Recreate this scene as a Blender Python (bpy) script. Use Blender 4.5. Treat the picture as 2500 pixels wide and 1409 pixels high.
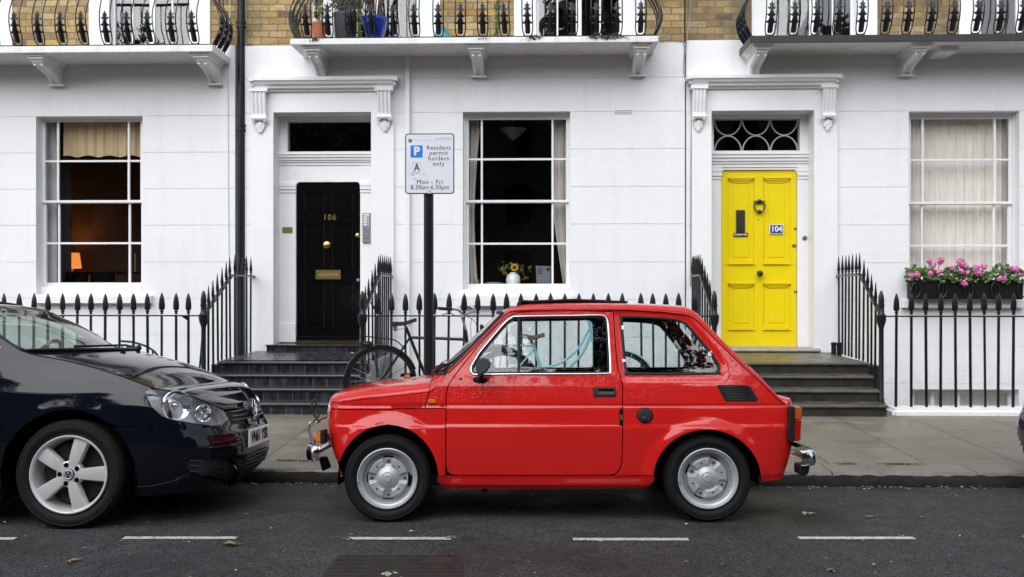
import bpy, bmesh, math, random
import numpy as np
from mathutils import Vector, Matrix
from mathutils.geometry import delaunay_2d_cdt
R = math.radians
random.seed(7)
for o in list(bpy.data.objects): bpy.data.objects.remove(o)
scene = bpy.context.scene
col = scene.collection

# ---------------------------------------------------------------- camera, world, sun, exposure
FPX, HC, TH = 2431.0, 1.382, R(1.8)          # focal length in photo pixels, eye height, yaw to the left
ST, CT = math.sin(TH), math.cos(TH)
cam = bpy.data.cameras.new("camera"); camo = bpy.data.objects.new("camera", cam); col.objects.link(camo)
cam.sensor_width = 36.0; cam.lens = 36.0 * FPX / 2500.0; cam.clip_end = 500; cam.clip_start = 0.05
camo.location = (0, 0, HC); camo.rotation_euler = (R(90), 0, TH)
cam.dof.use_dof = True; cam.dof.focus_distance = 5.9; cam.dof.aperture_fstop = 6.3
scene.camera = camo
world = bpy.data.worlds.new("World"); scene.world = world; world.use_nodes = True
wn = world.node_tree.nodes; wl = world.node_tree.links
sky = wn.new('ShaderNodeTexSky'); sky.sky_type = 'NISHITA'; sky.sun_disc = False
sky.sun_elevation = R(36); sky.sun_rotation = R(200); sky.air_density = 1.0; sky.dust_density = 4.0; sky.ozone_density = 1.0
hs = wn.new('ShaderNodeHueSaturation'); hs.inputs['Saturation'].default_value = 0.42
bg = wn['Background']; bg.inputs['Strength'].default_value = 0.15
wl.new(sky.outputs[0], hs.inputs['Color'])
# overcast: the cloud layer is about three times brighter overhead than at the horizon
wtc = wn.new('ShaderNodeTexCoord'); wsp = wn.new('ShaderNodeSeparateXYZ'); wl.new(wtc.outputs['Generated'], wsp.inputs[0])
wm = wn.new('ShaderNodeMapRange'); wm.inputs[1].default_value = 0; wm.inputs[2].default_value = 1; wm.inputs[3].default_value = 1.0; wm.inputs[4].default_value = 1.3; wl.new(wsp.outputs[2], wm.inputs[0])
wv_ = wn.new('ShaderNodeVectorMath'); wv_.operation = 'SCALE'; wmn = wn.new('ShaderNodeVectorMath'); wmn.operation = 'MINIMUM'; wmn.inputs[1].default_value = (6.1, 6.5, 7.1); wl.new(hs.outputs[0], wmn.inputs[0]); wl.new(wmn.outputs[0], wv_.inputs[0]); wl.new(wm.outputs[0], wv_.inputs['Scale']); wl.new(wv_.outputs[0], bg.inputs['Color'])
sun = bpy.data.lights.new("sun", 'SUN'); sun.energy = 1.6; sun.angle = R(75); sun.color = (1.0, 0.985, 0.96)
suno = bpy.data.objects.new("sun", sun); col.objects.link(suno)
suno.rotation_euler = (R(54), 0, R(-20)); suno.location = (0, -4, 12)
vs = scene.view_settings; vs.view_transform = 'Standard'; vs.look = 'None'; vs.gamma = 1.0; vs.use_curve_mapping = False
vs.exposure = 0.94

# ---------------------------------------------------------------- helpers
def W(px, py, Y):
    """the point at distance Y from the camera's own wall-parallel plane that photo pixel (px,py) shows"""
    xc = (px - 1250) / FPX; zc = (704.5 - py) / FPX; t = Y / (xc * ST + CT)
    return Vector((t * (xc * CT - ST), Y, HC + t * zc))
def wx(px, Y): return W(px, 0, Y).x
def wz(px, py, Y): return W(px, py, Y).z

def dec(o, label=None, cat=None, group=None, kind=None):
    if label: o['label'] = label
    if cat: o['category'] = cat
    if group: o['group'] = group
    if kind: o['kind'] = kind
    return o
OFF = {}
def thing(name, label, cat, loc=(0, 0, 0), group=None, rotz=0):
    o = bpy.data.objects.new(name, None); col.objects.link(o); o.empty_display_size = .2
    o.location = loc; o.rotation_euler = (0, 0, rotz); OFF[o.name] = Vector(loc)
    return dec(o, label, cat, group)
def inst(name, mesh, parent, loc=(0, 0, 0), rot=(0, 0, 0), scale=(1, 1, 1)):
    o = bpy.data.objects.new(name, mesh); col.objects.link(o)
    off = OFF[parent.name] if parent is not None else Vector((0, 0, 0))
    o.parent = parent; o.location = Vector(loc) - off; o.rotation_euler = rot; o.scale = scale
    OFF[o.name] = Vector(loc)
    return o
def tree_copy(o, parent=None):
    c = o.copy(); col.objects.link(c); c.parent = parent
    for ch in o.children: tree_copy(ch, c)
    return c

class MB:
    def __init__(s): s.v = []; s.f = []; s.n = None
    def add(s, vs, fs):
        b = len(s.v); s.v += [tuple(p) for p in vs]; s.f += [tuple(b + i for i in f) for f in fs]; return s
    def box(s, x0, x1, y0, y1, z0, z1):
        if x0 > x1: x0, x1 = x1, x0
        if y0 > y1: y0, y1 = y1, y0
        if z0 > z1: z0, z1 = z1, z0
        return s.add([(x0,y0,z0),(x1,y0,z0),(x1,y1,z0),(x0,y1,z0),(x0,y0,z1),(x1,y0,z1),(x1,y1,z1),(x0,y1,z1)],
            [(0,3,2,1),(4,5,6,7),(0,1,5,4),(1,2,6,5),(2,3,7,6),(3,0,4,7)])
    def prism(s, poly, axis, a, b):
        """extrude the 2-D polygon: axis 'x' -> poly in (y,z); 'y' -> (x,z); 'z' -> (x,y)"""
        def m(p, t):
            return {'x': (t, p[0], p[1]), 'y': (p[0], t, p[1]), 'z': (p[0], p[1], t)}[axis]
        n = len(poly)
        ar = sum(poly[i][0]*poly[(i+1)%n][1] - poly[(i+1)%n][0]*poly[i][1] for i in range(n))
        if (ar < 0) != (axis == 'y'): poly = poly[::-1]
        vs_ = [m(p, min(a, b)) for p in poly] + [m(p, max(a, b)) for p in poly]
        fs = [tuple(range(n-1, -1, -1)), tuple(range(n, 2*n))] + [(i, (i+1) % n, n + (i+1) % n, n + i) for i in range(n)]
        return s.add(vs_, fs)
    def tube(s, pts, r, n=8, closed=False, caps=True, flat=1.0, up=None):
        pts = [Vector(p) for p in pts]; m = len(pts); rs = r if isinstance(r, (list, tuple)) else [r]*m
        tans = []
        for i in range(m):
            a = pts[(i-1) % m] if (closed or i > 0) else pts[i]; b = pts[(i+1) % m] if (closed or i < m-1) else pts[i]
            t = b - a; tans.append(t.normalized() if t.length > 1e-9 else Vector((0,0,1)))
        u = Vector(up) if up is not None else (Vector((0,0,1)) if abs(tans[0].z) < .9 else Vector((0,1,0)))
        vs_ = []
        for i in range(m):
            t = tans[i]; u = (u - t*u.dot(t))
            if u.length < 1e-6: u = t.orthogonal()
            u.normalize(); w = t.cross(u)
            for k in range(n):
                a = 2*math.pi*k/n
                vs_.append(pts[i] + (u*math.cos(a)*flat + w*math.sin(a))*rs[i])
            if up is not None: u = Vector(up)
        fs = []
        for i in range(m if closed else m-1):
            j = (i+1) % m
            for k in range(n):
                fs.append((i*n+k, i*n+(k+1)%n, j*n+(k+1)%n, j*n+k))
        if caps and not closed:
            fs.append(tuple(range(n-1, -1, -1))); fs.append(tuple((m-1)*n+k for k in range(n)))
        return s.add(vs_, fs)
    def lathe(s, prof, c=(0,0,0), axis='z', n=16, sx=1.0, sy=1.0, a0=0.0):
        """prof: (radius, height) pairs"""
        c = Vector(c); vs_ = []
        for (r, h) in prof:
            for k in range(n):
                a = a0 + 2*math.pi*k/n; p, q = r*math.cos(a)*sx, r*math.sin(a)*sy
                vs_.append(c + Vector({'z': (p, q, h), 'y': (p, h, -q), 'x': (h, p, q)}[axis]))
        fs = []
        for i in range(len(prof)-1):
            for k in range(n):
                fs.append((i*n+k, i*n+(k+1)%n, (i+1)*n+(k+1)%n, (i+1)*n+k))
        if prof[0][0] > 1e-5: fs.append(tuple(range(n-1, -1, -1)))
        if prof[-1][0] > 1e-5: fs.append(tuple((len(prof)-1)*n+k for k in range(n)))
        return s.add(vs_, fs)
    def ball(s, c, r, n=10, sx=1, sy=1, sz=1):
        m = n//2+1
        return s.lathe([(r*math.sin(math.pi*i/m)*1.0 if 0 < i < m else 1e-6, -r*sz*math.cos(math.pi*i/m)) for i in range(m+1)], c, 'z', n, sx, sy)
    def grid(s, P):
        """P: list of rows of points"""
        b = len(s.v); nr, nc = len(P), len(P[0])
        s.v += [tuple(p) for row in P for p in row]
        s.f += [(b+i*nc+j, b+i*nc+j+1, b+(i+1)*nc+j+1, b+(i+1)*nc+j) for i in range(nr-1) for j in range(nc-1)]
        return s
    def merge(s, o): return s.add(o.v, o.f)
    def mesh(s, name, mat, smooth=False, bevel=0, off=(0,0,0), seg=1, ang=35, normals=None, weld=False):
        me = bpy.data.meshes.new(name)
        o = Vector(off)
        me.from_pydata([(v[0]-o.x, v[1]-o.y, v[2]-o.z) for v in s.v], [], s.f)
        if bevel or weld:
            bm = bmesh.new(); bm.from_mesh(me)
            if weld: bmesh.ops.remove_doubles(bm, verts=bm.verts, dist=1e-5)
            if bevel:
                es = [e for e in bm.edges if len(e.link_faces) == 2 and e.calc_face_angle(0) > R(ang)]
                bmesh.ops.bevel(bm, geom=es, offset=bevel, segments=seg, affect='EDGES', clamp_overlap=True)
            bm.to_mesh(me); bm.free()
        if mat is not None: me.materials.append(mat)
        if smooth:
            for p in me.polygons: p.use_smooth = True
            if smooth != 'all' and normals is None: me.set_sharp_from_angle(angle=R(smooth if smooth is not True else 40))
        if normals is not None:
            for p in me.polygons: p.use_smooth = True
            me.normals_split_custom_set_from_vertices([tuple(n) for n in normals])
        me.update(); return me
    def build(s, name, mat, parent=None, smooth=False, bevel=0, origin=None, label=None, **k):
        off = OFF[parent.name] if parent is not None else Vector((0,0,0))
        org = Vector(origin) if origin is not None else off
        o = bpy.data.objects.new(name, s.mesh(name, mat, smooth, bevel, org, **k)); col.objects.link(o)
        o.parent = parent; o.location = org - off; OFF[o.name] = org
        if label: o['label'] = label
        return o

def arc(cx, cy, r, a0, a1, n): return [(cx + r*math.cos(R(a0 + (a1-a0)*i/n)), cy + r*math.sin(R(a0 + (a1-a0)*i/n))) for i in range(n+1)]
def cat(pts, n=6, closed=False):
    """Catmull-Rom through points of any dimension"""
    P = [np.array(p, float) for p in pts]; m = len(P); out = []
    rng = range(m) if closed else range(m-1)
    for i in rng:
        p0 = P[(i-1) % m] if (closed or i > 0) else 2*P[0]-P[1]; p1 = P[i]; p2 = P[(i+1) % m]
        p3 = P[(i+2) % m] if (closed or i < m-2) else 2*P[-1]-P[-2]
        for k in range(n):
            t = k/n; out.append(tuple(0.5*((2*p1) + (-p0+p2)*t + (2*p0-5*p1+4*p2-p3)*t*t + (-p0+3*p1-3*p2+p3)*t**3)))
    if not closed: out.append(tuple(P[-1]))
    return out

# ---------------------------------------------------------------- materials
def newmat(name):
    m = bpy.data.materials.new(name); m.use_nodes = True
    return m, m.node_tree.nodes, m.node_tree.links, m.node_tree.nodes['Principled BSDF']
def setp(b, **k):
    names = dict(color='Base Color', rough='Roughness', metal='Metallic', coat='Coat Weight', coatr='Coat Roughness', trans='Transmission Weight', ior='IOR', spec='Specular IOR Level', sheen='Sheen Weight', sss='Subsurface Weight', emit='Emission Color', es='Emission Strength', alpha='Alpha')
    for a, v in k.items():
        if a in ('color', 'emit') and len(v) == 3: v = (*v, 1)
        b.inputs[names[a]].default_value = v
def tex(n, l, kind, scale=5, detail=3, rough=.5, vec=None, **kw):
    t = n.new('ShaderNodeTex' + kind)
    for k, v in (('Scale', scale), ('Detail', detail), ('Roughness', rough)):
        if k in t.inputs: t.inputs[k].default_value = v
    if vec is not None: l.new(vec, t.inputs['Vector'])
    return t
def coords(n, l, scale=(1,1,1), kind='Object', loc=(0,0,0), rot=(0,0,0)):
    tc = n.new('ShaderNodeTexCoord'); mp = n.new('ShaderNodeMapping'); mp.inputs['Scale'].default_value = scale
    mp.inputs['Location'].default_value = loc; mp.inputs['Rotation'].default_value = rot
    l.new(tc.outputs[kind], mp.inputs['Vector']); return mp.outputs[0]
def world_pos(n, l, scale=(1,1,1), loc=(0,0,0), rot=(0,0,0)):
    g = n.new('ShaderNodeNewGeometry'); mp = n.new('ShaderNodeMapping'); mp.inputs['Scale'].default_value = scale
    mp.inputs['Location'].default_value = loc; mp.inputs['Rotation'].default_value = rot
    l.new(g.outputs['Position'], mp.inputs['Vector']); return mp.outputs[0]
def ramp(n, l, src, stops):
    r = n.new('ShaderNodeValToRGB'); cr = r.color_ramp
    while len(cr.elements) < len(stops): cr.elements.new(0.5)
    for e, (p, c) in zip(cr.elements, stops):
        e.position = p; e.color = (*c, 1) if isinstance(c, (tuple, list)) else (c, c, c, 1)
    l.new(src, r.inputs['Fac']); return r.outputs['Color']
def mixc(n, l, fac, a, b, mode='MIX'):
    m = n.new('ShaderNodeMix'); m.data_type = 'RGBA'; m.blend_type = mode
    for s_, i in ((fac, 0), (a, 6), (b, 7)):
        if hasattr(s_, 'is_output') or hasattr(s_, 'links'): l.new(s_, m.inputs[i])
        elif i == 0: m.inputs[0].default_value = s_
        else: m.inputs[i].default_value = (*s_, 1) if len(s_) == 3 else s_
    return m.outputs[2]
def math_(n, l, op, a, b=None, c=None):
    m = n.new('ShaderNodeMath'); m.operation = op
    for i, s_ in enumerate((a, b, c)):
        if s_ is None: continue
        if hasattr(s_, 'links'): l.new(s_, m.inputs[i])
        else: m.inputs[i].default_value = s_
    return m.outputs[0]
def bump(n, l, b, h, dist=.002, strength=1.0, prev=None):
    bp = n.new('ShaderNodeBump'); bp.inputs['Distance'].default_value = dist; bp.inputs['Strength'].default_value = strength
    l.new(h, bp.inputs['Height'])
    if prev is not None: l.new(prev, bp.inputs['Normal'])
    if b is not None: l.new(bp.outputs[0], b.inputs['Normal'])
    return bp.outputs[0]

def simple(name, color, rough=.5, metal=0, var=.0, vscale=8, bmp=0, bscale=60, **k):
    m, n, l, b = newmat(name); setp(b, color=color, rough=rough, metal=metal, **k)
    if var:
        t = tex(n, l, 'Noise', vscale, 5, .6, world_pos(n, l))
        f = ramp(n, l, t.outputs['Fac'], [(.3, 1-var), (.7, 1+var*.6)])
        l.new(mixc(n, l, 1.0, color, f, 'MULTIPLY'), b.inputs['Base Color'])
    if bmp:
        t2 = tex(n, l, 'Noise', bscale, 4, .6, world_pos(n, l)); bump(n, l, b, t2.outputs['Fac'], bmp)
    return m

def stucco_mat(name, base=(.81, .81, .815), dirt=.045, gloss=.45):
    m, n, l, b = newmat(name); setp(b, rough=gloss)
    p = world_pos(n, l)
    big = tex(n, l, 'Noise', .9, 6, .6, p)
    streak = tex(n, l, 'Noise', 1, 6, .65, world_pos(n, l, (7, 7, .5)))
    fine = tex(n, l, 'Noise', 14, 6, .7, p)
    f1 = ramp(n, l, big.outputs['Fac'], [(.35, 1-dirt*.7), (.65, 1.0)])
    f2 = ramp(n, l, streak.outputs['Fac'], [(.30, (1-dirt*.9, 1-dirt, 1-dirt*1.15)), (.52, 1.0)])
    f3 = ramp(n, l, fine.outputs['Fac'], [(.30, 1-dirt*.45), (.5, 1.0)])
    c = mixc(n, l, 1, base, f1, 'MULTIPLY'); c = mixc(n, l, 1, c, f2, 'MULTIPLY'); c = mixc(n, l, 1, c, f3, 'MULTIPLY')
    gz = n.new('ShaderNodeSeparateXYZ'); l.new(p, gz.inputs[0]); lo_ = n.new('ShaderNodeMapRange'); lo_.inputs[1].default_value = -.2; lo_.inputs[2].default_value = .75; lo_.inputs[3].default_value = 1; lo_.inputs[4].default_value = 0; l.new(gz.outputs[2], lo_.inputs[0])
    c = mixc(n, l, math_(n, l, 'MULTIPLY', lo_.outputs[0], ramp(n, l, fine.outputs['Fac'], [(.42, 0.0), (.70, .45)])), c, (.42, .40, .35))
    l.new(c, b.inputs['Base Color'])
    b1 = tex(n, l, 'Noise', 5, 4, .6, p); h1 = bump(n, l, None, b1.outputs['Fac'], .006)
    b2 = tex(n, l, 'Noise', 90, 4, .6, p); bump(n, l, b, b2.outputs['Fac'], .0008, 1, h1)
    return m
def brick_mat(name, dark=0.0):
    m, n, l, b = newmat(name); setp(b, rough=.85)
    v = world_pos(n, l, rot=(R(90), 0, 0))
    sep = n.new('ShaderNodeSeparateXYZ'); g = n.new('ShaderNodeNewGeometry'); l.new(g.outputs['Position'], sep.inputs[0])
    cmb = n.new('ShaderNodeCombineXYZ'); l.new(sep.outputs[0], cmb.inputs[0]); l.new(sep.outputs[2], cmb.inputs[1])
    warp = tex(n, l, 'Noise', 9, 3, .5, g.outputs['Position'])
    wv = n.new('ShaderNodeVectorMath'); wv.operation = 'SCALE'; wv.inputs['Scale'].default_value = .030; l.new(warp.outputs['Color'], wv.inputs[0])
    av = n.new('ShaderNodeVectorMath'); av.operation = 'ADD'; l.new(cmb.outputs[0], av.inputs[0]); l.new(wv.outputs[0], av.inputs[1])
    br = n.new('ShaderNodeTexBrick'); l.new(av.outputs[0], br.inputs['Vector'])
    br.inputs['Scale'].default_value = 1; br.inputs['Brick Width'].default_value = .215; br.inputs['Row Height'].default_value = .083
    br.inputs['Mortar Size'].default_value = .006; br.inputs['Mortar Smooth'].default_value = .3; br.inputs['Bias'].default_value = 0
    br.inputs['Color1'].default_value = (0, 0, 0, 1); br.inputs['Color2'].default_value = (1, 1, 1, 1); br.inputs['Mortar'].default_value = (.5, .5, .5, 1)
    bc = ramp(n, l, br.outputs['Color'], [(.0, (.36, .215, .065)), (.18, (.47, .33, .14)), (.36, (.34, .25, .13)), (.52, (.56, .41, .19)), (.68, (.26, .165, .075)), (.85, (.50, .34, .115)), (1, (.16, .11, .065))])
    nz = tex(n, l, 'Noise', 26, 6, .7, g.outputs['Position'])
    bc = mixc(n, l, 1, bc, ramp(n, l, nz.outputs['Fac'], [(.3, .62), (.65, 1.1)]), 'MULTIPLY')
    soot = tex(n, l, 'Noise', 1.6, 7, .72, g.outputs['Position'])
    bc = mixc(n, l, ramp(n, l, soot.outputs['Fac'], [(.50 - dark*.25, 0.0), (.66 - dark*.2, .35 + dark*.5)]), bc, (.07, .058, .042))
    mort = mixc(n, l, br.outputs['Fac'], bc, (.17, .135, .095))
    l.new(mort, b.inputs['Base Color'])
    inv = math_(n, l, 'SUBTRACT', 1.0, br.outputs['Fac'])
    h = math_(n, l, 'MULTIPLY_ADD', nz.outputs['Fac'], .35, inv)
    bump(n, l, b, h, .008)
    return m
def asphalt_mat(name):
    m, n, l, b = newmat(name)
    p = world_pos(n, l)
    v = tex(n, l, 'Voronoi', 190, vec=p); fine = tex(n, l, 'Noise', 210, 3, .6, p); big = tex(n, l, 'Noise', 1.1, 6, .62, p); mid = tex(n, l, 'Noise', 7, 6, .7, p)
    sepc = n.new('ShaderNodeSeparateColor'); l.new(v.outputs['Color'], sepc.inputs[0])
    stone = ramp(n, l, sepc.outputs[0], [(.0, .0125), (.55, .0185), (.84, .0245), (.95, .037), (1, .09)])
    c = mixc(n, l, 1, stone, ramp(n, l, big.outputs['Fac'], [(.30, .62), (.72, 1.18)]), 'MULTIPLY')
    c = mixc(n, l, 1, c, ramp(n, l, mid.outputs['Fac'], [(.3, .75), (.7, 1.15)]), 'MULTIPLY')
    # a dried lighter arc that a turning tyre left near the black car, and a rusty brown stain
    sp = n.new('ShaderNodeSeparateXYZ'); l.new(p, sp.inputs[0])
    def ell(cx, cy, rx, ry):
        a = math_(n, l, 'MULTIPLY', math_(n, l, 'SUBTRACT', sp.outputs[0], cx), 1/rx); d = math_(n, l, 'MULTIPLY', math_(n, l, 'SUBTRACT', sp.outputs[1], cy), 1/ry)
        q = math_(n, l, 'SQRT', math_(n, l, 'ADD', math_(n, l, 'MULTIPLY', a, a), math_(n, l, 'MULTIPLY', d, d)))
        return math_(n, l, 'ADD', q, math_(n, l, 'MULTIPLY', math_(n, l, 'SUBTRACT', mid.outputs['Fac'], .5), .25))
    e1 = ell(-2.4, 6.35, .85, .62)
    ring = ramp(n, l, e1, [(.80, 0.0), (.93, .5), (1.0, .5), (1.04, 0.0)])
    c = mixc(n, l, ring, c, (.030, .029, .027))
    e2 = ell(.62, 5.05, .75, .42)
    c = mixc(n, l, ramp(n, l, e2, [(.3, .30), (1.0, 0.0)]), c, (.020, .008, .007))
    e3 = ell(1.62, 6.05, .34, .40)
    c = mixc(n, l, ramp(n, l, e3, [(.3, .5), (1.0, 0.0)]), c, (.018, .012, .006))
    l.new(c, b.inputs['Base Color'])
    l.new(ramp(n, l, big.outputs['Fac'], [(.35, .40), (.60, .85)]), b.inputs['Roughness']); setp(b, spec=.12)
    h = math_(n, l, 'ADD', v.outputs['Distance'], math_(n, l, 'MULTIPLY', fine.outputs['Fac'], .4))
    bump(n, l, b, h, .0018)
    return m
def slab_mat(name):
    m, n, l, b = newmat(name)
    g = n.new('ShaderNodeNewGeometry'); sep = n.new('ShaderNodeSeparateXYZ'); l.new(g.outputs['Position'], sep.inputs[0])
    cmb = n.new('ShaderNodeCombineXYZ'); l.new(sep.outputs[1], cmb.inputs[0]); l.new(sep.outputs[0], cmb.inputs[1])
    br = n.new('ShaderNodeTexBrick'); l.new(cmb.outputs[0], br.inputs['Vector'])
    br.inputs['Scale'].default_value = 1; br.inputs['Brick Width'].default_value = .92; br.inputs['Row Height'].default_value = .72
    br.inputs['Mortar Size'].default_value = .006; br.inputs['Mortar Smooth'].default_value = .2
    br.inputs['Color1'].default_value = (.160, .138, .104, 1); br.inputs['Color2'].default_value = (.205, .180, .140, 1); br.inputs['Mortar'].default_value = (.07, .062, .048, 1)
    nz = tex(n, l, 'Noise', 3.0, 7, .65, g.outputs['Position']); n2 = tex(n, l, 'Noise', 40, 5, .7, g.outputs['Position'])
    c = mixc(n, l, 1, br.outputs['Color'], ramp(n, l, nz.outputs['Fac'], [(.3, .70), (.7, 1.18)]), 'MULTIPLY')
    c = mixc(n, l, 1, c, ramp(n, l, n2.outputs['Fac'], [(.3, .85), (.7, 1.1)]), 'MULTIPLY')
    l.new(c, b.inputs['Base Color'])
    l.new(ramp(n, l, nz.outputs['Fac'], [(.40, .33), (.62, .55)]), b.inputs['Roughness']); setp(b, spec=.3)
    h = math_(n, l, 'SUBTRACT', math_(n, l, 'MULTIPLY', n2.outputs['Fac'], .12), br.outputs['Fac'])
    bump(n, l, b, h, .004)
    return m
def stone_mat(name, c0, c1, rough=.5, wet=.2, scale=6, bm=.004, moss=None):
    m, n, l, b = newmat(name); p = world_pos(n, l)
    a = tex(n, l, 'Noise', scale, 8, .7, p); a2 = tex(n, l, 'Noise', 95, 4, .7, p)
    c = ramp(n, l, a.outputs['Fac'], [(.32, c0), (.68, c1)])
    c = mixc(n, l, 1, c, ramp(n, l, a2.outputs['Fac'], [(.3, .6), (.7, 1.3)]), 'MULTIPLY')
    if moss:
        ms = tex(n, l, 'Noise', 3.3, 7, .75, p); c = mixc(n, l, ramp(n, l, ms.outputs['Fac'], [(.54, 0.0), (.66, .75)]), c, moss)
    l.new(c, b.inputs['Base Color']); l.new(ramp(n, l, a.outputs['Fac'], [(.35, wet), (.6, rough)]), b.inputs['Roughness'])
    h = math_(n, l, 'ADD', a.outputs['Fac'], math_(n, l, 'MULTIPLY', a2.outputs['Fac'], .4)); bump(n, l, b, h, bm)
    return m
def paint_mat(name, color, rough=.3, flake=0, drops=True, dirt=0):
    m, n, l, b = newmat(name); setp(b, color=color, rough=rough, coat=1.0, coatr=.03, spec=.0)
    tc = n.new('ShaderNodeTexCoord'); p = tc.outputs['Object']
    if flake: b.inputs['Metallic'].default_value = flake
    big = tex(n, l, 'Noise', 2.5, 5, .6, p)
    l.new(mixc(n, l, 1, color, ramp(n, l, big.outputs['Fac'], [(.3, .93), (.7, 1.04)]), 'MULTIPLY'), b.inputs['Base Color'])
    if drops:
        v = tex(n, l, 'Voronoi', 130, vec=p); sc = n.new('ShaderNodeSeparateColor'); l.new(v.outputs['Color'], sc.inputs[0])
        g = n.new('ShaderNodeNewGeometry'); sp = n.new('ShaderNodeSeparateXYZ'); l.new(g.outputs['Position'], sp.inputs[0])
        mr = n.new('ShaderNodeMapRange'); mr.inputs[1].default_value = .55; mr.inputs[2].default_value = 1.0; mr.inputs[3].default_value = .12; mr.inputs[4].default_value = 1.0; l.new(sp.outputs[2], mr.inputs[0])
        rad = math_(n, l, 'MULTIPLY', math_(n, l, 'POWER', sc.outputs[0], 7.0), math_(n, l, 'MULTIPLY', mr.outputs[0], .34))
        h = math_(n, l, 'MAXIMUM', math_(n, l, 'SUBTRACT', rad, v.outputs['Distance']), 0.0)
        bp = n.new('ShaderNodeBump'); bp.inputs['Distance'].default_value = .004; bp.inputs['Strength'].default_value = .10; l.new(h, bp.inputs['Height'])
        l.new(bp.outputs[0], b.inputs['Coat Normal'])
    return m
def glass_mat(name, tint=(.86, .9, .9), drops=0.0, refl=1.0, dscale=70, haze=0.0):
    m = bpy.data.materials.new(name); m.use_nodes = True; n = m.node_tree.nodes; l = m.node_tree.links; n.clear()
    out = n.new('ShaderNodeOutputMaterial'); tr = n.new('ShaderNodeBsdfTransparent'); tr.inputs[0].default_value = (*tint, 1)
    gl = n.new('ShaderNodeBsdfGlossy'); gl.inputs['Roughness'].default_value = .015; gl.inputs[0].default_value = (refl, refl, refl, 1)
    fr = n.new('ShaderNodeLayerWeight'); fr.inputs['Blend'].default_value = .5
    mx = n.new('ShaderNodeMixShader'); l.new(math_(n, l, 'MINIMUM', math_(n, l, 'MULTIPLY_ADD', math_(n, l, 'POWER', fr.outputs['Facing'], 5.0), .9, .065), 1.0), mx.inputs[0])
    base = tr.outputs[0]
    if haze:
        df = n.new('ShaderNodeBsdfDiffuse'); df.inputs[0].default_value = (.8, .85, .85, 1); mh = n.new('ShaderNodeMixShader'); mh.inputs[0].default_value = haze
        l.new(tr.outputs[0], mh.inputs[1]); l.new(df.outputs[0], mh.inputs[2]); base = mh.outputs[0]
    l.new(base, mx.inputs[1]); l.new(gl.outputs[0], mx.inputs[2]); res = mx.outputs[0]
    if not drops:
        g = n.new('ShaderNodeNewGeometry'); w = tex(n, l, 'Noise', 1.7, 2, .5, g.outputs['Position']); nb = bump(n, l, None, w.outputs['Fac'], .004); l.new(nb, gl.inputs['Normal'])
    if drops:
        tc = n.new('ShaderNodeTexCoord'); p = tc.outputs['Object']
        v = tex(n, l, 'Voronoi', dscale, vec=p); sc = n.new('ShaderNodeSeparateColor'); l.new(v.outputs['Color'], sc.inputs[0])
        dens = tex(n, l, 'Noise', 6, 4, .6, p)
        rad = math_(n, l, 'MULTIPLY', math_(n, l, 'POWER', sc.outputs[0], 2.2), math_(n, l, 'MULTIPLY', dens.outputs['Fac'], drops))
        d = math_(n, l, 'SUBTRACT', rad, v.outputs['Distance']); mask = math_(n, l, 'GREATER_THAN', d, 0.0)
        rf = n.new('ShaderNodeBsdfGlass'); rf.inputs['IOR'].default_value = 1.33; rf.inputs['Roughness'].default_value = .03
        nb = bump(n, l, None, math_(n, l, 'MAXIMUM', d, 0.0), .02); l.new(nb, rf.inputs['Normal'])
        m2 = n.new('ShaderNodeMixShader'); l.new(math_(n, l, 'MULTIPLY', mask, .62), m2.inputs[0]); l.new(res, m2.inputs[1]); l.new(rf.outputs[0], m2.inputs[2]); res = m2.outputs[0]
    l.new(res, out.inputs[0]); return m
def cloth_mat(name, color, rough=.9, trans=0.0):
    m, n, l, b = newmat(name); setp(b, color=color, rough=rough, sheen=.3)
    t = tex(n, l, 'Noise', 6, 5, .6, world_pos(n, l, (9, 1, .6)))
    l.new(mixc(n, l, 1, color, ramp(n, l, t.outputs['Fac'], [(.3, .85), (.7, 1.05)]), 'MULTIPLY'), b.inputs['Base Color'])
    return m
M = {}
M['stucco'] = stucco_mat('white_stucco_paint')
M['stucco_left'] = stucco_mat('white_stucco_paint_left', (.80, .80, .805), .055)
M['trim'] = stucco_mat('white_gloss_trim', (.82, .82, .825), .035, .35)
M['slab_paint'] = stucco_mat('stained_slab_paint', (.80, .80, .79), .20, .5)
M['brick'] = brick_mat('yellow_stock_brick'); M['brick_sooty'] = brick_mat('sooty_stock_brick', .6)
M['asphalt'] = asphalt_mat('wet_asphalt'); M['slabs'] = slab_mat('wet_paving_slabs')
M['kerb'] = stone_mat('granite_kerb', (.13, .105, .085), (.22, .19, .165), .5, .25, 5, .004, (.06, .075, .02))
M['kerb_face'] = stone_mat('dark_kerb_face', (.004, .004, .004), (.030, .027, .022), .9, .6, 11, .010)
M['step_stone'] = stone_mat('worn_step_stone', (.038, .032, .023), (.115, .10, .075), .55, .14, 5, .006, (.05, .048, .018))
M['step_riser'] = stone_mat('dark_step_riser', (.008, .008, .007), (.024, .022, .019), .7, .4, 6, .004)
M['threshold'] = stone_mat('threshold_stone', (.24, .21, .17), (.40, .36, .31), .6, .4, 8, .003)
M['line'] = stone_mat('road_line_paint', (.38, .38, .35), (.62, .62, .58), .5, .35, 18, .003)
_n, _l = M['line'].node_tree.nodes, M['line'].node_tree.links; _t = tex(_n, _l, 'Noise', 55, 6, .75, world_pos(_n, _l)); _b = _n['Principled BSDF']; _src = _b.inputs['Base Color'].links[0].from_socket
_l.new(mixc(_n, _l, ramp(_n, _l, _t.outputs['Fac'], [(.56, 0.0), (.62, .85)]), _src, (.02, .02, .02)), _b.inputs['Base Color'])
M['iron'] = simple('black_iron_gloss', (.008, .009, .011), .30, bmp=.0014, bscale=45, spec=.4)
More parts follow.
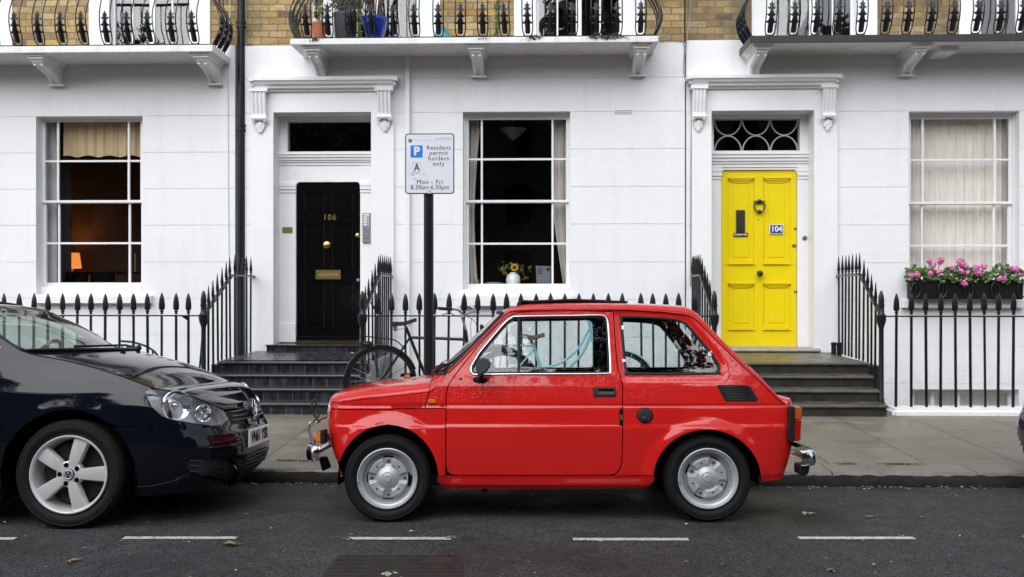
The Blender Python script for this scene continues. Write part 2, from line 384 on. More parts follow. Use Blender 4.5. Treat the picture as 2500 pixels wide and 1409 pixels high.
M['iron_dull'] = simple('black_iron_dull', (.016, .017, .019), .42, bmp=.002, bscale=70)
M['black_gloss'] = simple('black_door_gloss', (.003, .003, .0033), .14, bmp=.0004, bscale=12)
M['yellow'] = simple('yellow_door_gloss', (.80, .62, .004), .28, var=.03, vscale=3, bmp=.0003, bscale=40, coat=.3)
M['brass'] = simple('brass', (.48, .34, .12), .32, 1.0, var=.2, vscale=30)
M['dull_brass'] = simple('dull_brass', (.26, .19, .09), .5, .8, var=.2, vscale=30)
M['steel'] = simple('brushed_steel', (.42, .43, .44), .35, .9, var=.1, vscale=30)
M['darkplastic'] = simple('dark_plastic', (.022, .023, .025), .5, bmp=.0004, bscale=300, spec=0.3)
M['glass'] = glass_mat('window_glass', (.95, .95, .95))
M['rain_glass'] = glass_mat('rainy_car_glass', (.84, .90, .89), drops=.74, dscale=135)
M['green_glass'] = glass_mat('green_windscreen_glass', (.66, .80, .74), drops=.42, dscale=110, haze=.04)
M['tint_glass'] = glass_mat('tinted_car_glass', (.5, .56, .54), drops=.4, dscale=110, haze=.03)
M['curtain'] = cloth_mat('cream_curtain', (.85, .80, .72)); M['pelmet'] = cloth_mat('tan_pelmet', (.62, .47, .28)); M['greycurtain'] = cloth_mat('grey_curtain', (.62, .62, .64)); M['beigecurtain'] = cloth_mat('beige_curtain', (.62, .57, .52))
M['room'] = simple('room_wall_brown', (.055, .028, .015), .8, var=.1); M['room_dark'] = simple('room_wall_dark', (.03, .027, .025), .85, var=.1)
M['red'] = paint_mat('red_car_paint', (.55, .014, .012), .28)
M['golf'] = paint_mat('black_blue_car_paint', (.0035, .0048, .0085), .3, drops=False); M['golf'].node_tree.nodes['Principled BSDF'].inputs['Coat IOR'].default_value = 1.42; setp(M['golf'].node_tree.nodes['Principled BSDF'], coatr=.05)
M['blue_paint'] = paint_mat('dark_blue_car_paint', (.012, .014, .05), .3, drops=False)
M['chrome'] = simple('chrome', (.75, .75, .76), .08, 1.0, bmp=.0006, bscale=25)
M['rubber'] = simple('tyre_rubber', (.009, .009, .0095), .62, var=.25, vscale=25, bmp=.0012, bscale=120, spec=0.18)
M['seal'] = simple('rubber_seal', (.011, .011, .012), .45, spec=0.25)
M['liner'] = simple('dark_liner', (.004, .004, .004), .8, spec=0.05)
M['wheel_silver'] = simple('silver_wheel_paint', (.43, .45, .46), .38, .35, var=.12, vscale=20, bmp=.0006, bscale=80)
M['alloy'] = simple('alloy_wheel', (.62, .62, .62), .32, .35, var=.10, vscale=14)
M['rust'] = stone_mat('rusty_steel', (.06, .025, .012), (.20, .10, .05), .8, .5, 60, .001)
M['orange'] = simple('amber_lens', (.75, .19, .01), .12, coat=.6, trans=.2); M['redlens'] = simple('red_lens', (.30, .006, .006), .1, coat=.8)
M['soft_black'] = simple('black_canvas', (.014, .014, .015), .7, bmp=.001, bscale=200, spec=.2)
M['seat'] = cloth_mat('dark_seat_fabric', (.03, .03, .035)); 
M['white_plastic'] = simple('white_plastic', (.75, .75, .74), .35)
# ================================================================ SETTING
YF = 12.4            # front face of the terrace
YR = 10.18           # line of the area railings
YK = 7.27            # kerb face
ZL = .594            # landings
def struct(name, mb, mat, **k):
    o = mb.build(name, mat, None, **k); o['kind'] = 'structure'; return o
# road: one sheet, with a gutter fall towards the kerb
ys = [-60, -30, -12, -6, -3, 0, 3, 5, 5.7, 6.0, 6.95, 7.12, YK + .02]
zs = [.0]*9 + [-.005, -.037, -.043, -.05]
g = MB(); xs = [-90, -40, -20, -10, -6, -3, 0, 3, 6, 10, 20, 40, 90]
g.grid([[(x, y, z) for x in xs] for y, z in zip(ys, zs)]); struct('road', g, M['asphalt'])
def pav_z(y): return .05 + (y - YK) * (.119 - .05) / (9.92 - YK)
g = MB(); py_ = [YK + .30, 8.6, 9.4, YR + .18]
g.grid([[(x, y, pav_z(y) - .002) for x in xs] for y in py_]); struct('pavement', g, M['slabs'])
# kerb stones: granite blocks, slightly uneven
x = -14.0; kt = MB(); kf = MB(); rnd = random.Random(3)
while x < 14:
    L = rnd.uniform(.85, 1.35); a = rnd.uniform(-.006, .006); b_ = rnd.uniform(-.005, .007)
    # rounded top arris
    prof = [(YK + a, -.07), (YK + a - .002, .028 + b_), (YK + a + .006, .044 + b_), (YK + a + .022, .052 + b_), (YK + .297, .058 + b_*.5), (YK + .297, -.07)]
    kt.prism(prof, 'x', x + .004, x + L - .004)
    x += L
struct('kerb', kt, M['kerb'])
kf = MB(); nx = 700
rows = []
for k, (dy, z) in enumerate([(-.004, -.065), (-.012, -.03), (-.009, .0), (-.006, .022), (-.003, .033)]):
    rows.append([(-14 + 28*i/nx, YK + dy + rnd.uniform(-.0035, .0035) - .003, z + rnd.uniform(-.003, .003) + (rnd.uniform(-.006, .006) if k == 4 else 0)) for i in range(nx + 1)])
kf.grid(rows); struct('kerb_front', kf, M['kerb_face'], smooth='all')  # uneven near-black sheet covering the front of the kerb stones
# bay markings
for i, (a, b, py) in enumerate([(-60, 38, 1316.5), (301, 578, 1314.5), (843, 1102, 1316), (1399, 1681, 1318), (1950, 2232, 1315), (2500, 2780, 1313)]):
    Yl = HC * FPX / (py - 704.5); P = []
    for t in range(0, 41):
        px = a + (b - a)*t/40; xc = (px-1250)/FPX
        q = Vector((Yl*(xc*CT - ST), Yl*(xc*ST + CT), 0)); P.append(q)
    m = MB(); d = (P[-1] - P[0]).normalized(); nn = Vector((-d.y, d.x, 0))
    hw = .027
    lo = [(p + nn*(-hw + rnd.uniform(-.002, .002))) for p in P]; hi = [(p + nn*(hw + rnd.uniform(-.002, .002))) for p in P]
    m.grid([[(p.x, p.y, .004) for p in lo], [(p.x, p.y, .004) for p in hi]])
    struct('road_marking', m, M['line'])
# area floor behind the railings
g = MB().box(-12, 12, YR + .15, YF + .2, -2.4, -2.3); struct('area_floor', g, M['step_stone'])

# ================================================================ HOUSES
def sub_rects(x0, x1, z0, z1, ops):
    zs_ = sorted({z0, z1} | {z for o in ops for z in (o[2], o[3]) if z0 < z < z1}); out = []
    for a, b in zip(zs_, zs_[1:]):
        zm = (a + b)/2; cuts = sorted([(o[0], o[1]) for o in ops if o[2] < zm < o[3]]); x = x0
        for c0, c1 in cuts:
            if c0 > x: out.append((x, min(c0, x1), a, b))
            x = max(x, c1)
        if x < x1: out.append((x, x1, a, b))
    return out
def stucco_wall(mb, x0, x1, z0, z1, grooves, ops, yf=YF, gap=.008):
    zz = [z0] + sorted(grooves) + [z1]
    for a, b in zip(zz, zz[1:]):
        for r in sub_rects(x0, x1, a + (gap/2 if a != z0 else 0), b - (gap/2 if b != z1 else 0), ops):
            mb.box(r[0], r[1], yf, yf + .0065, r[2], r[3])
    for r in sub_rects(x0, x1, z0, z1, ops): mb.box(r[0], r[1], yf + .0067, yf + .27, r[2], r[3])
def rev(px0, px1, py0, py1, Y=YF):
    pc = (px0 + px1)/2; return (wx(px0, Y), wx(px1, Y), wz(pc, py1, Y), wz(pc, py0, Y))

HL = thing('terraced_house', 'white stucco house with a curtained window and lamp behind the black car', 'house', (-5.2, YF, 0))
HM = thing('terraced_house', 'white stucco terraced house with the glossy black front door', 'house', (-.6, YF, 0))
HRt = thing('terraced_house', 'white stucco terraced house with the yellow front door', 'house', (4.5, YF, 0))

xL0, xL1 = -10.5, wx(574, YF); xM0, xM1 = wx(598, YF), wx(1672, YF); xR0, xR1 = wx(1675.5, YF), 10.5
zTopL, zTopM, zTopR = wz(450, 112, YF), wz(640, 112, YF), wz(1750, 98, YF)
gL = [wz(450, y, YF) for y in (283, 372, 461, 550, 640, 728, 817, 906)]
gM = [wz(1535, y, YF) for y in (189, 272, 363.5, 455.5, 547, 640, 732, 824, 915)]
gR = [wz(2130, y, YF) for y in (272, 364, 457, 549.5, 642, 734, 845, 936)]
oWL = rev(88, 348, 283.5, 722); oDM = rev(669, 907, 275, 857); oWM = rev(1130, 1392, 272.5, 706)
oDR = rev(1736, 1986, 271, 858); oWR = rev(2219, 2489, 272, 738); oBR = rev(2225, 2488, 951, 1040)
mb = MB(); stucco_wall(mb, xL0, xL1, -2.3, zTopL, gL, [oWL]); mb.build('wall', M['stucco_left'], HL)
mb = MB(); stucco_wall(mb, xM0, xM1, -2.3, zTopM, gM, [oDM, oWM]); mb.build('wall', M['stucco'], HM)
mb = MB(); stucco_wall(mb, xR0, xR1, -2.3, zTopR, gR, [oDR, oWR, oBR]); mb.build('wall', M['stucco'], HRt)
MB().box(xL1 + .002, xM0 - .002, YF + .12, YF + .3, -2.3, 7.6).build('party_wall', M['stucco_left'], HL)
# upper storeys in brick
YB = YF + .06
def upper(h, x0, x1, z0, ops, mat, px):
    mb = MB()
    for r in sub_rects(x0, x1, z0 - .01, 7.6, ops): mb.box(r[0], r[1], YB, YB + .24, r[2], r[3])
    mb.build('brick_wall', mat, h)
zb = lambda px, py: wz(px, py, YB)
fL = [(wx(a, YB), wx(b, YB), zTopL - .02, 7.05) for a, b in ((-170, 31), (218, 514))]
fM = [(wx(a, YB), wx(b, YB), zTopM - .02, 7.05) for a, b in ((764, 1075), (1255, 1573))]
fR = [(wx(a, YB), wx(b, YB), zTopR - .02, 7.05) for a, b in ((1835, 2141), (2341, 2650))]
upper(HL, xL0, xL1 + .03, zTopL, fL, M['brick'], 400); upper(HM, xM0, xM1, zTopM, fM, M['brick'], 1100); upper(HRt, xR0, xR1, zTopR, fR, M['brick_sooty'], 2000)
# rear of the block and roof so that it is a building from any side
for h, a, b in ((HL, xL0, xM0), (HM, xM0, xR0), (HRt, xR0, xR1)):
    MB().box(a + .001, b - .001, YF + 8.0, YF + 8.3, -2.3, 7.6).build('rear_wall', M['brick'], h)
    MB().box(a + .001, b - .001, YF + .3, YF + 8.3, 7.6, 7.75).build('roof', M['iron_dull'], h)
    MB().box(a + .001, b - .001, YF + .45, YF + 7.99, 3.95, 4.08).build('floor_slab', M['room_dark'], h)

# ---- french windows on the first floor
def french(h, x0, x1, z0, dark, curtains=False, pj=.17):
    w = MB(); Y0 = YB - .02
    jw = (x1 - x0)*pj
    z1 = 7.05
    w.box(x0, x0 + jw, Y0, Y0 + .2, z0, z1); w.box(x1 - jw, x1, Y0, Y0 + .2, z0, z1); w.box(x0 + jw, x1 - jw, Y0, Y0 + .2, z1 - .2, z1)
    f = w.build('window_surround', M['trim'], h, bevel=.004)
    g = MB(); a, b = x0 + jw, x1 - jw; yg = Y0 + .10; mid = (a + b)/2
    s = .035
    for p, q in ((a, a + s), (mid - s, mid + s), (b - s, b)): g.box(p, q, yg, yg + .04, z0 + .02, z1 - .2)
    for c in (a + (mid - a)*.5, mid + (b - mid)*.5): g.box(c - .010, c + .010, yg + .004, yg + .032, z0 + .02, z1 - .2)
    g.box(a, b, yg + .002, yg + .038, z0 + .02, z0 + .06); g.box(a + s, b - s, yg + .006, yg + .03, z0 + 1.2, z0 + 1.222)
    wf = g.build('french_window', M['trim'], h, bevel=.003)
    MB().box(a + .01, b - .01, yg + .015, yg + .021, z0 + .05, z1 - .21).build('pane', M['glass'], wf)
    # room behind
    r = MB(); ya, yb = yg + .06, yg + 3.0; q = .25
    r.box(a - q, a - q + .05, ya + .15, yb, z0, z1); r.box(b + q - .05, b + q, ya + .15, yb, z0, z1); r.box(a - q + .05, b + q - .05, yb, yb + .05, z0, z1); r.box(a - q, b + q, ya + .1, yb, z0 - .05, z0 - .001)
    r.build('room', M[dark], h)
for f_ in fL: french(HL, f_[0], f_[1], zTopL, 'room_dark')
for f_ in fM: french(HM, f_[0], f_[1], zTopM, 'room_dark')
for f_ in fR: french(HRt, f_[0], f_[1], zTopR, 'room_dark')

# ---- curtains
def curtain_mesh(x0, x1, z0, z1, Y, amp=.03, waves=9, tuck=None, seed=1, wavy_bottom=0.0):
    rr = random.Random(seed); ph = [rr.uniform(0, 6.28) for _ in range(4)]; nx, nz = 260, 14; rows = []
    for j in range(nz + 1):
        t = j/nz; z = z0 + (z1 - z0)*t; row = []
        for i in range(nx + 1):
            s = i/nx; a, b = x0, x1
            if tuck: a, b = tuck(t, x0, x1)
            y = Y + amp*(math.sin(s*waves*6.283 + ph[0] + .5*math.sin(t*2 + ph[1])) + .45*math.sin(s*waves*2.3*6.283 + ph[2]))
            zz = z + (wavy_bottom*math.sin(s*waves*3.1 + ph[3])*(1 - t) if wavy_bottom else 0)
            row.append((a + (b - a)*s, y, zz))
        rows.append(row)
    return MB().grid(rows)
def curtain(label, mat, *a, group=None, **k):
    o = curtain_mesh(*a, **k).build('curtain', mat, None, smooth='all', origin=((a[0] + a[1])/2, a[4], a[2])); dec(o, label, 'curtain', group); return o

# ---- sash windows on the ground floor
def sash(h, op, glass_px, mun_x, mun_y, room, room_depth=3.2):
    """op: world opening; glass_px: outer glass rectangle in the photo; muntins in photo pixels"""
    Yg = YF + .19; pc = (glass_px[0] + glass_px[1])/2
    gx0, gx1 = wx(glass_px[0], Yg), wx(glass_px[1], Yg); gz0, gz1 = wz(pc, glass_px[3], Yg), wz(pc, glass_px[2], Yg)
    meet = wz(pc, mun_y[1], Yg)
    fr = MB(); ox0, ox1, oz0, oz1 = op; ox0 -= .004; ox1 += .004
    # box frame, outer lining then sash frame
    ya = YF + .125
    fr.box(ox0, gx0 - .035, ya, ya + .12, oz0, oz1 + .02); fr.box(gx1 + .035, ox1, ya, ya + .12, oz0, oz1 + .02)
    fr.box(gx0 - .035, gx1 + .035, ya + .002, ya + .12, gz1 + .035, oz1 + .02)
    fr.box(gx0 - .035, gx1 + .035, ya - .02, ya + .12, oz0, gz0 - .05)
    f = fr.build('window_frame', M['trim'], h, bevel=.004)
    s = MB(); t = .042
    for (z0, z1, yo) in ((meet - .018, gz1 + .036, 0.0), (gz0 - .052, meet + .02, .028)):
        y0, y1 = Yg - .03 + yo, Yg + .012 + yo
        s.box(gx0 - .036, gx0, y0, y1, z0, z1); s.box(gx1, gx1 + .036, y0, y1, z0, z1)
        s.box(gx0, gx1, y0 + .001, y1, z1 - (.036 if yo == 0 else .038), z1); s.box(gx0, gx1, y0 + .001, y1, z0, z0 + (.036 if yo == 0 else .052))
        for mx in mun_x:
            c = wx(mx, Yg); s.box(c - .0125, c + .0125, y0 + .004, y1 - .004, z0 + .03, z1 - .03)
        for my in mun_y:
            c = wz(pc, my, Yg)
            if z0 + .1 < c < z1 - .1: s.box(gx0, gx1, y0 + .006, y1 - .006, c - .0125, c + .0125)
    # horns on the meeting rail
    s.box(gx0 - .05, gx1 + .05, Yg - .036, Yg - .018, meet - .012, meet + .018)
    sa = s.build('sash', M['trim'], f, bevel=.002)
    MB().add([(gx0, Yg - .008, meet), (gx1, Yg - .008, meet), (gx1, Yg - .008, gz1), (gx0, Yg - .008, gz1), (gx0, Yg + .02, gz0), (gx1, Yg + .02, gz0), (gx1, Yg + .02, meet), (gx0, Yg + .02, meet)], [(0, 1, 2, 3), (4, 5, 6, 7)]).build('pane', M['glass'], f)
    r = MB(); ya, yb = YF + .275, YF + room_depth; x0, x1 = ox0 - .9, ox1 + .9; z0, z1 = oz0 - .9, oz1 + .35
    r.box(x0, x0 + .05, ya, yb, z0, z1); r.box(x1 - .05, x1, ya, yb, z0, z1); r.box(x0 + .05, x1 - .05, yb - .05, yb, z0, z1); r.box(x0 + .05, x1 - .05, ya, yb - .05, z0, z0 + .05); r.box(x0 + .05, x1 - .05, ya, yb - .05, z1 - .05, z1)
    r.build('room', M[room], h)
    return gx0, gx1, gz0, gz1, Yg
WLg = sash(HL, oWL, (113, 345, 298, 690), (143.5, 316), (394, 493, 594), 'room')
WMg = sash(HM, oWM, (1145, 1382, 293, 693), (1176.5, 1349), (389.5, 492.5, 595), 'room_dark')
WRg = sash(HRt, oWR, (2222, 2461, 291, 706), (2251, 2427), (391, 496.5, 600), 'room_dark')
# sills
def sill(h, px0, px1, pyt, pyb, proj=.10, mat='trim', steps=None):
    pc = (px0 + px1)/2; Y = YF - proj
    mb = MB(); x0, x1 = wx(px0, Y), wx(px1, Y); z1, z0 = wz(pc, pyt, Y), wz(pc, pyb, Y)
    mb.prism([(Y, z0), (Y, z1), (YF + .13, z1 + .025), (YF + .13, z0)], 'x', x0, x1)
    mb.build('window_sill', M[mat], h, bevel=.006)
sill(HL, 78, 366, 722, 741); sill(HM, 1120, 1402, 722, 748); sill(HRt, 2206, 2505, 733, 752)
for h, o_, (pa, pb) in ((HL, oWL, (84, 352)), (HM, oWM, (1130, 1394)), (HRt, oWR, (2214, 2492))):
    pass
# basement window of the right house
bw = MB(); x0, x1, z0, z1 = oBR; yb = YF + .14
bw.box(x0, x1, yb, yb + .05, z1 - .05, z1 + .01); 
for px in (2228, 2277, 2340, 2466, 2484):
    c = wx(px, yb); bw.box(c - .022, c + .022, yb + .002, yb + .048, z0, z1 - .05)
f = bw.build('basement_window', M['trim'], HRt, bevel=.003)
MB().box(x0, x1, yb + .02, yb + .026, z0, z1 - .04).build('pane', M['glass'], f)
MB().box(x0, x1, YF + .33, YF + .36, z0 - .2, z1 + .1).build('blind', M['curtain'], f)

# ---- curtains and things seen through the windows
a, b, z0, z1, Yg = WLg
curtain('cream ruffled pelmet across the top of the lamp-lit window', M['pelmet'], a + .15, b + .02, wz(230, 378, Yg), z1 + .05, YF + .34, amp=.012, waves=8, seed=2, wavy_bottom=.012)
curtain('grey curtain at the left edge of the lamp-lit window', M['greycurtain'], a - .1, wx(139, YF + .34), z0 - .1, z1 + .05, YF + .34, amp=.012, waves=2, seed=5)
a, b, z0, z1, Yg = WMg
def tl(t, x0, x1): e = .07*abs(math.sin(t*3.0 + .3)); return x0, x1 - e
def trr(t, x0, x1): e = .16*max(0, 1 - t/.55)**1.2; return x0 + e, x1
curtain('narrow beige curtain hanging at the left of the sunflower window', M['beigecurtain'], a - .06, wx(1172, YF + .36), z0 - .1, z1 + .05, YF + .36, amp=.012, waves=3, seed=7, tuck=tl)
curtain('narrow beige curtain hanging at the right of the sunflower window', M['beigecurtain'], wx(1347, YF + .36), b + .10, z0 - .1, z1 + .05, YF + .36, amp=.012, waves=3, seed=9, tuck=trr)
a, b, z0, z1, Yg = WRg
curtain('full length cream net curtain filling the window above the pink flowers', M['curtain'], a - .06, b + .06, z0 - .1, z1 + .05, YF + .34, amp=.0075, waves=11, seed=11)
# ================================================================ DOORS
def text_mesh(s, size, depth=.001, spacing=1.0, bold=0.0, sx=1.0, align='CENTER'):
    cu = bpy.data.curves.new('t', 'FONT'); cu.body = s; cu.size = size; cu.extrude = depth; cu.align_x = align; cu.align_y = 'CENTER'
    cu.space_character = spacing; cu.offset = bold; cu.resolution_u = 3
    o = bpy.data.objects.new('t', cu); col.objects.link(o)
    dg = bpy.context.evaluated_depsgraph_get(); dg.update()
    me = bpy.data.meshes.new_from_object(o.evaluated_get(dg)); bpy.data.objects.remove(o); bpy.data.curves.remove(cu)
    me.transform(Matrix.Scale(sx, 4, (1, 0, 0)) ); return me
def text(name, s, size, mat, parent, loc, rot=(R(90), 0, 0), **k):
    me = text_mesh(s, size, **k); me.materials.clear(); me.materials.append(mat); me.name = name
    return inst(name, me, parent, loc, rot)

def tread_profile(mb, x0, x1, z0, z1, y0, y1, st):   # stacked mouldings, st: (height fraction, projection)
    z = z1
    for hf, pr in st:
        h = (z1 - z0)*hf; mb.box(x0 - pr*.0, x1 + pr*.0, y0 - pr, y1, z - h, z); z -= h
def door_unit(h, op, door_px, glass_px, mould_px, cap_px, style):
    Yd = YF + .30; pc = (door_px[0] + door_px[1])/2
    X = lambda p: wx(p, Yd); Z = lambda p: wz(pc, p, Yd)
    dx0, dx1, dz0, dz1 = X(door_px[0]), X(door_px[1]), Z(door_px[3]), Z(door_px[2])
    ox0, ox1, oz0, oz1 = op
    # the recess widens a little with depth: back edges as seen in the photo
    s = MB(); bz = Z(mould_px[1]); tz = Z(mould_px[0])
    gx0, gx1, gz0, gz1 = X(glass_px[0]), X(glass_px[1]), Z(glass_px[3]), Z(glass_px[2])
    yj = Yd - .035
    # jamb pilasters, base blocks and capitals
    for (p, q) in ((ox0 - .02, dx0 - .004), (dx1 + .004, ox1 + .02)):
        s.box(p, q, yj, Yd + .1, dz0 - .03, bz)
        s.box(p, q, yj - .018, yj - .0005, dz0 - .03, dz0 + .20)
        for k, (pa, pb, pr) in enumerate(cap_px): s.box(p, q + (.012 - .004*k if q < (dx0 + dx1)/2 else 0), yj - pr, yj - .0005, Z(pb), Z(pa))
    s.box(dx0 - .004, dx1 + .004, yj + .003, Yd + .1, dz1, bz)
    # moulded transom bar
    z = tz; hh = (tz - bz)
    for hf, pr in ((.22, .085), (.2, .07), (.2, .05), (.16, .03), (.22, .012)):
        s.box(ox0 - .02, ox1 + .02, yj - pr, Yd + .1, z - hh*hf, z); z -= hh*hf
    # transom light frame
    s.box(ox0 - .02, gx0, yj + .01, Yd + .1, tz, oz1 + .03); s.box(gx1, ox1 + .02, yj + .01, Yd + .1, tz, oz1 + .03)
    s.box(gx0, gx1, yj + .01, Yd + .1, tz, gz0); s.box(gx0, gx1, yj + .01, Yd + .1, gz1, oz1 + .03)
    # corner ears that round the top of the door
    r = .05
    for sgn, xc_ in ((1, dx0 - .004), (-1, dx1 + .004)):
        poly = [(xc_, dz1 + .002), (xc_ + sgn*r, dz1 + .002)] + [(xc_ + sgn*(r - r*math.sin(R(a))), dz1 + .002 - 1.5*r*(1 - math.cos(R(a)))) for a in (20, 40, 60, 75, 90)]
        s.prism(poly, 'y', yj + .004, Yd - .001)
    s.build('door_frame', M['trim'], h, bevel=.0025)
    g = MB().box(gx0 - .01, gx1 + .01, Yd + .02, Yd + .026, gz0 - .01, gz1 + .01).build('transom_window', M['glass'], h)
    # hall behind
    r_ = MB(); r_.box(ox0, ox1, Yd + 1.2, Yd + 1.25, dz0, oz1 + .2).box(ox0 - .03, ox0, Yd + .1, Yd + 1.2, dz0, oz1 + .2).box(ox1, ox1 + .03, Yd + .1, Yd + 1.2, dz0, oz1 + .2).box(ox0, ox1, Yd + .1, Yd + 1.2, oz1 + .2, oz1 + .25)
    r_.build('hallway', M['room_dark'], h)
    return Yd, X, Z, (dx0, dx1, dz0, dz1), g
# --- black door
Yd, X, Z, (dx0, dx1, dz0, dz1), tg = door_unit(HM, oDM, (724.5, 880, 445, 829), (703, 907, 297, 373), (373, 404), ((447, 455, .03), (455, 463, .022), (466, 471, .012)), 'black')
pan = [(X(a), X(b), Z(d), Z(c)) for a, b in ((744, 791.6), (811, 860.5)) for c, d in ((470.6, 520), (544, 659), (686.5, 800.5))]
mb = MB()
for r_ in sub_rects(dx0, dx1, dz0, dz1, pan): mb.box(r_[0], r_[1], Yd - .0, Yd + .045, r_[2], r_[3])
for (a, b, c, d) in pan:
    mb.box(a, b, Yd + .018, Yd + .04, c, d)
    mb.box(a, b, Yd - .006, Yd + .0182, c, c + .012); mb.box(a, b, Yd - .004, Yd + .0182, d - .010, d)
    mb.box(a, a + .010, Yd - .003, Yd + .0184, c + .012, d - .010); mb.box(b - .010, b, Yd - .003, Yd + .0184, c + .012, d - .010)
    mb.box(a + .05, b - .05, Yd + .010, Yd + .0186, c + .05, d - .05)
door1 = mb.build('door', M['black_gloss'], HM, bevel=.003, label='glossy black six panel front door')
MB().box(dx0, dx1, Yd - .02, Yd + .0, dz0 - .01, dz0 + .04).build('weather_bar', M['black_gloss'], door1, bevel=.004)
MB().box(X(771), X(832), Yd - .016, Yd - .007, Z(682), Z(673.5)).box(X(771), X(832), Yd - .016, Yd - .007, Z(664.5), Z(659.5)).box(X(771), X(776), Yd - .0162, Yd - .007, Z(673.5), Z(664.5)).box(X(827), X(832), Yd - .0162, Yd - .007, Z(673.5), Z(664.5)).build('letterbox_frame', M['brass'], door1, bevel=.002)
MB().box(X(776), X(827), Yd - .010, Yd - .0065, Z(677.5), Z(664)).build('letterbox_flap', M['dull_brass'], door1)
MB().lathe([(.012, 0), (.014, -.03), (.020, -.036), (.045, -.045), (.050, -.060), (.044, -.078), (.02, -.088), (0, -.09)], (X(800.8), Yd, Z(599)), 'y', 20).build('door_knob', M['brass'], door1, smooth=True)
MB().lathe([(.030, 0), (.030, -.01), (.022, -.018), (.0, -.022)], (X(873), Yd, Z(575)), 'y', 14).build('lock', M['brass'], door1, smooth=True)
MB().lathe([(.020, 0), (.020, -.008), (.0, -.010)], (X(874), Yd, Z(684)), 'y', 14).build('lock', M['steel'], door1, smooth=True)
text('house_number', '106', .105, M['brass'], door1, (X(805), Yd - .004, Z(531)), depth=.003, spacing=1.15, sx=1.0)
jy = Yd - .035
ic = MB().box(X(887), X(908), jy - .03, jy + .0, Z(593), Z(521)).build('intercom', M['steel'], HM, bevel=.004)
b_ = MB()
for k in range(4): b_.lathe([(.0085, 0), (.0085, -.005), (0, -.006)], (X(901.5), jy - .03, Z(531.5 + 6*k)), 'y', 10)
for k in range(4): b_.box(X(890), X(898), jy - .0315, jy - .03, Z(533.5 + 6*k), Z(529.5 + 6*k))
b_.box(X(890), X(904), jy - .032, jy - .03, Z(527.5), Z(523)); b_.build('call_button', M['white_plastic'], ic)
MB().box(X(890.5), X(904), jy - .0325, jy - .03, Z(568), Z(558)).box(X(890.5), X(904), jy - .0325, jy - .03, Z(583), Z(573)).build('speaker_panel', simple('grey_panel', (.17, .175, .18), .5), ic)
MB().box(X(691), X(716), jy - .006, jy, Z(569.5), Z(555)).build('name_plate', M['dull_brass'], HM, bevel=.001)

# --- yellow door
Yd, X, Z, (dx0, dx1, dz0, dz1), tg2 = door_unit(HRt, oDR, (1760, 1944.5, 415, 849), (1741.5, 1951.5, 291, 371), (371, 409), ((410, 420, .03), (420, 430, .022), (433, 438, .012)), 'yellow')
pan = [(X(a), X(b), Z(d), Z(c)) for a, b in ((1777, 1841.5), (1863, 1929.5)) for c, d in ((433, 646), (690, 806))]
mb = MB()
for r_ in sub_rects(dx0, dx1, dz0, dz1, pan): mb.box(r_[0], r_[1], Yd, Yd + .045, r_[2], r_[3])
for (a, b, c, d) in pan:
    mb.box(a, b, Yd + .016, Yd + .04, c, d)
    for k in range(4):
        e = .022*k; hgt = .019
        mb.box(a + e, b - e, Yd - .024 + .010*k, Yd + .0162 - .0001*k, d - hgt*(k+1) + .001, d - hgt*k)
        mb.box(a + e, b - e, Yd - .024 + .010*k, Yd + .0162 - .0001*k, c + hgt*k, c + hgt*(k+1) - .001)
    mb.box(a, a + .005, Yd - .002, Yd + .0164, c + .065, d - .065); mb.box(b - .005, b, Yd - .002, Yd + .0164, c + .065, d - .065)
    mb.box(a + .07, b - .07, Yd + .008, Yd + .0167, c + .09, d - .09)
door2 = mb.build('door', M['yellow'], HRt, bevel=.003, label='bright yellow four panel front door')
blk = M['iron_dull']
lp = MB().box(X(1797), X(1818.5), Yd - .014, Yd - .001, Z(568), Z(513)).box(X(1800.5), X(1815), Yd - .020, Yd - .014, Z(562), Z(519)).build('letterbox', blk, door2, bevel=.003)
MB().box(X(1790.5), X(1826), Yd - .006, Yd - .002, Z(577.5), Z(568.5)).build('mail_notice', blk, door2)
text('notice_lettering', 'NO JUNK MAIL', .030, M['white_plastic'], door2, (X(1808.2), Yd - .0072, Z(573)), depth=.0004, bold=.0009, sx=.84)
np_ = MB().box(X(1878), X(1912.5), Yd - .012, Yd - .004, Z(571.5), Z(548)).build('number_plate', M['white_plastic'], door2, bevel=.002)
MB().box(X(1880), X(1910.5), Yd - .0135, Yd - .012, Z(569.8), Z(549.7)).build('plate_face', simple('enamel_blue', (.02, .05, .25), .25), np_)
text('house_number', '104', .102, M['white_plastic'], np_, (X(1895.4), Yd - .0145, Z(559.8)), depth=.0008, bold=.003, sx=.95)
kc = (X(1853), Yd - .02, Z(505))
kn = MB(); kn.tube([(kc[0] + .066*math.sin(R(a)), Yd - .030 + .004*math.cos(R(a)), kc[2] + .070*math.cos(R(a))) for a in range(0, 360, 15)], .010, 8, closed=True)
kn.ball((kc[0], Yd - .032, kc[2] - .066), .026, 12, 1, .8, 1); kn.ball((kc[0], Yd - .022, kc[2] + .066), .032, 12, 1, .7, .9); kn.tube([(kc[0] - .075, Yd - .02, kc[2] + .068), (kc[0] + .075, Yd - .02, kc[2] + .068)], .008)
kn.build('door_knocker', blk, door2, smooth=True)
MB().lathe([(.012, 0), (.014, -.03), (.032, -.038), (.042, -.055), (.036, -.075), (0, -.085)], (X(1853), Yd, Z(668)), 'y', 8).build('door_knob', blk, door2, smooth=True)
for px, py, r_ in ((1941.5, 558, .018), (1938.5, 599.5, .026), (1942, 712, .018)):
    MB().lathe([(r_, 0), (r_, -.008), (r_*.5, -.014), (0, -.015)], (X(px), Yd, Z(py)), 'y', 14).build('lock', M['dull_brass'], door2, smooth=True)
MB().lathe([(.008, 0), (.006, -.003), (0, -.004)], (X(1852), Yd, Z(538)), 'y', 8).build('spyhole', blk, door2)
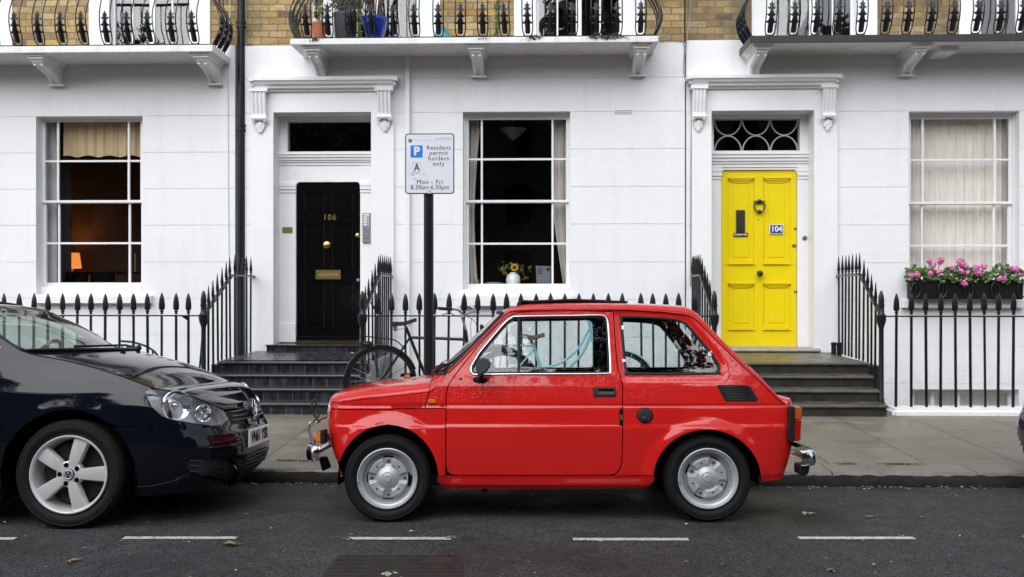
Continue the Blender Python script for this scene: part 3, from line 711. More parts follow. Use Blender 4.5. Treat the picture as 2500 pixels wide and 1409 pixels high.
MB().lathe([(.030, 0), (.030, -.008), (.02, -.014), (.012, -.012), (.010, -.020), (0, -.021)], (X(1962.4), Yd - .035, Z(582)), 'y', 16).build('door_bell', M['dull_brass'], HRt, smooth=True)
# fanlight tracery: three hanging and three standing half loops
ft = MB(); xa, xb = X(1743), X(1949); ww = (xb - xa)/3; zt, zb_ = Z(292), Z(370); zm = (zt + zb_)/2
for k in range(3):
    c = xa + ww*(k + .5)
    ft.tube([(c + (ww/2 - .008)*math.cos(R(a)), Yd + .005, zt - (zt - zm - .004)*math.sin(R(a))) for a in range(0, 181, 10)], .0085, 6)
    ft.tube([(c + (ww/2 - .008)*math.cos(R(a)), Yd + .005, zb_ + (zm - .004 - zb_)*math.sin(R(a))) for a in range(0, 181, 10)], .0085, 6)
ft.build('tracery', simple('grey_white_lead', (.42, .43, .42), .5), tg2, smooth=True)

# ---- door surrounds: pilasters, cornice hood, scroll consoles
def console(mb, xc, w, ztop, zbot, y0, proj):
    """S-scroll bracket with flutes and a leaf drop, seen from the front"""
    Hh = ztop - zbot
    def pr(t): # projection at t from the top 0..1
        return proj*(1.0 - .15*t) if t < .05 else proj*(.98 - .50*min(1, t/.62)**1.4) + proj*.22*math.exp(-((t - .66)/.055)**2)
    prof = [(y0 - pr(i/24*.70), ztop - Hh*.70*i/24) for i in range(25)]
    poly = [(y0, ztop)] + prof + [(y0, ztop - Hh*.72)]
    mb.prism(poly, 'x', xc - w*.42, xc + w*.42)
    for s_ in (-.40, -.14, .14, .40): # raised flutes
        pts = [(xc + s_*w, y - .004, z) for (y, z) in prof[1:]]; mb.tube(pts, w*.085, 6)
    mb.tube([(xc - w*.5, y0 - proj*.62, ztop - Hh*.655), (xc + w*.5, y0 - proj*.62, ztop - Hh*.655)], w*.17, 12)
    for s_ in (-1, 1): mb.ball((xc + s_*w*.40, y0 - proj*.55, ztop - Hh*.70), w*.17, 8)
    # leaf
    for k, (dx, zz, rr) in enumerate([(0, .80, .30), (-.25, .78, .17), (.25, .78, .17), (-.18, .86, .17), (.18, .86, .17), (0, .92, .19), (-.10, .95, .10), (.10, .95, .10), (0, .985, .08)]):
        mb.ball((xc + dx*w, y0 - .02, ztop - Hh*zz), w*rr, 8, .8, .55, 1.25)
def surround(h, op, px0, px1, corn, cons, zsplit):
    """flat raised surround with opening, cornice corn=(px0,px1,pytop,pybot)"""
    pc = (px0 + px1)/2; ys_ = YF - .035; x0, x1 = wx(px0, ys_), wx(px1, ys_)
    zt = wz(pc, corn[3] - 2, ys_); zb_ = ZL - .0
    s = MB()
    for r_ in sub_rects(x0, x1, zb_, zt, [op]): s.box(r_[0], r_[1], ys_, YF - .0005, r_[2], r_[3])
    s.build('door_surround', M['trim'], h)
    c = MB(); Yc = YF - .19; a, b = wx(corn[0], Yc), wx(corn[1], Yc); z1, z0 = wz(pc, corn[2], Yc), wz(pc, corn[3], YF - .1)
    hh = z1 - z0
    prof = [(YF, z1 + .012), (Yc, z1), (Yc, z1 - hh*.28), (Yc + .02, z1 - hh*.34), (Yc + .035, z1 - hh*.52), (Yc + .07, z1 - hh*.62), (Yc + .075, z1 - hh*.78), (Yc + .115, z1 - hh*.84), (Yc + .125, z1 - hh), (YF, z1 - hh)]
    c.prism(prof, 'x', a + .06, b - .06)
    # returned ends follow the same profile
    for s_, e in ((a, 1), (b, -1)):
        for (dy, zz0, zz1) in ((0, z1 - hh*.34, z1 - .001), (.04, z1 - hh*.62, z1 - hh*.34), (.08, z1 - hh*.84, z1 - hh*.62)):
            c.box(s_ + e*dy*.7, s_ + e*.0605, Yc + dy + .001, YF, zz0, zz1)
    c.build('cornice', M['trim'], h, bevel=.004)
    for (pa, pb, t, bt) in cons:
        k = MB(); yy = YF - .036; xc_ = wx((pa + pb)/2, yy - .06); w = wx(pb, yy) - wx(pa, yy); z_t, z_b = wz(pc, t, yy - .06), wz(pc, bt, yy - .03)
        console(k, xc_, w, z_t, z_b, yy, .105)
        k.box(xc_ - w*.62, xc_ + w*.62, yy - .125, yy, z_t - .012, z_t + .03)
        k.build('console', M['trim'], h, smooth=35)
surround(HM, oDM, 614, 961, (605, 970, 186, 222), ((615, 651, 222, 323), (921, 956, 222, 321)), 0)
surround(HRt, oDR, 1689, 2045, (1678, 2057, 181, 215), ((1690, 1723, 215, 320), (2007, 2040, 215, 320)), 0)

# air brick
ab = MB(); v = MB(); x0, x1 = wx(1501, YF), wx(1542, YF); zt = wz(1521, 268, YF); zb_ = wz(1521, 279, YF)
ab.box(x0 - .01, x1 + .01, YF - .004, YF + .01, zb_ - .004, zt + .004); abo = ab.build('air_brick', M['stucco'], HM, bevel=.002)
for i in range(9):
    for j in range(2):
        cx = x0 + (x1 - x0)*(i + .5)/9; cz = zb_ + (zt - zb_)*(.27 + .46*j); v.box(cx - .0065, cx + .0065, YF - .0055, YF - .003, cz - .0065, cz + .0065)
v.build('vent_holes', M['liner'], abo)

# downpipes and cables
dpx = wx(587.5, YF - .02)
dp = MB().tube([(dpx, YF + .0, -2.2), (dpx, YF + .0, 7.5)], .050, 16)
for z in (wz(588, 312, YF), wz(588, 60, YF), wz(588, 640, YF)):
    dp.lathe([(.05, -.05), (.062, -.045), (.062, -.02), (.054, -.015), (.054, .01), (.062, .015), (.062, .04), (.05, .045)], (dpx, YF + .0, z), 'z', 16)
o = dp.build('drainpipe', M['iron'], None, smooth=True, origin=(dpx, YF, 0)); dec(o, 'black cast iron drainpipe running full height between two houses', 'drainpipe')
wpx = wx(995, YF - .04)
o = MB().box(wpx - .030, wpx + .030, YF - .06, YF - .002, -.3, wz(995, 137, YF)).box(wpx - .036, wpx + .036, YF - .066, YF - .002, wz(995, 142, YF), wz(995, 136, YF)).build('drainpipe', M['trim'], None, bevel=.006, origin=(wpx, YF, 0)); dec(o, 'slim white square drainpipe running down behind the parking sign', 'drainpipe')
def cable(label, pts, r=.007, mat='greycable'):
    P = cat([tuple(W(px, py, YF - dy)) for px, py, dy in pts], 5)
    o = MB().tube(P, r, 6).build('cable', M[mat], None, smooth=True, origin=P[-1]); dec(o, label, 'cable')
M['greycable'] = simple('weathered_cable', (.28, .26, .23), .6, var=.2)
M['whitecable'] = simple('painted_cable', (.6, .6, .6), .5)
cable('grey cable hanging down the joint between the white and sooty brick houses', [(1690, -60, .03), (1686, 20, .03), (1677, 95, .03), (1670, 150, .02), (1671, 182, .02), (1683, 205, .02), (1688, 260, .02), (1687, 420, .02), (1686, 700, .02)])
cable('thin cable running from the middle balcony along the top of the stucco', [(1600, 94, .02), (1650, 92, .02), (1664, 96, .02), (1671, 115, .02), (1669, 160, .02)], .006)
cable('thin painted cable down the wall left of the black drainpipe', [(562, -40, -.04), (560, 90, -.02), (557, 200, .008), (557, 420, .008), (559, 640, .008)], .005, 'whitecable')

# ================================================================ BALCONIES (parts of their houses)
def baluster_mesh():
    b = MB()
    def yz(z): return -.115*math.sin(math.pi*min(1, z/.62))**1.1 * (1 if z < .62 else 0) + (.02*(z - .62) if z > .62 else 0)
    for s_ in (-1, 1):
        pts = []
        for i in range(21):
            z = .035 + (.93 - .035)*i/20
            pts.append((s_*.062*(1 if z > .09 else .75 + .25*(z - .035)/.055), yz(z), z))
        b.tube(pts, .0075, 5)
        b.tube([(s_*.046, yz(.04), .04), (s_*.03, yz(.02), .022), (s_*.022, 0, .0)], .009, 5)
    b.box(-.05, .05, -.018, -.004, .018, .03)
    # leaf ornament stacked up the middle
    def plate(poly, z0):
        n = len(poly); vs_ = [(x, yz(z0 + z) - .012, z0 + z) for x, z in poly] + [(x, yz(z0 + z) + .008, z0 + z) for x, z in poly]
        b.add(vs_, [tuple(range(n)), tuple(range(2*n-1, n-1, -1))] + [(i, n+i, n+(i+1) % n, (i+1) % n) for i in range(n)])
    sym = lambda h_: [(x, z) for x, z in h_] + [(-x, z) for x, z in reversed(h_)]
    plate(sym([(.020, 0), (.030, .015), (.030, .10), (.036, .112)]), .045)
    plate(sym([(.016, 0), (.050, -.004), (.062, .018), (.040, .012), (.030, .03), (.020, .07)]), .155)
    plate(sym([(.014, 0), (.040, .004), (.054, .026), (.034, .022), (.022, .045), (.014, .08)]), .222)
    plate(sym([(.010, 0), (.034, .008), (.048, .034), (.026, .026), (.020, .05), (.030, .070), (.012, .075), (.004, .10)]), .295)
    b.tube([(0, yz(.05 + .35*t/8) - .014, .05 + .35*t/8) for t in range(9)], [.012, .020, .022, .020, .018, .016, .015, .012, .006], 6)
    return b
bal_me = baluster_mesh().mesh('baluster', M['iron'], smooth=40)
def balcony(h, px0, px1, pyt, pyb, bals, brackets, edge='trim', end_l=False, end_r=False, Ys=YF - .66):
    x0 = wx(px0, Ys) if px0 is not None else xL0 - 1; x1 = wx(px1, Ys) if px1 is not None else xR1 + 1
    pc = ((px0 or 100) + (px1 or 2400))/2; z1 = wz(pc, pyt, Ys); z0 = wz(pc, pyb, Ys)
    s = MB().box(x0, x1, Ys, YF - .0006, z0, z1)
    bo = s.build('balcony', M['slab_paint'], h, bevel=.006)
    if edge == 'iron':
        e = MB().box(x0 - .012, x1 + .012, Ys - .02, Ys - .001, z0 - .004, z1 + .02)
        if end_l: e.box(x0 - .012, x0 - .001, Ys, YF - .01, z0 - .004, z1 + .02)
        e.build('slab_edging', M['iron_dull'], bo, bevel=.004)
    yb = Ys + .07
    for p in bals: inst('baluster', bal_me, bo, (wx(p, yb), yb, z1 + (.02 if edge == 'iron' else .002)), (R(rnd.gauss(0, .8)), R(rnd.gauss(0, .7)), R(rnd.gauss(0, 2.5))))
    zt = z1 + .93
    rl = MB().tube([(x0 + .05, yb + .01, zt), (x1 - .05, yb + .01, zt)], .02, 8).box(x0 + .05, x1 - .05, yb - .006, yb + .012, z1 + .016, z1 + .028)
    for on, xe, e in ((end_l, x0 + .07, -1), (end_r, x1 - .07, 1)):
        if on:
            rl.tube([(xe, yb + .01, zt), (xe, YF - .01, zt)], .02, 8)
            for k in range(3): inst('baluster', bal_me, bo, (xe, yb + .14 + .17*k, z1 + .002), (0, 0, R(-90)*(-1 if e > 0 else 1) ))
    rl.build('balcony_rail', M['iron'], bo, smooth=40)
    for p in brackets:
        w = .095; yfr = Ys + .05; xc_ = wx(p, yfr + .05); k = MB(); zt_ = z0
        prof = [(YF, zt_ - .045), (yfr + .05, zt_ - .045), (yfr + .06, zt_ - .075), (yfr + .10, zt_ - .10)] + [(yfr + .10 + (YF - yfr - .18)*(t/8)**.8, zt_ - .10 - .145*(t/8)**1.6 - .012*math.sin(t/8*6.28)) for t in range(1, 9)] + [(YF, zt_ - .255)]
        k.prism(prof, 'x', xc_ - w*.72, xc_ + w*.72)
        k.box(xc_ - w*1.25, xc_ + w*1.25, yfr, YF, zt_ - .022, zt_ - .001); k.box(xc_ - w*1.0, xc_ + w*1.0, yfr + .025, YF, zt_ - .05, zt_ - .0225)
        for s_ in (-.45, .45): k.tube([(xc_ + s_*w, y - .002, z) for y, z in prof[3:-1]], w*.2, 6)
        k.box(xc_ - w*1.0, xc_ + w*1.0, YF - .09, YF, zt_ - .275, zt_ - .2555)
        k.build('bracket', M['trim'], bo, smooth=35)
    return bo, z1, yb
bL, zbL, ybL = balcony(HL, None, 519, 111, 127.5, [-120, -64, -8, 47, 101, 156, 210, 265, 318, 371, 425, 478], (88, 490, -330), end_r=True)
bM, zbM, ybM = balcony(HM, 708, 1608, 91, 106, [752, 803, 860, 910, 964, 1015, 1071, 1124, 1179.5, 1234, 1289, 1342.5, 1398, 1455, 1506, 1563], (762, 1162, 1566), end_l=True, end_r=True)
bR, zbR, ybR = balcony(HRt, 1834, None, 90, 103, [1878, 1935, 1989, 2043, 2100, 2158, 2210, 2266, 2321, 2379, 2435, 2488, 2543, 2598], (1862, 2250, 2640), edge='iron', end_l=True)
# odd metal angle bracket beside the stone one on the right
MB().box(wx(2283, YF - .3), wx(2329, YF - .3), YF - .45, YF - .002, wz(2300, 128, YF - .4), wz(2300, 112, YF - .4)).build('angle_bracket', M['trim'], bR, bevel=.01)

# ================================================================ STEPS
def on_line(px, P0, P1):
    """point of the vertical plane through P0,P1 (world x,y) seen at pixel column px"""
    xc = (px - 1250)/FPX; d = Vector((xc*CT - ST, xc*ST + CT)); A = Vector(P0[:2]); B = Vector(P1[:2]) - A
    t = A.x*B.y - A.y*B.x; t /= (d.x*B.y - d.y*B.x); p = d*t; return p.x, p.y
PLL = (wx(497, YR), YR); WLL = (wx(620, YF - .01), YF - .01)
PLR = (wx(885, YR), YR); WLR = (wx(956, YF - .01), YF - .01)
PRL = (wx(1744, YR), YR); WRL = (wx(1689, YF - .01), YF - .01)
PRR = (wx(2151.5, YR), YR); WRR = (wx(2044, YF - .01), YF - .01)
YS = [10.70, 10.44, 10.18, 9.92]; zp = .115; rh = (ZL - zp)/4
lerp = lambda a, b, t: a + (b - a)*t
def steps(name, label, P0, P1, Q0, Q1, matT, matR, tiled, ext=.0):
    root = thing(name, label, 'steps', ((P0[0] + Q0[0])/2, 10.2, zp))
    def xa(y): return lerp(P0[0], P1[0], (y - YR)/(YF - YR)) - ext
    def xb(y): return lerp(Q0[0], Q1[0], (y - YR)/(YF - YR)) + ext
    T = MB(); Rz = MB(); fl = .035
    for i, y in enumerate(YS):
        z1 = ZL - rh*i; yb = YF - .003 if i == 0 else YS[i-1] + .05
        T.prism([(y, z1 - fl), (y - .012, z1 - fl*.8), (y - .015, z1 - fl*.45), (y - .010, z1 - .006), (y, z1), (yb, z1 + .003), (yb, z1 - fl)], 'x', xa(y) - .0, xb(y))
        Rz.box(xa(y) + .012, xb(y) - .012, y + .012, yb, (ZL - rh*(i + 1)) - (.0 if i < 3 else .2), z1 - fl)
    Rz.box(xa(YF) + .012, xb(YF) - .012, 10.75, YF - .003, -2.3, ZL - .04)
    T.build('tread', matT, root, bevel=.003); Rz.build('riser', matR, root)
    return root, xa, xb
def tile_mat(name):
    m, n, l, b = newmat(name)
    g = n.new('ShaderNodeNewGeometry'); sp = n.new('ShaderNodeSeparateXYZ'); l.new(g.outputs['Position'], sp.inputs[0])
    cm = n.new('ShaderNodeCombineXYZ'); l.new(sp.outputs[0], cm.inputs[0]); l.new(sp.outputs[1], cm.inputs[1])
    br = n.new('ShaderNodeTexBrick'); l.new(cm.outputs[0], br.inputs['Vector']); br.inputs['Scale'].default_value = 1; br.inputs['Brick Width'].default_value = .152; br.inputs['Row Height'].default_value = .152; br.offset = 0.0
    br.inputs['Mortar Size'].default_value = .004; br.inputs['Color1'].default_value = (.013, .014, .017, 1); br.inputs['Color2'].default_value = (.030, .031, .035, 1); br.inputs['Mortar'].default_value = (.10, .10, .105, 1)
    nz = tex(n, l, 'Noise', 7, 6, .7, world_pos(n, l, (2.2, 1, .5)))
    l.new(mixc(n, l, 1, br.outputs['Color'], ramp(n, l, nz.outputs['Fac'], [(.35, .35), (.65, 1.35)]), 'MULTIPLY'), b.inputs['Base Color'])
    l.new(ramp(n, l, nz.outputs['Fac'], [(.35, .14), (.65, .45)]), b.inputs['Roughness']); setp(b, spec=.3)
    bump(n, l, b, math_(n, l, 'SUBTRACT', math_(n, l, 'MULTIPLY', nz.outputs['Fac'], .4), br.outputs['Fac']), .002); return m
M['tiles'] = tile_mat('black_step_tiles')
M['nosing'] = simple('tile_nosing', (.038, .040, .044), .22, var=.3, vscale=12, bmp=.001, bscale=30)
st1, xa1, xb1 = steps('front_steps', 'wet black tiled steps leading up to the black door', PLL, WLL, PLR, WLR, M['nosing'], M['tiles'], True)
# tiled landing sheet and top step under the black door
MB().grid([[(xa1(y) + .03, y, ZL + .0065), (xb1(y) - .03, y, ZL + .0065)] for y in (10.76, YF - .006)]).build('landing_tiles', M['tiles'], st1)
a, b = wx(651, YF - .12), wx(882, YF - .12)
MB().box(a, b, YF - .12, YF + .24, ZL + .007, wz(766, 845.5, YF - .12)).build('door_step', M['tiles'], st1)
MB().box(a - .012, b + .012, YF - .14, YF + .245, wz(766, 845.5, YF - .12), wz(766, 842, YF - .12)).build('step_nosing', M['nosing'], st1, bevel=.003)
MB().box(oDM[0], oDM[1], YF + .246, YF + .4, ZL, dz0 + .01).build('sill_block', M['nosing'], st1)
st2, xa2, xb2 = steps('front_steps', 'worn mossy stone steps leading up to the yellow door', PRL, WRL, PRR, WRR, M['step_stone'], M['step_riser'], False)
a, b = wx(1716, YF - .1), wx(2003, YF - .1); zt = wz(1860, 851, YF - .1)
MB().prism([(YF - .10, ZL + .006), (YF - .118, ZL + .02), (YF - .118, zt - .022), (YF - .10, zt), (YF + .40, zt + .006), (YF + .40, ZL + .006)], 'x', a, b).build('threshold', M['threshold'], st2, bevel=.004)

# ================================================================ RAILINGS
zr = 1.10      # street rail height
def spear(mb, z, s=1.0):
    mb.lathe([(.010, 0), (.018, .003), (.018, .008), (.011, .012), (.012, .020), (.021, .026), (.021, .032), (.012, .038), (.013, .043), (.022, .046), (.022, .050)], (0, 0, z), 'z', 10)
    mb.lathe([(.026*s, .050), (.031*s, .056), (.032*s, .085), (.030*s, .125), (.024*s, .165), (.014*s, .200), (.006*s, .218), (0, .227)], (0, 0, z), 'z', 8, 1, .62)
def spike(mb, z, H_=.24):
    mb.lathe([(.010, 0), (.018, .004), (.018, .010), (.010, .015), (.010, .025), (.018, .032), (.018, .038), (.011, .044), (.018, .055), (.019, .075), (.012, .14), (.0045, H_ - .02), (0, H_)], (0, 0, z), 'z', 8, 1, .7)
def picket_me(kind, zb):
    m = MB().box(-.0105, .0105, -.0105, .0105, zb - zr, -.004)
    (spear if kind == 'spear' else spike)(m, .012); return m.mesh('railing_bar', M['iron'], smooth=35)
def end_post(root, x, y, zb, tall=True):
    m = MB()
    q = zr - zb; m.lathe([(.046, 0), (.046, .10), (.038, .115), (.032, .12), (.030, .15), (.026, .16), (.024, q - .16), (.025, q - .12), (.034, q - .09), (.046, q - .055), (.049, q - .02), (.049, q + .010), (.038, q + .020), (.030, q + .035), (.029, q + .10), (.037, q + .104), (.037, q + .114), (.029, q + .118), (.030, q + .16), (.025, q + .21), (.013, q + .25), (0, q + .262)], (x, y, zb), 'z', 14)
    m.build('end_post', M['iron'], root, smooth=35)
spear_me = picket_me('spear', .18)
def street_rail(root, x0, x1, pxs, break_at=None):
    mb = MB().box(x0, x1, YR - .022, YR + .022, zr - .006, zr + .008); 
    mb.build('rail', M['iron'], root, bevel=.003)
    for p in pxs: inst('railing_bar', spear_me, root, (wx(p, YR), YR, zr + rnd.uniform(-.004, .004)), (R(rnd.gauss(0, .5)), R(rnd.gauss(0, .35)), R(rnd.uniform(-12, 12))))
def stair_rail(root, P0, P1, pxs, top_px):
    """rises from the post at P0 to the level part at the wall P1"""
    zt = 1.535; xt, yt = on_line(top_px, P0, P1)
    u = Vector((P1[0] - P0[0], P1[1] - P0[1])).normalized(); nx, ny = -u.y*.020, u.x*.020
    A = (P0[0], P0[1], zr + .01); B = (xt, yt, zt); C = (P1[0], P1[1], zt); m = MB()
    for a, b in ((A, B), (B, C)):
        vs_ = []
        for (p, dz) in ((a, -.012), (b, -.012)):
            vs_ += [(p[0] - nx, p[1] - ny, p[2] + dz), (p[0] + nx, p[1] + ny, p[2] + dz), (p[0] + nx, p[1] + ny, p[2] + dz + .022), (p[0] - nx, p[1] - ny, p[2] + dz + .022)]
        m.add(vs_, [(0, 1, 2, 3), (7, 6, 5, 4), (0, 4, 5, 1), (1, 5, 6, 2), (2, 6, 7, 3), (3, 7, 4, 0)])
    m.build('rail', M['iron'], root)
    for p in pxs:
        x, y = on_line(p, P0, P1); f = (y - P0[1])/(yt - P0[1]); z = zr + (zt - zr)*min(1, f)
        k = next((i for i, s_ in enumerate(YS) if y > s_), 3); zb = ZL - rh*k
        b = MB().box(-.0095, .0095, -.0095, .0095, zb - z, -.004); spike(b, .008)
        me = b.mesh('railing_bar', M['iron'], smooth=35); inst('railing_bar', me, root, (x, y, z), (0, R(rnd.gauss(0, .25)), 0))
def fence(label, loc): return thing('iron_railings', label, 'railings', loc)
# left area railing with its gate
f1 = fence('black spearhead railings along the pavement behind the black car', (PLL[0], YR, .12))
street_rail(f1, wx(-560, YR), PLL[0] - .03, [-550 + 35.6*k for k in range(15)] + [-16, 10, 47, 83, 117, 153, 189, 222, 257, 292, 326, 360, 395, 430, 460])
end_post(f1, PLL[0], YR, .115)
stair_rail(f1, PLL, WLL, (509, 520, 531, 542, 552.5, 561, 573.5, 583.5, 593, 602, 612.5), 566)
lk = MB(); x0, x1 = wx(294, YR), wx(326, YR); lk.box(x0, x1, YR - .03, YR + .03, wz(310, 880, YR), wz(310, 850, YR)); lk.tube([tuple(W(px, py, YR - .01)) for px, py in ((298, 850), (301, 843), (306, 842), (312, 848))], .007, 6)
lk.build('gate_lock', M['iron_dull'], f1, bevel=.004)
g_ = MB(); g_.prism([(wx(443, YR), zr - .006), (wx(463, YR), zr - .006), (wx(463, YR), zr - .09), (wx(458, YR), zr - .05)], 'y', YR - .006, YR + .006)
g_.tube([tuple(W(px, py, YR + .02)) for px, py in ((493, 830), (490, 870), (484, 935), (480, 985))], .010, 6); g_.build('brace', M['iron'], f1)
MB().box(wx(-560, YR), PLL[0] - .06, YR - .15, YR + .17, -2.3, .185).build('plinth', M['stucco'], f1, bevel=.015)
hr = MB().tube(cat([tuple(W(px, py, YR + .35)) for px, py in ((294, 833), (320, 835), (350, 843), (374, 856), (388, 873), (400, 892), (420, 960))], 4), .012, 8)
hr.tube([tuple(W(373, 855, YR + .35)), tuple(W(373, 960, YR + .35))], .010, 6)
o = hr.build('handrail', M['iron'], None, smooth=40, origin=tuple(W(373, 960, YR + .35))); dec(o, 'curved black handrail going down into the basement area behind the railings', 'handrail')
# middle railing
f2 = fence('black spearhead railings running from the tiled steps past the red car', (0, YR, .12))
street_rail(f2, PLR[0] + .03, PRL[0] - .03, [921, 956, 990, 1024, 1061, 1096, 1133, 1166, 1204, 1237, 1272, 1309, 1344, 1379, 1413, 1449, 1485, 1519, 1565, 1594, 1625.5, 1657, 1697])
end_post(f2, PLR[0], YR, .115); end_post(f2, PRL[0], YR, .115)
stair_rail(f2, PLR, WLR, (892, 900, 909, 916, 924, 928.5, 934, 939, 944, 949, 954), 926)
stair_rail(f2, PRL, WRL, (1733, 1727, 1721, 1714.5, 1709, 1705, 1701.5, 1698.5, 1695.5, 1693, 1690.5), 1711)
MB().tube([tuple(W(px, py, YR)) for px, py in ((905, 738), (915, 755), (935, 768))], .009, 6).build('brace', M['iron'], f2)
MB().box(PLR[0] + .06, PRL[0] - .06, YR - .15, YR + .17, -2.3, .185).build('plinth', M['stucco'], f2, bevel=.015)
# right railing
f3 = fence('black spearhead railings under the pink window box right of the yellow door', (PRR[0], YR, .12))
street_rail(f3, PRR[0] + .03, wx(2990, YR), [2188.5, 2225, 2260, 2297, 2332, 2368, 2403, 2438, 2474.5] + [2510 + 35.7*k for k in range(13)])
end_post(f3, PRR[0], YR, .115)
stair_rail(f3, PRR, WRR, (2137.6, 2127.6, 2118.5, 2109, 2098.5, 2090.4, 2081, 2072.7, 2065, 2056.8, 2047.7), 2100)
MB().box(PRR[0] + .06, wx(2990, YR), YR - .17, YR + .17, -2.3, .185).build('plinth', M['stucco'], f3, bevel=.03, seg=3)
bs = MB()
for px in (2035.5, 2049): bs.lathe([(.03, 0), (.03, .14), (.035, .15), (.035, .17), (.02, .18)], tuple(W(px, 872, YF - .35)), 'z', 10)
o = bs.build('boot_scraper', M['iron'], None, smooth=35, origin=tuple(W(2042, 872, YF - .35))); dec(o, 'short black iron boot scraper posts on the landing right of the yellow door', 'boot scraper')
# ================================================================ CAR TOOLS (camera-facing frame: x right, y away, z up)
def car_root(name, label, xc, yc, group=None):
    p = Vector((xc*CT - yc*ST, xc*ST + yc*CT, 0))
    o = thing(name, label, 'car', tuple(p), group, TH); OFF[o.name] = Vector((xc, yc, 0)); return o
def bspline(pts, n=60):
    P = np.array(pts, float); P = np.vstack([2*P[0]-P[1], P, 2*P[-1]-P[-2]]); out = []
    for i in range(len(P)-3):
        p0, p1, p2, p3 = P[i:i+4]
        for k in range(n):
            t = k/n; out.append(((1-t)**3*p0 + (3*t**3-6*t**2+4)*p1 + (-3*t**3+3*t**2+3*t+1)*p2 + t**3*p3)/6)
    out.append((P[-3] + 4*P[-2] + P[-1])/6 if False else (P[-3]+4*P[-2]+P[-1])/6)
    return np.array(out)
def table(pairs, sm=.008, lo=0.0, hi=1.7):
    z = np.arange(lo, hi, .002); v = np.interp(z, [p[0] for p in pairs], [p[1] for p in pairs])
    k = int(sm/.002); ker = np.exp(-np.linspace(-2.2, 2.2, 2*k+1)**2); ker /= ker.sum()
    vp = np.pad(v, k, mode='reflect', reflect_type='odd'); return z, np.convolve(vp, ker, 'valid')
def smooth01(t): t = np.clip(t, 0, 1); return t*t*(3-2*t)
class Shell:
    """body side that wraps round both ends: u runs along the plan outline, v is the height"""
    def __init__(s, contour, yc, inset):
        c = bspline(contour); d = np.r_[0, np.cumsum(np.hypot(*np.diff(c, axis=0).T))]
        s.U = d[-1]; s.d = d; s.c = c; s.yc = yc; s.inset = inset
        t = np.gradient(c, d, axis=0); t /= np.linalg.norm(t, axis=1)[:, None]
        s.n = np.stack([-t[:, 1], t[:, 0]], 1)
        mid = s.n[np.argmax(c[:, 1])]
        if mid[1] < 0: s.n = -s.n
        s.grid = None
    def S(s, u, v):
        u = np.asarray(u, float); v = np.asarray(v, float)
        x = np.interp(u, s.d, s.c[:, 0]); w = np.interp(u, s.d, s.c[:, 1]); nx = np.interp(u, s.d, s.n[:, 0]); nw = np.interp(u, s.d, s.n[:, 1])
        i = s.inset(x, w, nx, v)
        return np.stack([x - nx*i, s.yc - (w - nw*i), v], -1)
    def N(s, u, v):
        h = .0015; a = s.S(np.clip(u+h, 0, s.U), v) - s.S(np.clip(u-h, 0, s.U), v); b = s.S(u, v+h) - s.S(u, v-h)
        n = np.cross(a, b); n /= np.linalg.norm(n, axis=-1)[..., None] + 1e-12
        ref = s.S(u, v) - np.array([s.cx, s.yc, .5]); f = np.sign((n*ref).sum(-1)); f[f == 0] = 1
        return n*f[..., None]
    def proj(s, P): return np.stack([1250 + FPX*P[..., 0]/P[..., 1], 704.5 - FPX*(P[..., 2] - HC)/P[..., 1]], -1)
    def setup(s, u0, u1, cx, z0=.1, z1=1.5):
        s.cx = cx; s.u0, s.u1, s.z0, s.z1 = u0, u1, z0, z1
        uu, vv = np.meshgrid(np.linspace(u0, u1, 420), np.linspace(z0, z1, 140), indexing='ij')
        s.gu, s.gv = uu.ravel(), vv.ravel(); s.gp = s.proj(s.S(s.gu, s.gv))
    def inv(s, pts):
        out = []
        for px, py in pts:
            k = np.argmin((s.gp[:, 0]-px)**2 + (s.gp[:, 1]-py)**2); u, v = s.gu[k], s.gv[k]
            for _ in range(6):
                h = .002; q = s.proj(s.S(np.array([u, u+h, u]), np.array([v, v, v+h])))
                J = np.stack([(q[1]-q[0])/h, (q[2]-q[0])/h], 1); r = np.array([px, py]) - q[0]
                try: dlt = np.linalg.solve(J, r)
                except Exception: break
                dlt = np.clip(dlt, -.03, .03); u = min(max(u + dlt[0], s.u0), s.u1); v = min(max(v + dlt[1], s.z0), s.z1)
            out.append((u, v))
        return out
    def path(s, items, r=.012, spline=False, closed=True):
        """items: (px,py) or ('uv',u,v)"""
        uv = []
        px = [i for i in items if i[0] != 'uv']; m = iter(s.inv(px))
        for i in items: uv.append((i[1], i[2]) if i[0] == 'uv' else next(m))
        if spline: uv = cat(uv, 8, closed)
        out = []; n = len(uv)
        for i in range(n if closed else n-1):
            a, b = np.array(uv[i]), np.array(uv[(i+1) % n]); L = np.linalg.norm(b-a)
            if L < 1e-6: continue
            k = max(1, int(math.ceil(L/r)))
            for j in range(k): out.append(tuple(a + (b-a)*j/k))
        if not closed: out.append(tuple(uv[-1]))
        return out
def inside(P, poly):
    P = np.asarray(P); x, y = P[:, 0], P[:, 1]; c = np.zeros(len(P), bool); q = np.asarray(poly); n = len(q)
    for i in range(n):
        x0, y0 = q[i]; x1, y1 = q[(i+1) % n]
        if y0 == y1: continue
        m = ((y0 > y) != (y1 > y)) & (x < (x1-x0)*(y-y0)/(y1-y0) + x0); c ^= m
    return c
def mind(P, Q):
    P = np.asarray(P); Q = np.asarray(Q); out = np.empty(len(P))
    for i in range(0, len(P), 1500): out[i:i+1500] = np.sqrt(((P[i:i+1500, None, :] - Q[None])**2).sum(-1).min(1))
    return out
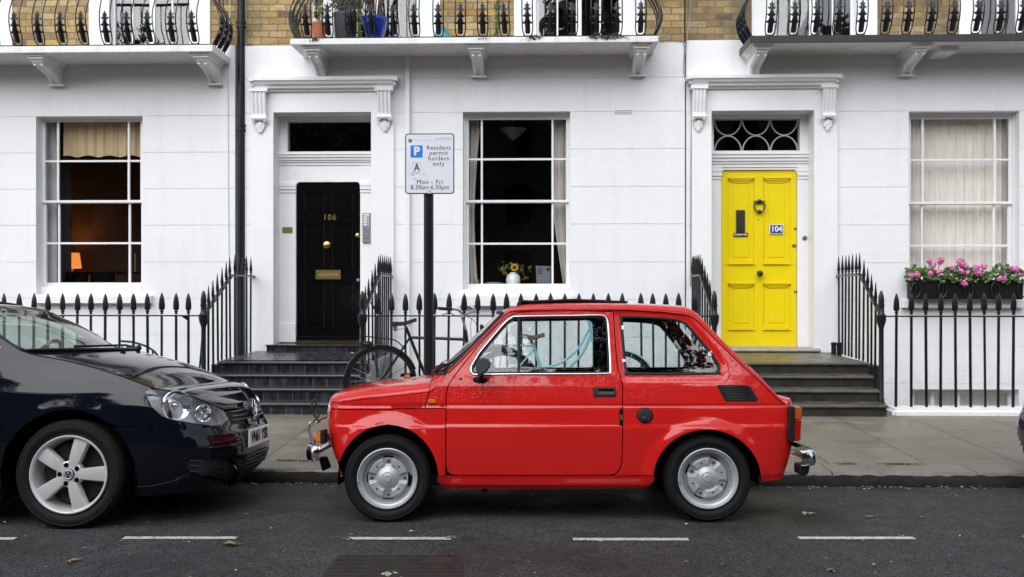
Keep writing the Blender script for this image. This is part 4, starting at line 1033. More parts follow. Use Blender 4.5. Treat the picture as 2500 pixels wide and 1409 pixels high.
def shrink(poly, g):
    q = np.asarray(poly); n = len(q); a = 0.5*sum(q[i][0]*q[(i+1) % n][1] - q[(i+1) % n][0]*q[i][1] for i in range(n)); sg = 1 if a > 0 else -1
    t = np.roll(q, -1, 0) - np.roll(q, 1, 0); t /= np.linalg.norm(t, axis=1)[:, None] + 1e-9
    return [tuple(p) for p in q + np.stack([-t[:, 1], t[:, 0]], 1)*g*sg]
def triangulate(outer, holes, r):
    loops = [outer] + list(holes); bp = np.vstack([np.asarray(l) for l in loops])
    lo, hi = bp.min(0), bp.max(0); xs = np.arange(lo[0], hi[0], r); zs_ = np.arange(lo[1], hi[1], r*.866); pts = []
    for j, z in enumerate(zs_): pts.append(np.stack([xs + (r/2 if j % 2 else 0), np.full(len(xs), z)], 1))
    pts = np.vstack(pts); m = inside(pts, outer)
    for h in holes: m &= ~inside(pts, h)
    pts = pts[m]; pts = pts[mind(pts, bp) > r*.55] if len(pts) else pts
    V = [Vector(p) for p in bp] + [Vector(p) for p in pts]; E = []; b = 0
    for l in loops: n = len(l); E += [(b+i, b+(i+1) % n) for i in range(n)]; b += n
    vo, eo, fo, ov, oe, of = delaunay_2d_cdt(V, E, [], 0, 1e-7)
    vo = np.array([tuple(v) for v in vo]); fo = np.array([f for f in fo if len(f) == 3]); c = vo[fo].mean(1); m = inside(c, outer)
    for h in holes: m &= ~inside(c, h)
    return vo, fo[m]
def sheet(sh, outer, holes=(), r=.022, off=0.0, thick=.010, gap=0.0, both=False, only_far=False):
    """returns (MB, normals) for a trimmed piece of the shell"""
    if gap: outer = shrink(outer, gap)
    uv, F_ = triangulate(outer, holes, r); mb = MB(); N = []
    P = sh.S(uv[:, 0], uv[:, 1]); n = sh.N(uv[:, 0], uv[:, 1]); P = P + n*off
    a = P[F_[0][1]] - P[F_[0][0]]; b = P[F_[0][2]] - P[F_[0][0]]
    V = [tuple(p) for p in P]; Fs = []
    for f in F_:
        c = np.cross(P[f[1]] - P[f[0]], P[f[2]] - P[f[0]]); Fs.append(tuple(f) if (c*n[f[0]]).sum() > 0 else tuple(f[::-1]))
    N = [tuple(q) for q in n]
    if thick:
        for li, l in enumerate([outer] + list(holes)):
            l = np.asarray(l); q = sh.S(l[:, 0], l[:, 1]); m = sh.N(l[:, 0], l[:, 1]); q0 = q + m*off; q1 = q + m*(off - thick); k = len(l); b0 = len(V)
            t = np.roll(q0, -1, 0) - np.roll(q0, 1, 0); en = np.cross(t, m); en /= np.linalg.norm(en, axis=1)[:, None] + 1e-9
            ar = 0.5*sum(l[i][0]*l[(i+1) % k][1] - l[(i+1) % k][0]*l[i][1] for i in range(k))
            V += [tuple(p) for p in q0] + [tuple(p) for p in q1]; 
            # outward edge normal: away from material
            cen = q0.mean(0); sgn = np.sign(((q0 - cen)*en).sum()); sgn = sgn if li == 0 else -sgn
            N += [tuple(e*sgn) for e in en]*2
            Fs += [(b0+i, b0+(i+1) % k, b0+k+(i+1) % k, b0+k+i) for i in range(k)]
    res = MB(); NN = []
    if not only_far: res.add(V, Fs); NN += N
    if both or only_far:
        res.add([(x, 2*sh.yc - y, z) for x, y, z in V], [f[::-1] for f in Fs]); NN += [(a_, -b_, c_) for a_, b_, c_ in N]
    return res, NN
def put(sh, name, mat, parent, outer, holes=(), label=None, **k):
    if k.pop('both', False):
        mb, N = sheet(sh, outer, holes, **k); o = mb.build(name, mat, parent, smooth=True, normals=N, label=label)
        MB().add([(x, 2*sh.yc - y, z) for x, y, z in mb.v], [f[::-1] for f in mb.f]).build(name, mat, parent, smooth=True, normals=[(a, -b, c) for a, b, c in N]); return o
    mb, N = sheet(sh, outer, holes, **k); return mb.build(name, mat, parent, smooth=True, normals=N, label=label)
def ribbon(sh, loop, width, height, closed=True, off=0.0):
    """half-round strip following a path on the shell"""
    l = np.asarray(loop); P = sh.S(l[:, 0], l[:, 1]); n = sh.N(l[:, 0], l[:, 1]); mb = MB(); m = len(l); rows = []; NNs = []
    for i in range(m):
        a = P[(i-1) % m] if (closed or i > 0) else P[i]; b = P[(i+1) % m] if (closed or i < m-1) else P[i]
        t = b - a; t /= np.linalg.norm(t) + 1e-9; s_ = np.cross(n[i], t)
        rows.append([tuple(P[i] + n[i]*(off + height*math.sin(R(q))) + s_*(width/2)*math.cos(R(q))) for q in (-25, 0, 35, 65, 90, 115, 145, 180, 205)])
    if closed: rows.append(rows[0])
    mb.grid(rows); return mb
def top_sheet(E, C, n_exp, yc, nn=18, rows=None):
    """E: near edge points (x,y,z), C: centre line points (x,z); full width, near to far. n_exp per row"""
    E = np.asarray(E); C = np.asarray(C); G = np.zeros((len(E), 2*nn+1, 3))
    th = np.linspace(0, math.pi/2, nn+1); th = np.pi/2*(th/(np.pi/2))**1.0
    for i in range(len(E)):
        ne = n_exp[i] if hasattr(n_exp, '__len__') else n_exp; w0 = yc - E[i][1]
        ct = np.cos(th)**(2/ne); st = np.sin(th)**(2/ne); w = w0*ct; z = E[i][2] + (C[i][1]-E[i][2])*st; x = E[i][0] + (C[i][0]-E[i][0])*(1-ct**2.2)
        G[i, :nn+1] = np.stack([x, yc - w, z], 1); G[i, nn:] = np.stack([x, yc + w, z], 1)[::-1]
    return G
def gnormals(G):
    a = np.gradient(G, axis=0); b = np.gradient(G, axis=1); n = np.cross(a, b); n /= np.linalg.norm(n, axis=-1)[..., None] + 1e-12
    n[n[..., 2] < 0] *= -1
    return n
def grid_part(G, N, i0, i1, j0, j1, name, mat, parent, off=0.0, thick=.008, label=None):
    g = G[i0:i1+1, j0:j1+1] + N[i0:i1+1, j0:j1+1]*off; n = N[i0:i1+1, j0:j1+1]; nr, nc = g.shape[:2]
    V = [tuple(p) for p in g.reshape(-1, 3)]; NN = [tuple(p) for p in n.reshape(-1, 3)]; F_ = []
    for i in range(nr-1):
        for j in range(nc-1):
            f = (i*nc+j, i*nc+j+1, (i+1)*nc+j+1, (i+1)*nc+j)
            c = np.cross(g[i, j+1]-g[i, j], g[i+1, j]-g[i, j]); F_.append(f if (c*n[i, j]).sum() > 0 else f[::-1])
    mb = MB().add(V, F_)
    return mb.build(name, mat, parent, smooth=True, normals=NN, label=label)
def arch_px(cx, cy, rx, ry, a0, a1, n=40): return [(cx + rx*math.cos(R(a0+(a1-a0)*i/n)), cy - ry*math.sin(R(a0+(a1-a0)*i/n))) for i in range(n+1)]
def cpt(px, py, y): return Vector(((px-1250)*y/FPX, y, HC - (py-704.5)*y/FPX))

def tyre(parent, c, R_, Ri, w, seed=0, tread=True):
    """c: centre of the tyre's outer face plane, axle along y; near face at smaller y"""
    rr = R_; h = rr - Ri
    prof = [(Ri - .004, .022), (Ri + .004, .006), (Ri + h*.12, .001), (Ri + h*.16, .004), (Ri + h*.35, -.006), (Ri + h*.55, -.008), (Ri + h*.72, -.004), (Ri + h*.76, -.006), (Ri + h*.80, -.003), (rr - .012, .006), (rr - .005, .014), (rr - .0005, .022)]
    k = 5; tw = (w - .044)
    for i in range(k):
        a = .022 + tw*i/k; b = .022 + tw*(i+1)/k
        prof += [(rr, a + .001), (rr, b - .008), (rr - .008, b - .007), (rr - .008, b - .001)]
    prof += [(rr, w - .022), (rr - .008, w - .012), (Ri + h*.6, w + .006), (Ri, w - .012)]
    mb = MB(); mb.lathe([(p, q) for p, q in prof], c, 'y', 96)
    # caps were closed by lathe; drop the two end discs
    mb.f = mb.f[:-2] if len(mb.f[-1]) > 4 else mb.f
    if tread:
        for i in range(54):
            a = 2*math.pi*i/54; ca, sa = math.cos(a), math.sin(a)
            def P_(rad, y, da): q = a + da; return (c[0] + rad*math.cos(q), c[1] + y, c[2] - rad*math.sin(q))
            mb.add([P_(rr - .014, .0095, -.022), P_(rr - .014, .0095, .022), P_(rr + .0015, .024, .022), P_(rr + .0015, .024, -.022), P_(rr - .002, .045, -.022), P_(rr - .002, .045, .022)], [(0, 1, 2, 3), (3, 2, 5, 4)])
    return mb.build('tyre', M['rubber'], parent, smooth=30, origin=c)
def polar(c, rs, hs_fn, nphi=120):
    """disc height field: hs_fn(r,phi) -> y offset"""
    rows = []
    for r_ in rs: rows.append([(c[0] + r_*math.cos(2*math.pi*k/nphi), c[1] + hs_fn(r_, 2*math.pi*k/nphi), c[2] + r_*math.sin(2*math.pi*k/nphi)) for k in range(nphi+1)])
    return MB().grid(rows)
def steel_wheel(parent, c, rot, R_=.257, Ri=.178, w=.145):
    wroot = thing('wheel', None, None, c); wroot.parent = parent; wroot.location = Vector(c) - OFF[parent.name]; 
    for k_ in ('label', 'category'):
        if k_ in wroot: del wroot[k_]
    tyre(wroot, c, R_, Ri, w)
    rim = MB()
    rim.lathe([(Ri + .002, .004), (Ri + .001, -.003), (Ri - .004, -.005), (Ri - .008, .000), (Ri - .013, .010), (Ri - .016, .014), (Ri - .024, .018), (Ri - .030, .030), (Ri - .034, .046), (Ri - .036, .075), (Ri - .036, .12)], c, 'y', 72)
    rim.f = rim.f[:-2]
    rim.build('rim', M['wheel_silver'], wroot, smooth=30, origin=c)
    def hf(r_, ph):
        q = ph - rot; m4 = ((q/(math.pi/2)) % 1.0); m4 = min(m4, 1-m4)*90  # degrees from a bolt pocket
        y = .050 - .030*float(smooth01((.128 - r_)/.03))
        dome = .022*float(smooth01((.075 - r_)/.055)); cap = -.003 if r_ < .026 else (.004 if r_ < .030 else 0)
        arm = float(smooth01((m4 - 10)/9)); band = float(smooth01((r_ - .068)/.012))*float(smooth01((.124 - r_)/.010))
        y = .046 - dome - .016*arm*band - .010*(1-band)*(1 if r_ < .09 else 0) + (.0 if r_ < .12 else .016*float(smooth01((r_ - .120)/.012))) + cap*0.7
        return y
    rs = [.0001, .010, .020, .0255, .0262, .029, .032, .040, .050, .060, .066, .070, .075, .080, .086, .092, .098, .104, .110, .114, .118, .122, .126, .130, .134, .143]
    d = polar(c, rs, hf, 144); d.build('hub_disc', M['wheel_silver'], wroot, smooth='all', origin=c)
    for k in range(4):
        sl = MB(); bo = MB(); ho = MB()
        a = rot + math.pi/2*k; da = .24
        for s_ in range(10):
            pass
        P = [(c[0] + q*math.cos(a + t), c[1] + hf(q, a + t) - .0025, c[2] + q*math.sin(a + t)) for q in (.121, .130) for t in [da*(-1 + 2*i/10) for i in range(11)]]
        sl.add(P, [(i, i+1, 12+i, 11+i) for i in range(10)])
        rb = .098; y0 = hf(rb, a)
        bo.lathe([(.011, y0), (.0105, y0 - .007), (.006, y0 - .009), (0, y0 - .009)], (c[0] + rb*math.cos(a), c[1], c[2] + rb*math.sin(a)), 'y', 6)
        a2 = a + math.pi/4; y0 = hf(.092, a2) - .0008
        ho.lathe([(.0055, y0), (.0, y0 - .0005)], (c[0] + .092*math.cos(a2), c[1], c[2] + .092*math.sin(a2)), 'y', 10)
        sl.build('slot', M['liner'], wroot, origin=c); bo.build('wheel_bolt', M['rust'], wroot, origin=c); ho.build('vent_hole', M['liner'], wroot, origin=c)
    wt = MB().box(c[0] - Ri + .004, c[0] - Ri + .016, c[1] - .012, c[1] - .004, c[2] - .03, c[2] - .012); wt.build('balance_weight', M['steel'], wroot, bevel=.003, origin=c)
    return wroot
def alloy_wheel(parent, c, rot, R_=.312, Ri=.222, w=.20):
    wroot = thing('wheel', None, None, c); wroot.parent = parent; wroot.location = Vector(c) - OFF[parent.name]
    tyre(wroot, c, R_, Ri, w)
    rim = MB().lathe([(Ri + .003, .006), (Ri + .002, -.003), (Ri - .004, -.004), (Ri - .010, .001), (Ri - .015, .012), (Ri - .020, .04), (Ri - .026, .10), (Ri - .03, .16)], c, 'y', 84); rim.f = rim.f[:-2]
    rim.build('rim', M['alloy'], wroot, smooth=30, origin=c)
    br = MB().lathe([(Ri - .04, .11), (Ri - .045, .105), (.06, .10), (0, .10)], c, 'y', 48); br.f = br.f[1:]; br.build('brake_disc', simple('brake_disc_brown', (.05, .035, .028), .5, .6, var=.3), wroot, smooth=30, origin=c)
    sp = MB()
    for k in range(5):
        a = rot + 2*math.pi*k/5; ca, sa = math.cos(a), math.sin(a); rows = []
        for i in range(13):
            t = i/12; r_ = .030 + (Ri - .010 - .030)*t
            hw = .042 - .012*math.sin(min(1, t*1.6)*math.pi)*1.0 + .006*max(0, t - .6)/.4 if t < .3 else .0335 + .012*(t - .3)/.7
            y = .012 - .006*math.sin(t*math.pi) + .004*t
            row = []
            for (s_, dy) in ((-1, .045), (-1, .010), (-.86, .001), (-.5, -.001), (0, -.0015), (.5, -.001), (.86, .001), (1, .010), (1, .045)):
                q = s_*hw; row.append((c[0] + r_*ca - q*sa, c[1] + y + dy, c[2] + r_*sa + q*ca))
            rows.append(row)
        sp.grid(rows)
    sp.lathe([(.078, .05), (.075, .016), (.066, .011), (.035, .009), (.0, .009)], c, 'y', 40)
    sp.build('spoke', M['alloy'], wroot, smooth=35, origin=c)
    for k in range(5):
        bl = MB()
        a = rot + 2*math.pi*(k + .5)/5; rb = .055; q = (c[0] + rb*math.cos(a), c[1], c[2] + rb*math.sin(a))
        bl.lathe([(.0145, .0085), (.0135, .0075), (.010, .0125), (.0, .012)], q, 'y', 12)
        bl.build('wheel_bolt', M['liner'], wroot, smooth=35, origin=c)
    cp = MB().lathe([(.032, .009), (.031, .004), (.027, .002), (.0, .0015)], c, 'y', 32).build('hub_cap', simple('hub_cap_dark', (.05, .05, .055), .3, .5), wroot, smooth=35, origin=c)
    emblem(cp, (c[0], c[1] + .001, c[2]), .027, (0, -1, 0), M['alloy'])
    return wroot
def emblem(parent, c, r_, nrm, mat, thick=.0018, up=(0, 0, 1)):
    """ring with the two stacked letters, on a face with normal nrm"""
    n = Vector(nrm).normalized(); u = Vector(up); u = (u - n*u.dot(n)).normalized(); s_ = u.cross(n) if True else None
    if s_.x*(-n.y) < 0 and abs(n.y) > .5: s_ = -s_
    c = Vector(c)
    P = lambda a, b: c + s_*a*r_ + u*b*r_ + n*thick
    mb = MB(); mb.tube([P(.93*math.cos(R(a)), .93*math.sin(R(a))) for a in range(0, 360, 12)], r_*.075, 6, closed=True)
    for pts in ([(-.33, .84), (0, .12), (.33, .84)], [(-.80, .42), (-.36, -.62), (0, .02), (.36, -.62), (.80, .42)]):
        mb.tube([P(*p) for p in pts], r_*.085, 6)
    return mb.build('emblem', mat, parent, smooth=40)
# ================================================================ SMALL RED CAR
YCF = 5.858 + .67
xz = lambda q: (q[0], q[2])
def rc_px(x, y=5.858): return x
aF = (945, 1172, 124, 132); aRr = (1728, 1172, 131, 120)
kx = 5.858/FPX
AF = [((a[0]-1250)*kx, HC - (a[1]-704.5)*kx, a[2]*kx, a[3]*kx) for a in (aF, aRr)]
tabF = table([(.0, .09), (.195, .062), (.215, .040), (.262, .030), (.272, .024), (.285, .022), (.42, .008), (.545, .000), (.560, .000), (.572, .008), (.66, .017), (.676, .019), (.684, .027), (.694, .021), (.80, .036), (.87, .052), (.92, .070), (1.0, .092), (1.27, .160), (1.5, .22)], .010)
tabN = table([(.0, .25), (.20, .13), (.28, .085), (.40, .035), (.52, .008), (.60, .0), (.66, .004), (.70, .012), (.80, .05), (1.5, .5)], .03)
tabB = table([(.0, .2), (.25, .07), (.35, .03), (.46, .008), (.58, .0), (.68, .004), (.76, .02), (1.5, .3)], .03)
QW = [(1518, 781), (1521, 773), (1531, 769), (1631, 773.5), (1669, 781), (1688, 795), (1725, 839), (1752, 876), (1761, 896), (1757, 908), (1744, 913.5), (1547, 914.5), (1533, 909.5), (1527, 896)]
QWx = np.array(cat([((a-1250)*5.98/FPX, HC - (b-704.5)*5.98/FPX) for a, b in QW], 70, True))
def insetF(x, w, nx, z):
    side = np.interp(z, *tabF); fr = np.interp(z, *tabN); bk = np.interp(z, *tabB)
    a = np.clip(-nx, 0, 1)**1.3; b = np.clip(nx, 0, 1)**1.3
    i = side*(1 - a - b) + fr*a + bk*b
    for (cx, cz, rx, rz) in AF:
        d = (np.sqrt(((x-cx)/rx)**2 + ((z-cz)/rz)**2) - 1)*(rx+rz)/2
        f = smooth01(1 - d/.085)*smooth01((z - .17)/.1)
        i = i - .024*f*(1-a-b)
    p = np.stack([np.ravel(x + 0*z), np.ravel(z + 0*x)], 1); m = (p[:, 1] > .78) & (p[:, 0] > .5) & (p[:, 0] < 1.4)
    rec = np.zeros(len(p))
    if m.any():
        q = p[m]; d = mind(q, QWx); ins = inside(q, QWx); d = np.where(ins, 0, d); rec[m] = .011*(1 - smooth01((d - .008)/.040))
    return i + rec.reshape(np.shape(z + x*0))
cont = [(1.735, 0), (1.733, .25), (1.725, .45), (1.70, .555), (1.64, .615), (1.50, .640), (1.25, .655), (.9, .667), (.4, .672), (-.1, .670), (-.5, .662), (-.8, .648), (-1.0, .625), (-1.085, .585), (-1.128, .50), (-1.15, .35), (-1.158, .18), (-1.16, 0)]
shF = Shell(cont, YCF, insetF); uF = shF.U
shF.setup(.45, uF - .38, .3)
red = car_root('small_red_car', 'small boxy red two door hatchback with rain drops on its paint, parked at the kerb', .3, 5.875)
red.rotation_euler = (R(-3.0), 0, TH)
zn = .692
# shoulder line: from the front centre over the bonnet edge, up the pillar, along the roof, down the tail
E_items = [('uv', uF, zn), ('uv', uF - .2, zn), ('uv', uF - .36, zn), ('uv', uF - .47, zn + .002), ('uv', uF - .56, zn + .006)]
Ebon = E_items + [(830, 981), (870, 977), (930, 970.5), (1000, 963), (1047, 957.5)]
Ecowl = [(1047, 957.5), (1062, 945), (1076, 930), (1088, 913)]
Epil = [(1088, 913), (1120, 880), (1170, 828), (1218, 778), (1232, 763), (1244, 755)]
Eroof = [(1244, 755), (1262, 752), (1300, 750.5), (1400, 750), (1537, 750), (1620, 755), (1678, 762), (1697, 769), (1712, 781)]
Etail = [(1712, 781), (1748, 820), (1818.6, 890), (1903, 970), (1925, 989)]
Eend = [('uv', .56, .716), ('uv', .47, .712), ('uv', .36, .71), ('uv', .2, .71), ('uv', 0, .71)]
seg = lambda it, r=.02: shF.path(it, r, closed=False)
bonE = seg(Ebon); cowE = seg(Ecowl, .012); pilE = seg(Epil, .02); rooE = seg(Eroof, .03); taiE = seg(Etail, .02); endE = shF.path([shF_ for shF_ in [('uv', *taiE[-1])]] + Eend, .02, closed=False)
def joinp(*ls):
    out = []
    for l in ls: out += l if not out else l[1:]
    return out
idx = {}; cur = 0; allE = []
for nm, l in (('bon', bonE), ('cow', cowE), ('pil', pilE), ('roo', rooE), ('tai', taiE), ('end', endE)):
    if not allE: allE += l; idx[nm] = (0, len(allE)-1)
    else: s0 = len(allE)-1; allE += l[1:]; idx[nm] = (s0, len(allE)-1)
AE = np.array(allE); EP = shF.S(AE[:, 0], AE[:, 1])
# centre line
kc_ = YCF/FPX
cz = lambda pts: [((a-1250)*kc_, HC - (b-704.5)*kc_) for a, b in pts]
bz = [(-1.165, zn), (-1.157, zn + .012), (-1.14, .722), (-1.10, .742), (-1.0, .765), (-.91, .782), (-.67, .808), (-.50, .830)]
C = np.zeros((len(allE), 2)); nexp = np.zeros(len(allE))
def lin(pts, n):
    P = np.array(cat(pts, 12)); d = np.r_[0, np.cumsum(np.hypot(*np.diff(P, axis=0).T))]; t = np.linspace(0, d[-1], n); return np.stack([np.interp(t, d, P[:, 0]), np.interp(t, d, P[:, 1])], 1)
a, b = idx['bon']
for i in range(a, b+1):
    x = EP[i, 0]; zc_ = np.interp(x, [p[0] for p in bz], [p[1] for p in bz]); C[i] = (x, max(zc_, EP[i, 2] + .0001)); nexp[i] = 2.5
xb = C[b].copy()
a, b = idx['cow']; C[a:b+1] = lin([tuple(xb), (-.50, .838), cz([(1068, 903)])[0]], b-a+1); nexp[a:b+1] = 2.5
a, b = idx['pil']; C[a:b+1] = lin(cz([(1068, 903), (1120, 851), (1170, 802), (1208, 765), (1220, 755), (1236, 748)]), b-a+1); nexp[a:b+1] = 3.2
a, b = idx['roo']; C[a:b+1] = lin(cz([(1236, 748), (1262, 741), (1300, 737.5), (1400, 735), (1500, 735.5), (1600, 738.5), (1660, 743)]) + [(EP[b, 0] + .012, EP[b, 2] + .050)], b-a+1); nexp[a:b+1] = 2.8
a0_, b0_ = idx['tai']; a1_, b1_ = idx['end']
n_ = b1_ - a0_
for i in range(a0_, b1_+1):
    t = (i - a0_)/(b0_ - a0_)
    if i <= b0_:
        o_ = .050 if t < .6 else .050 - .034*(t - .6)/.4; C[i] = (EP[i, 0] + o_*(.35 + .4*t), EP[i, 2] + o_*(1 - .25*t)); nexp[i] = 2.8 + 1.2*t
    else: C[i] = (EP[i, 0] + .001, EP[i, 2] + .016*(1 - (i - b0_)/(b1_ - b0_)) + .0002); nexp[i] = 4
for _ in range(6):
    for nm in ('roo', 'tai'):
        s0 = idx[nm][0]
        for i in range(s0 - 3, s0 + 4): C[i] = (C[i-1] + 2*C[i] + C[i+1])/4
C[:, 1] += .023*np.clip((YCF - EP[:, 1])/.6, 0, 1)**2*(1 - smooth01((np.arange(len(C)) - a0_)/(b0_ - a0_)*1.6))*smooth01(np.arange(len(C))/(idx['bon'][1]*.55))
G = top_sheet(EP, C, nexp, YCF, 22); GN = gnormals(G)
NJ = G.shape[1] - 1
grid_part(G, GN, idx['bon'][0], idx['bon'][1] - 0, 0, NJ, 'bonnet', M['red'], red)
k_ = idx['bon'][1]; MB().tube([tuple(G[k_, j] + GN[k_, j]*.0005) for j in range(NJ+1)], .003, 5).build('bonnet_gap', M['seal'], red)
body_top = grid_part(G, GN, idx['cow'][0], idx['cow'][1], 0, NJ, 'cowl', M['red'], red)
p0, p1 = idx['pil']; jw = 3
glass_i1 = p1 - 3
grid_part(G, GN, p0, glass_i1, jw, NJ - jw, 'windscreen', M['rain_glass'], red, off=-.002)
for (a, b, c, d) in ((p0, glass_i1, 0, jw), (p0, glass_i1, NJ - jw, NJ), (glass_i1, p1, 0, NJ)):
    grid_part(G, GN, a, b, c, d, 'windscreen_pillar' if d - c < 10 else 'roof_header', M['red'], red)
def grid_strip(pts, w, name, mat, off=.003, parent=red, flat=.5):
    mb = MB(); mb.tube(pts, w, 8, flat=flat); return mb.build(name, mat, parent, smooth='all')
ring = [tuple(G[i, jw] + GN[i, jw]*.002) for i in range(p0, glass_i1+1)] + [tuple(G[glass_i1, j] + GN[glass_i1, j]*.002) for j in range(jw+1, NJ-jw+1)] + [tuple(G[i, NJ-jw] + GN[i, NJ-jw]*.002) for i in range(glass_i1-1, p0-1, -1)] + [tuple(G[p0, j] + GN[p0, j]*.002) for j in range(NJ-jw-1, jw, -1)]
MB().tube(ring, .011, 8, closed=True).build('windscreen_seal', M['seal'], red, smooth='all')
grid_part(G, GN, idx['roo'][0], idx['roo'][1], 0, NJ, 'roof', M['red'], red)
# tailgate with its own window
t0, t1 = idx['tai']; gw0, gw1 = t0 + 2, t0 + int((t1 - t0)*.58); jj = 5
tg_ = grid_part(G, GN, t0, gw0, 0, NJ, 'tailgate', M['red'], red); grid_part(G, GN, gw1, idx['end'][1], 0, NJ, 'engine_lid', M['red'], red)
grid_part(G, GN, gw0, gw1, 0, jj, 'tail_pillar', M['red'], red); grid_part(G, GN, gw0, gw1, NJ - jj, NJ, 'tail_pillar', M['red'], red)
grid_part(G, GN, gw0, gw1, jj, NJ - jj, 'rear_window', M['rain_glass'], red, off=-.003)

for (a, b, c, d) in ((glass_i1, idx['roo'][1] + 1, 0, NJ), (p0, glass_i1, 0, jw), (p0, glass_i1, NJ - jw, NJ), (gw0, gw1, 0, jj), (gw0, gw1, NJ - jj, NJ), (gw1, idx['tai'][1], 0, NJ)):
    grid_part(G, GN, a, b, c, d, 'headlining', M['liner'], red, off=-.022)
# --- side panels
seamS = [(800, 992), (822, 998.5), (850, 1000.5), (940, 1000), (1035, 998.5)]
doorO = [(1088, 998.5), (1088, 1080), (1088, 1139), (1091, 1152), (1098, 1158.5), (1108, 1161), (1300, 1161.5), (1490, 1161), (1503, 1158), (1513, 1148), (1518.5, 1130), (1520, 1105), (1521.5, 1000), (1522, 942), (1516, 921), (1511, 900), (1507, 867), (1502, 800), (1500, 757.5), (1400, 756), (1300, 757), (1262, 760.5), (1239, 770), (1215, 791), (1168.6, 841), (1130, 890), (1107.7, 919), (1094, 941), (1088, 961)]
archF = arch_px(*aF, 178, -6); archR = arch_px(*aRr, -3, 183)
dpath = shF.path(doorO, .014); 
seam_uv = shF.path([('uv', uF, .645), ('uv', uF - .36, .645), ('uv', uF - .50, .650)] + seamS, .02, closed=False)
bon_side = joinp(bonE, shF.path([(1047, 957.5), (1041, 980), (1035, 998.5)], .012, closed=False), seam_uv[::-1])
put(shF, 'bonnet_side', M['red'], red, bon_side, r=.018, gap=.003, both=True)
wing = joinp(seam_uv, shF.path([(1035, 998.5), (1088, 998.5), (1088, 1163), (1070, 1164)], .02, closed=False)[0:], shF.path([(x, y) for x, y in archF[::-1]], .012, closed=False), shF.path([archF[0], (815, 1168), ('uv', uF - .45, .285), ('uv', uF, .30)], .02, closed=False))
put(shF, 'front_wing', M['red'], red, wing, r=.014, gap=.003, both=True)
qw = shF.path(QW, .010, spline=True)
i1 = 12  # door rear edge starts here in doorO order
dfront = shF.path([doorO[0]] + doorO[:0:-1][:17], .014, closed=False)   # front edge, pillar, top, going to the top rear corner then down
body = joinp(shF.path([(1035, 998.5)] + [doorO[0]] + doorO[:0:-1][:21] , .014, closed=False), shF.path([doorO[8], (1500, 1163.5), (1597, 1163.5)], .02, closed=False), shF.path([(x, y) for x, y in archR[::-1]], .012, closed=False), shF.path([archR[0], (1912, 1160), ('uv', .45, .30), ('uv', 0, .30)], .02, closed=False), shF.path([('uv', 0, .30), ('uv', 0, .71)], .02, closed=False), allE[idx['bon'][1]:][::-1], shF.path([(1047, 957.5), (1041, 980)], .012, closed=False))
put(shF, 'rear_quarter', M['red'], red, body, [qw], r=.014, gap=.003, both=True)
DW = [(1150, 905), (1151, 895), (1160, 879), (1173, 858), (1215.5, 806.5), (1238, 782), (1250, 775), (1266, 771), (1400, 769), (1467, 768), (1479, 772), (1485, 784), (1488, 820), (1491.5, 898), (1489, 908), (1480, 912), (1350, 913), (1262, 913), (1166, 914), (1154, 912)]
dw = shF.path(DW, .010, spline=True)
door = put(shF, 'door', M['red'], red, dpath, [dw], r=.016, gap=.003)
doorf = put(shF, 'door', M['red'], red, dpath, [dw], r=.02, gap=.003, only_far=True)
sill_ = shF.path([(1068, 1166), (1300, 1165.5), (1598, 1165.5), (1596, 1178), (1580, 1190), (1560, 1192), (1100, 1193), (1082, 1191), (1073, 1182)], .02)
put(shF, 'sill', M['red'], red, sill_, r=.012, gap=.001, both=True)
# dark shell inside the panels, with the openings left free
liner_o = joinp(allE, shF.path([('uv', 0, .71), ('uv', 0, .32), ('uv', .40, .32), (1900, 1150)], .03, closed=False), shF.path([(x, y) for x, y in archR], .02, closed=False), shF.path([archR[-1], (1590, 1180), (1080, 1180)], .03, closed=False), shF.path([(x, y) for x, y in archF[::-1]], .02, closed=False), shF.path([archF[0], ('uv', uF - .45, .31), ('uv', uF, .32), ('uv', uF, zn - .01)], .03, closed=False))
put(shF, 'inner_shell', M['liner'], red, liner_o, [shrink(qw, .003), shrink(dw, .003)], r=.03, gap=.016, both=True, off=-.026, thick=0)
# glass, chrome trim, seals
def both_build(mb, name, mat, parent=red, yc=YCF):
    mb.build(name, mat, parent, smooth='all'); MB().add([(x, 2*yc - y, z) for x, y, z in mb.v], [tuple(q[::-1]) for q in mb.f]).build(name, mat, parent, smooth='all')
put(shF, 'door_window', M['rain_glass'], door, dw, r=.03, off=-.010, thick=0)
put(shF, 'door_window', M['rain_glass'], doorf, dw, r=.03, off=-.010, thick=0, only_far=True)
put(shF, 'quarter_window', M['rain_glass'], red, qw, r=.03, off=-.006, thick=0, both=True)
ribbon(shF, shrink(dw, -.002), .013, .007).build('chrome_trim', M['chrome'], door, smooth='all')
ribbon(shF, shrink(dw, .008), .012, .004, off=-.006).build('window_seal', M['seal'], door, smooth='all')
both_build(ribbon(shF, shrink(qw, .004), .020, .006, off=-.003), 'window_seal', M['seal'])
ribbon(shF, shrink(dw, -.001), .013, .007).v
m_ = ribbon(shF, shrink(dw, -.001), .013, .007); m_.v = [(x, 2*YCF - y, z) for x, y, z in m_.v]; m_.build('chrome_trim', M['chrome'], doorf, smooth='all')
dv = shF.path([(1266.5, 772), (1266.5, 912)], .02, closed=False); ribbon(shF, dv, .017, .004, closed=False, off=-.006).build('quarterlight_bar', M['seal'], door, smooth='all')
dv = shF.path([(1160, 888), (1215, 816), (1243, 785), (1258, 778)], .02, closed=False)
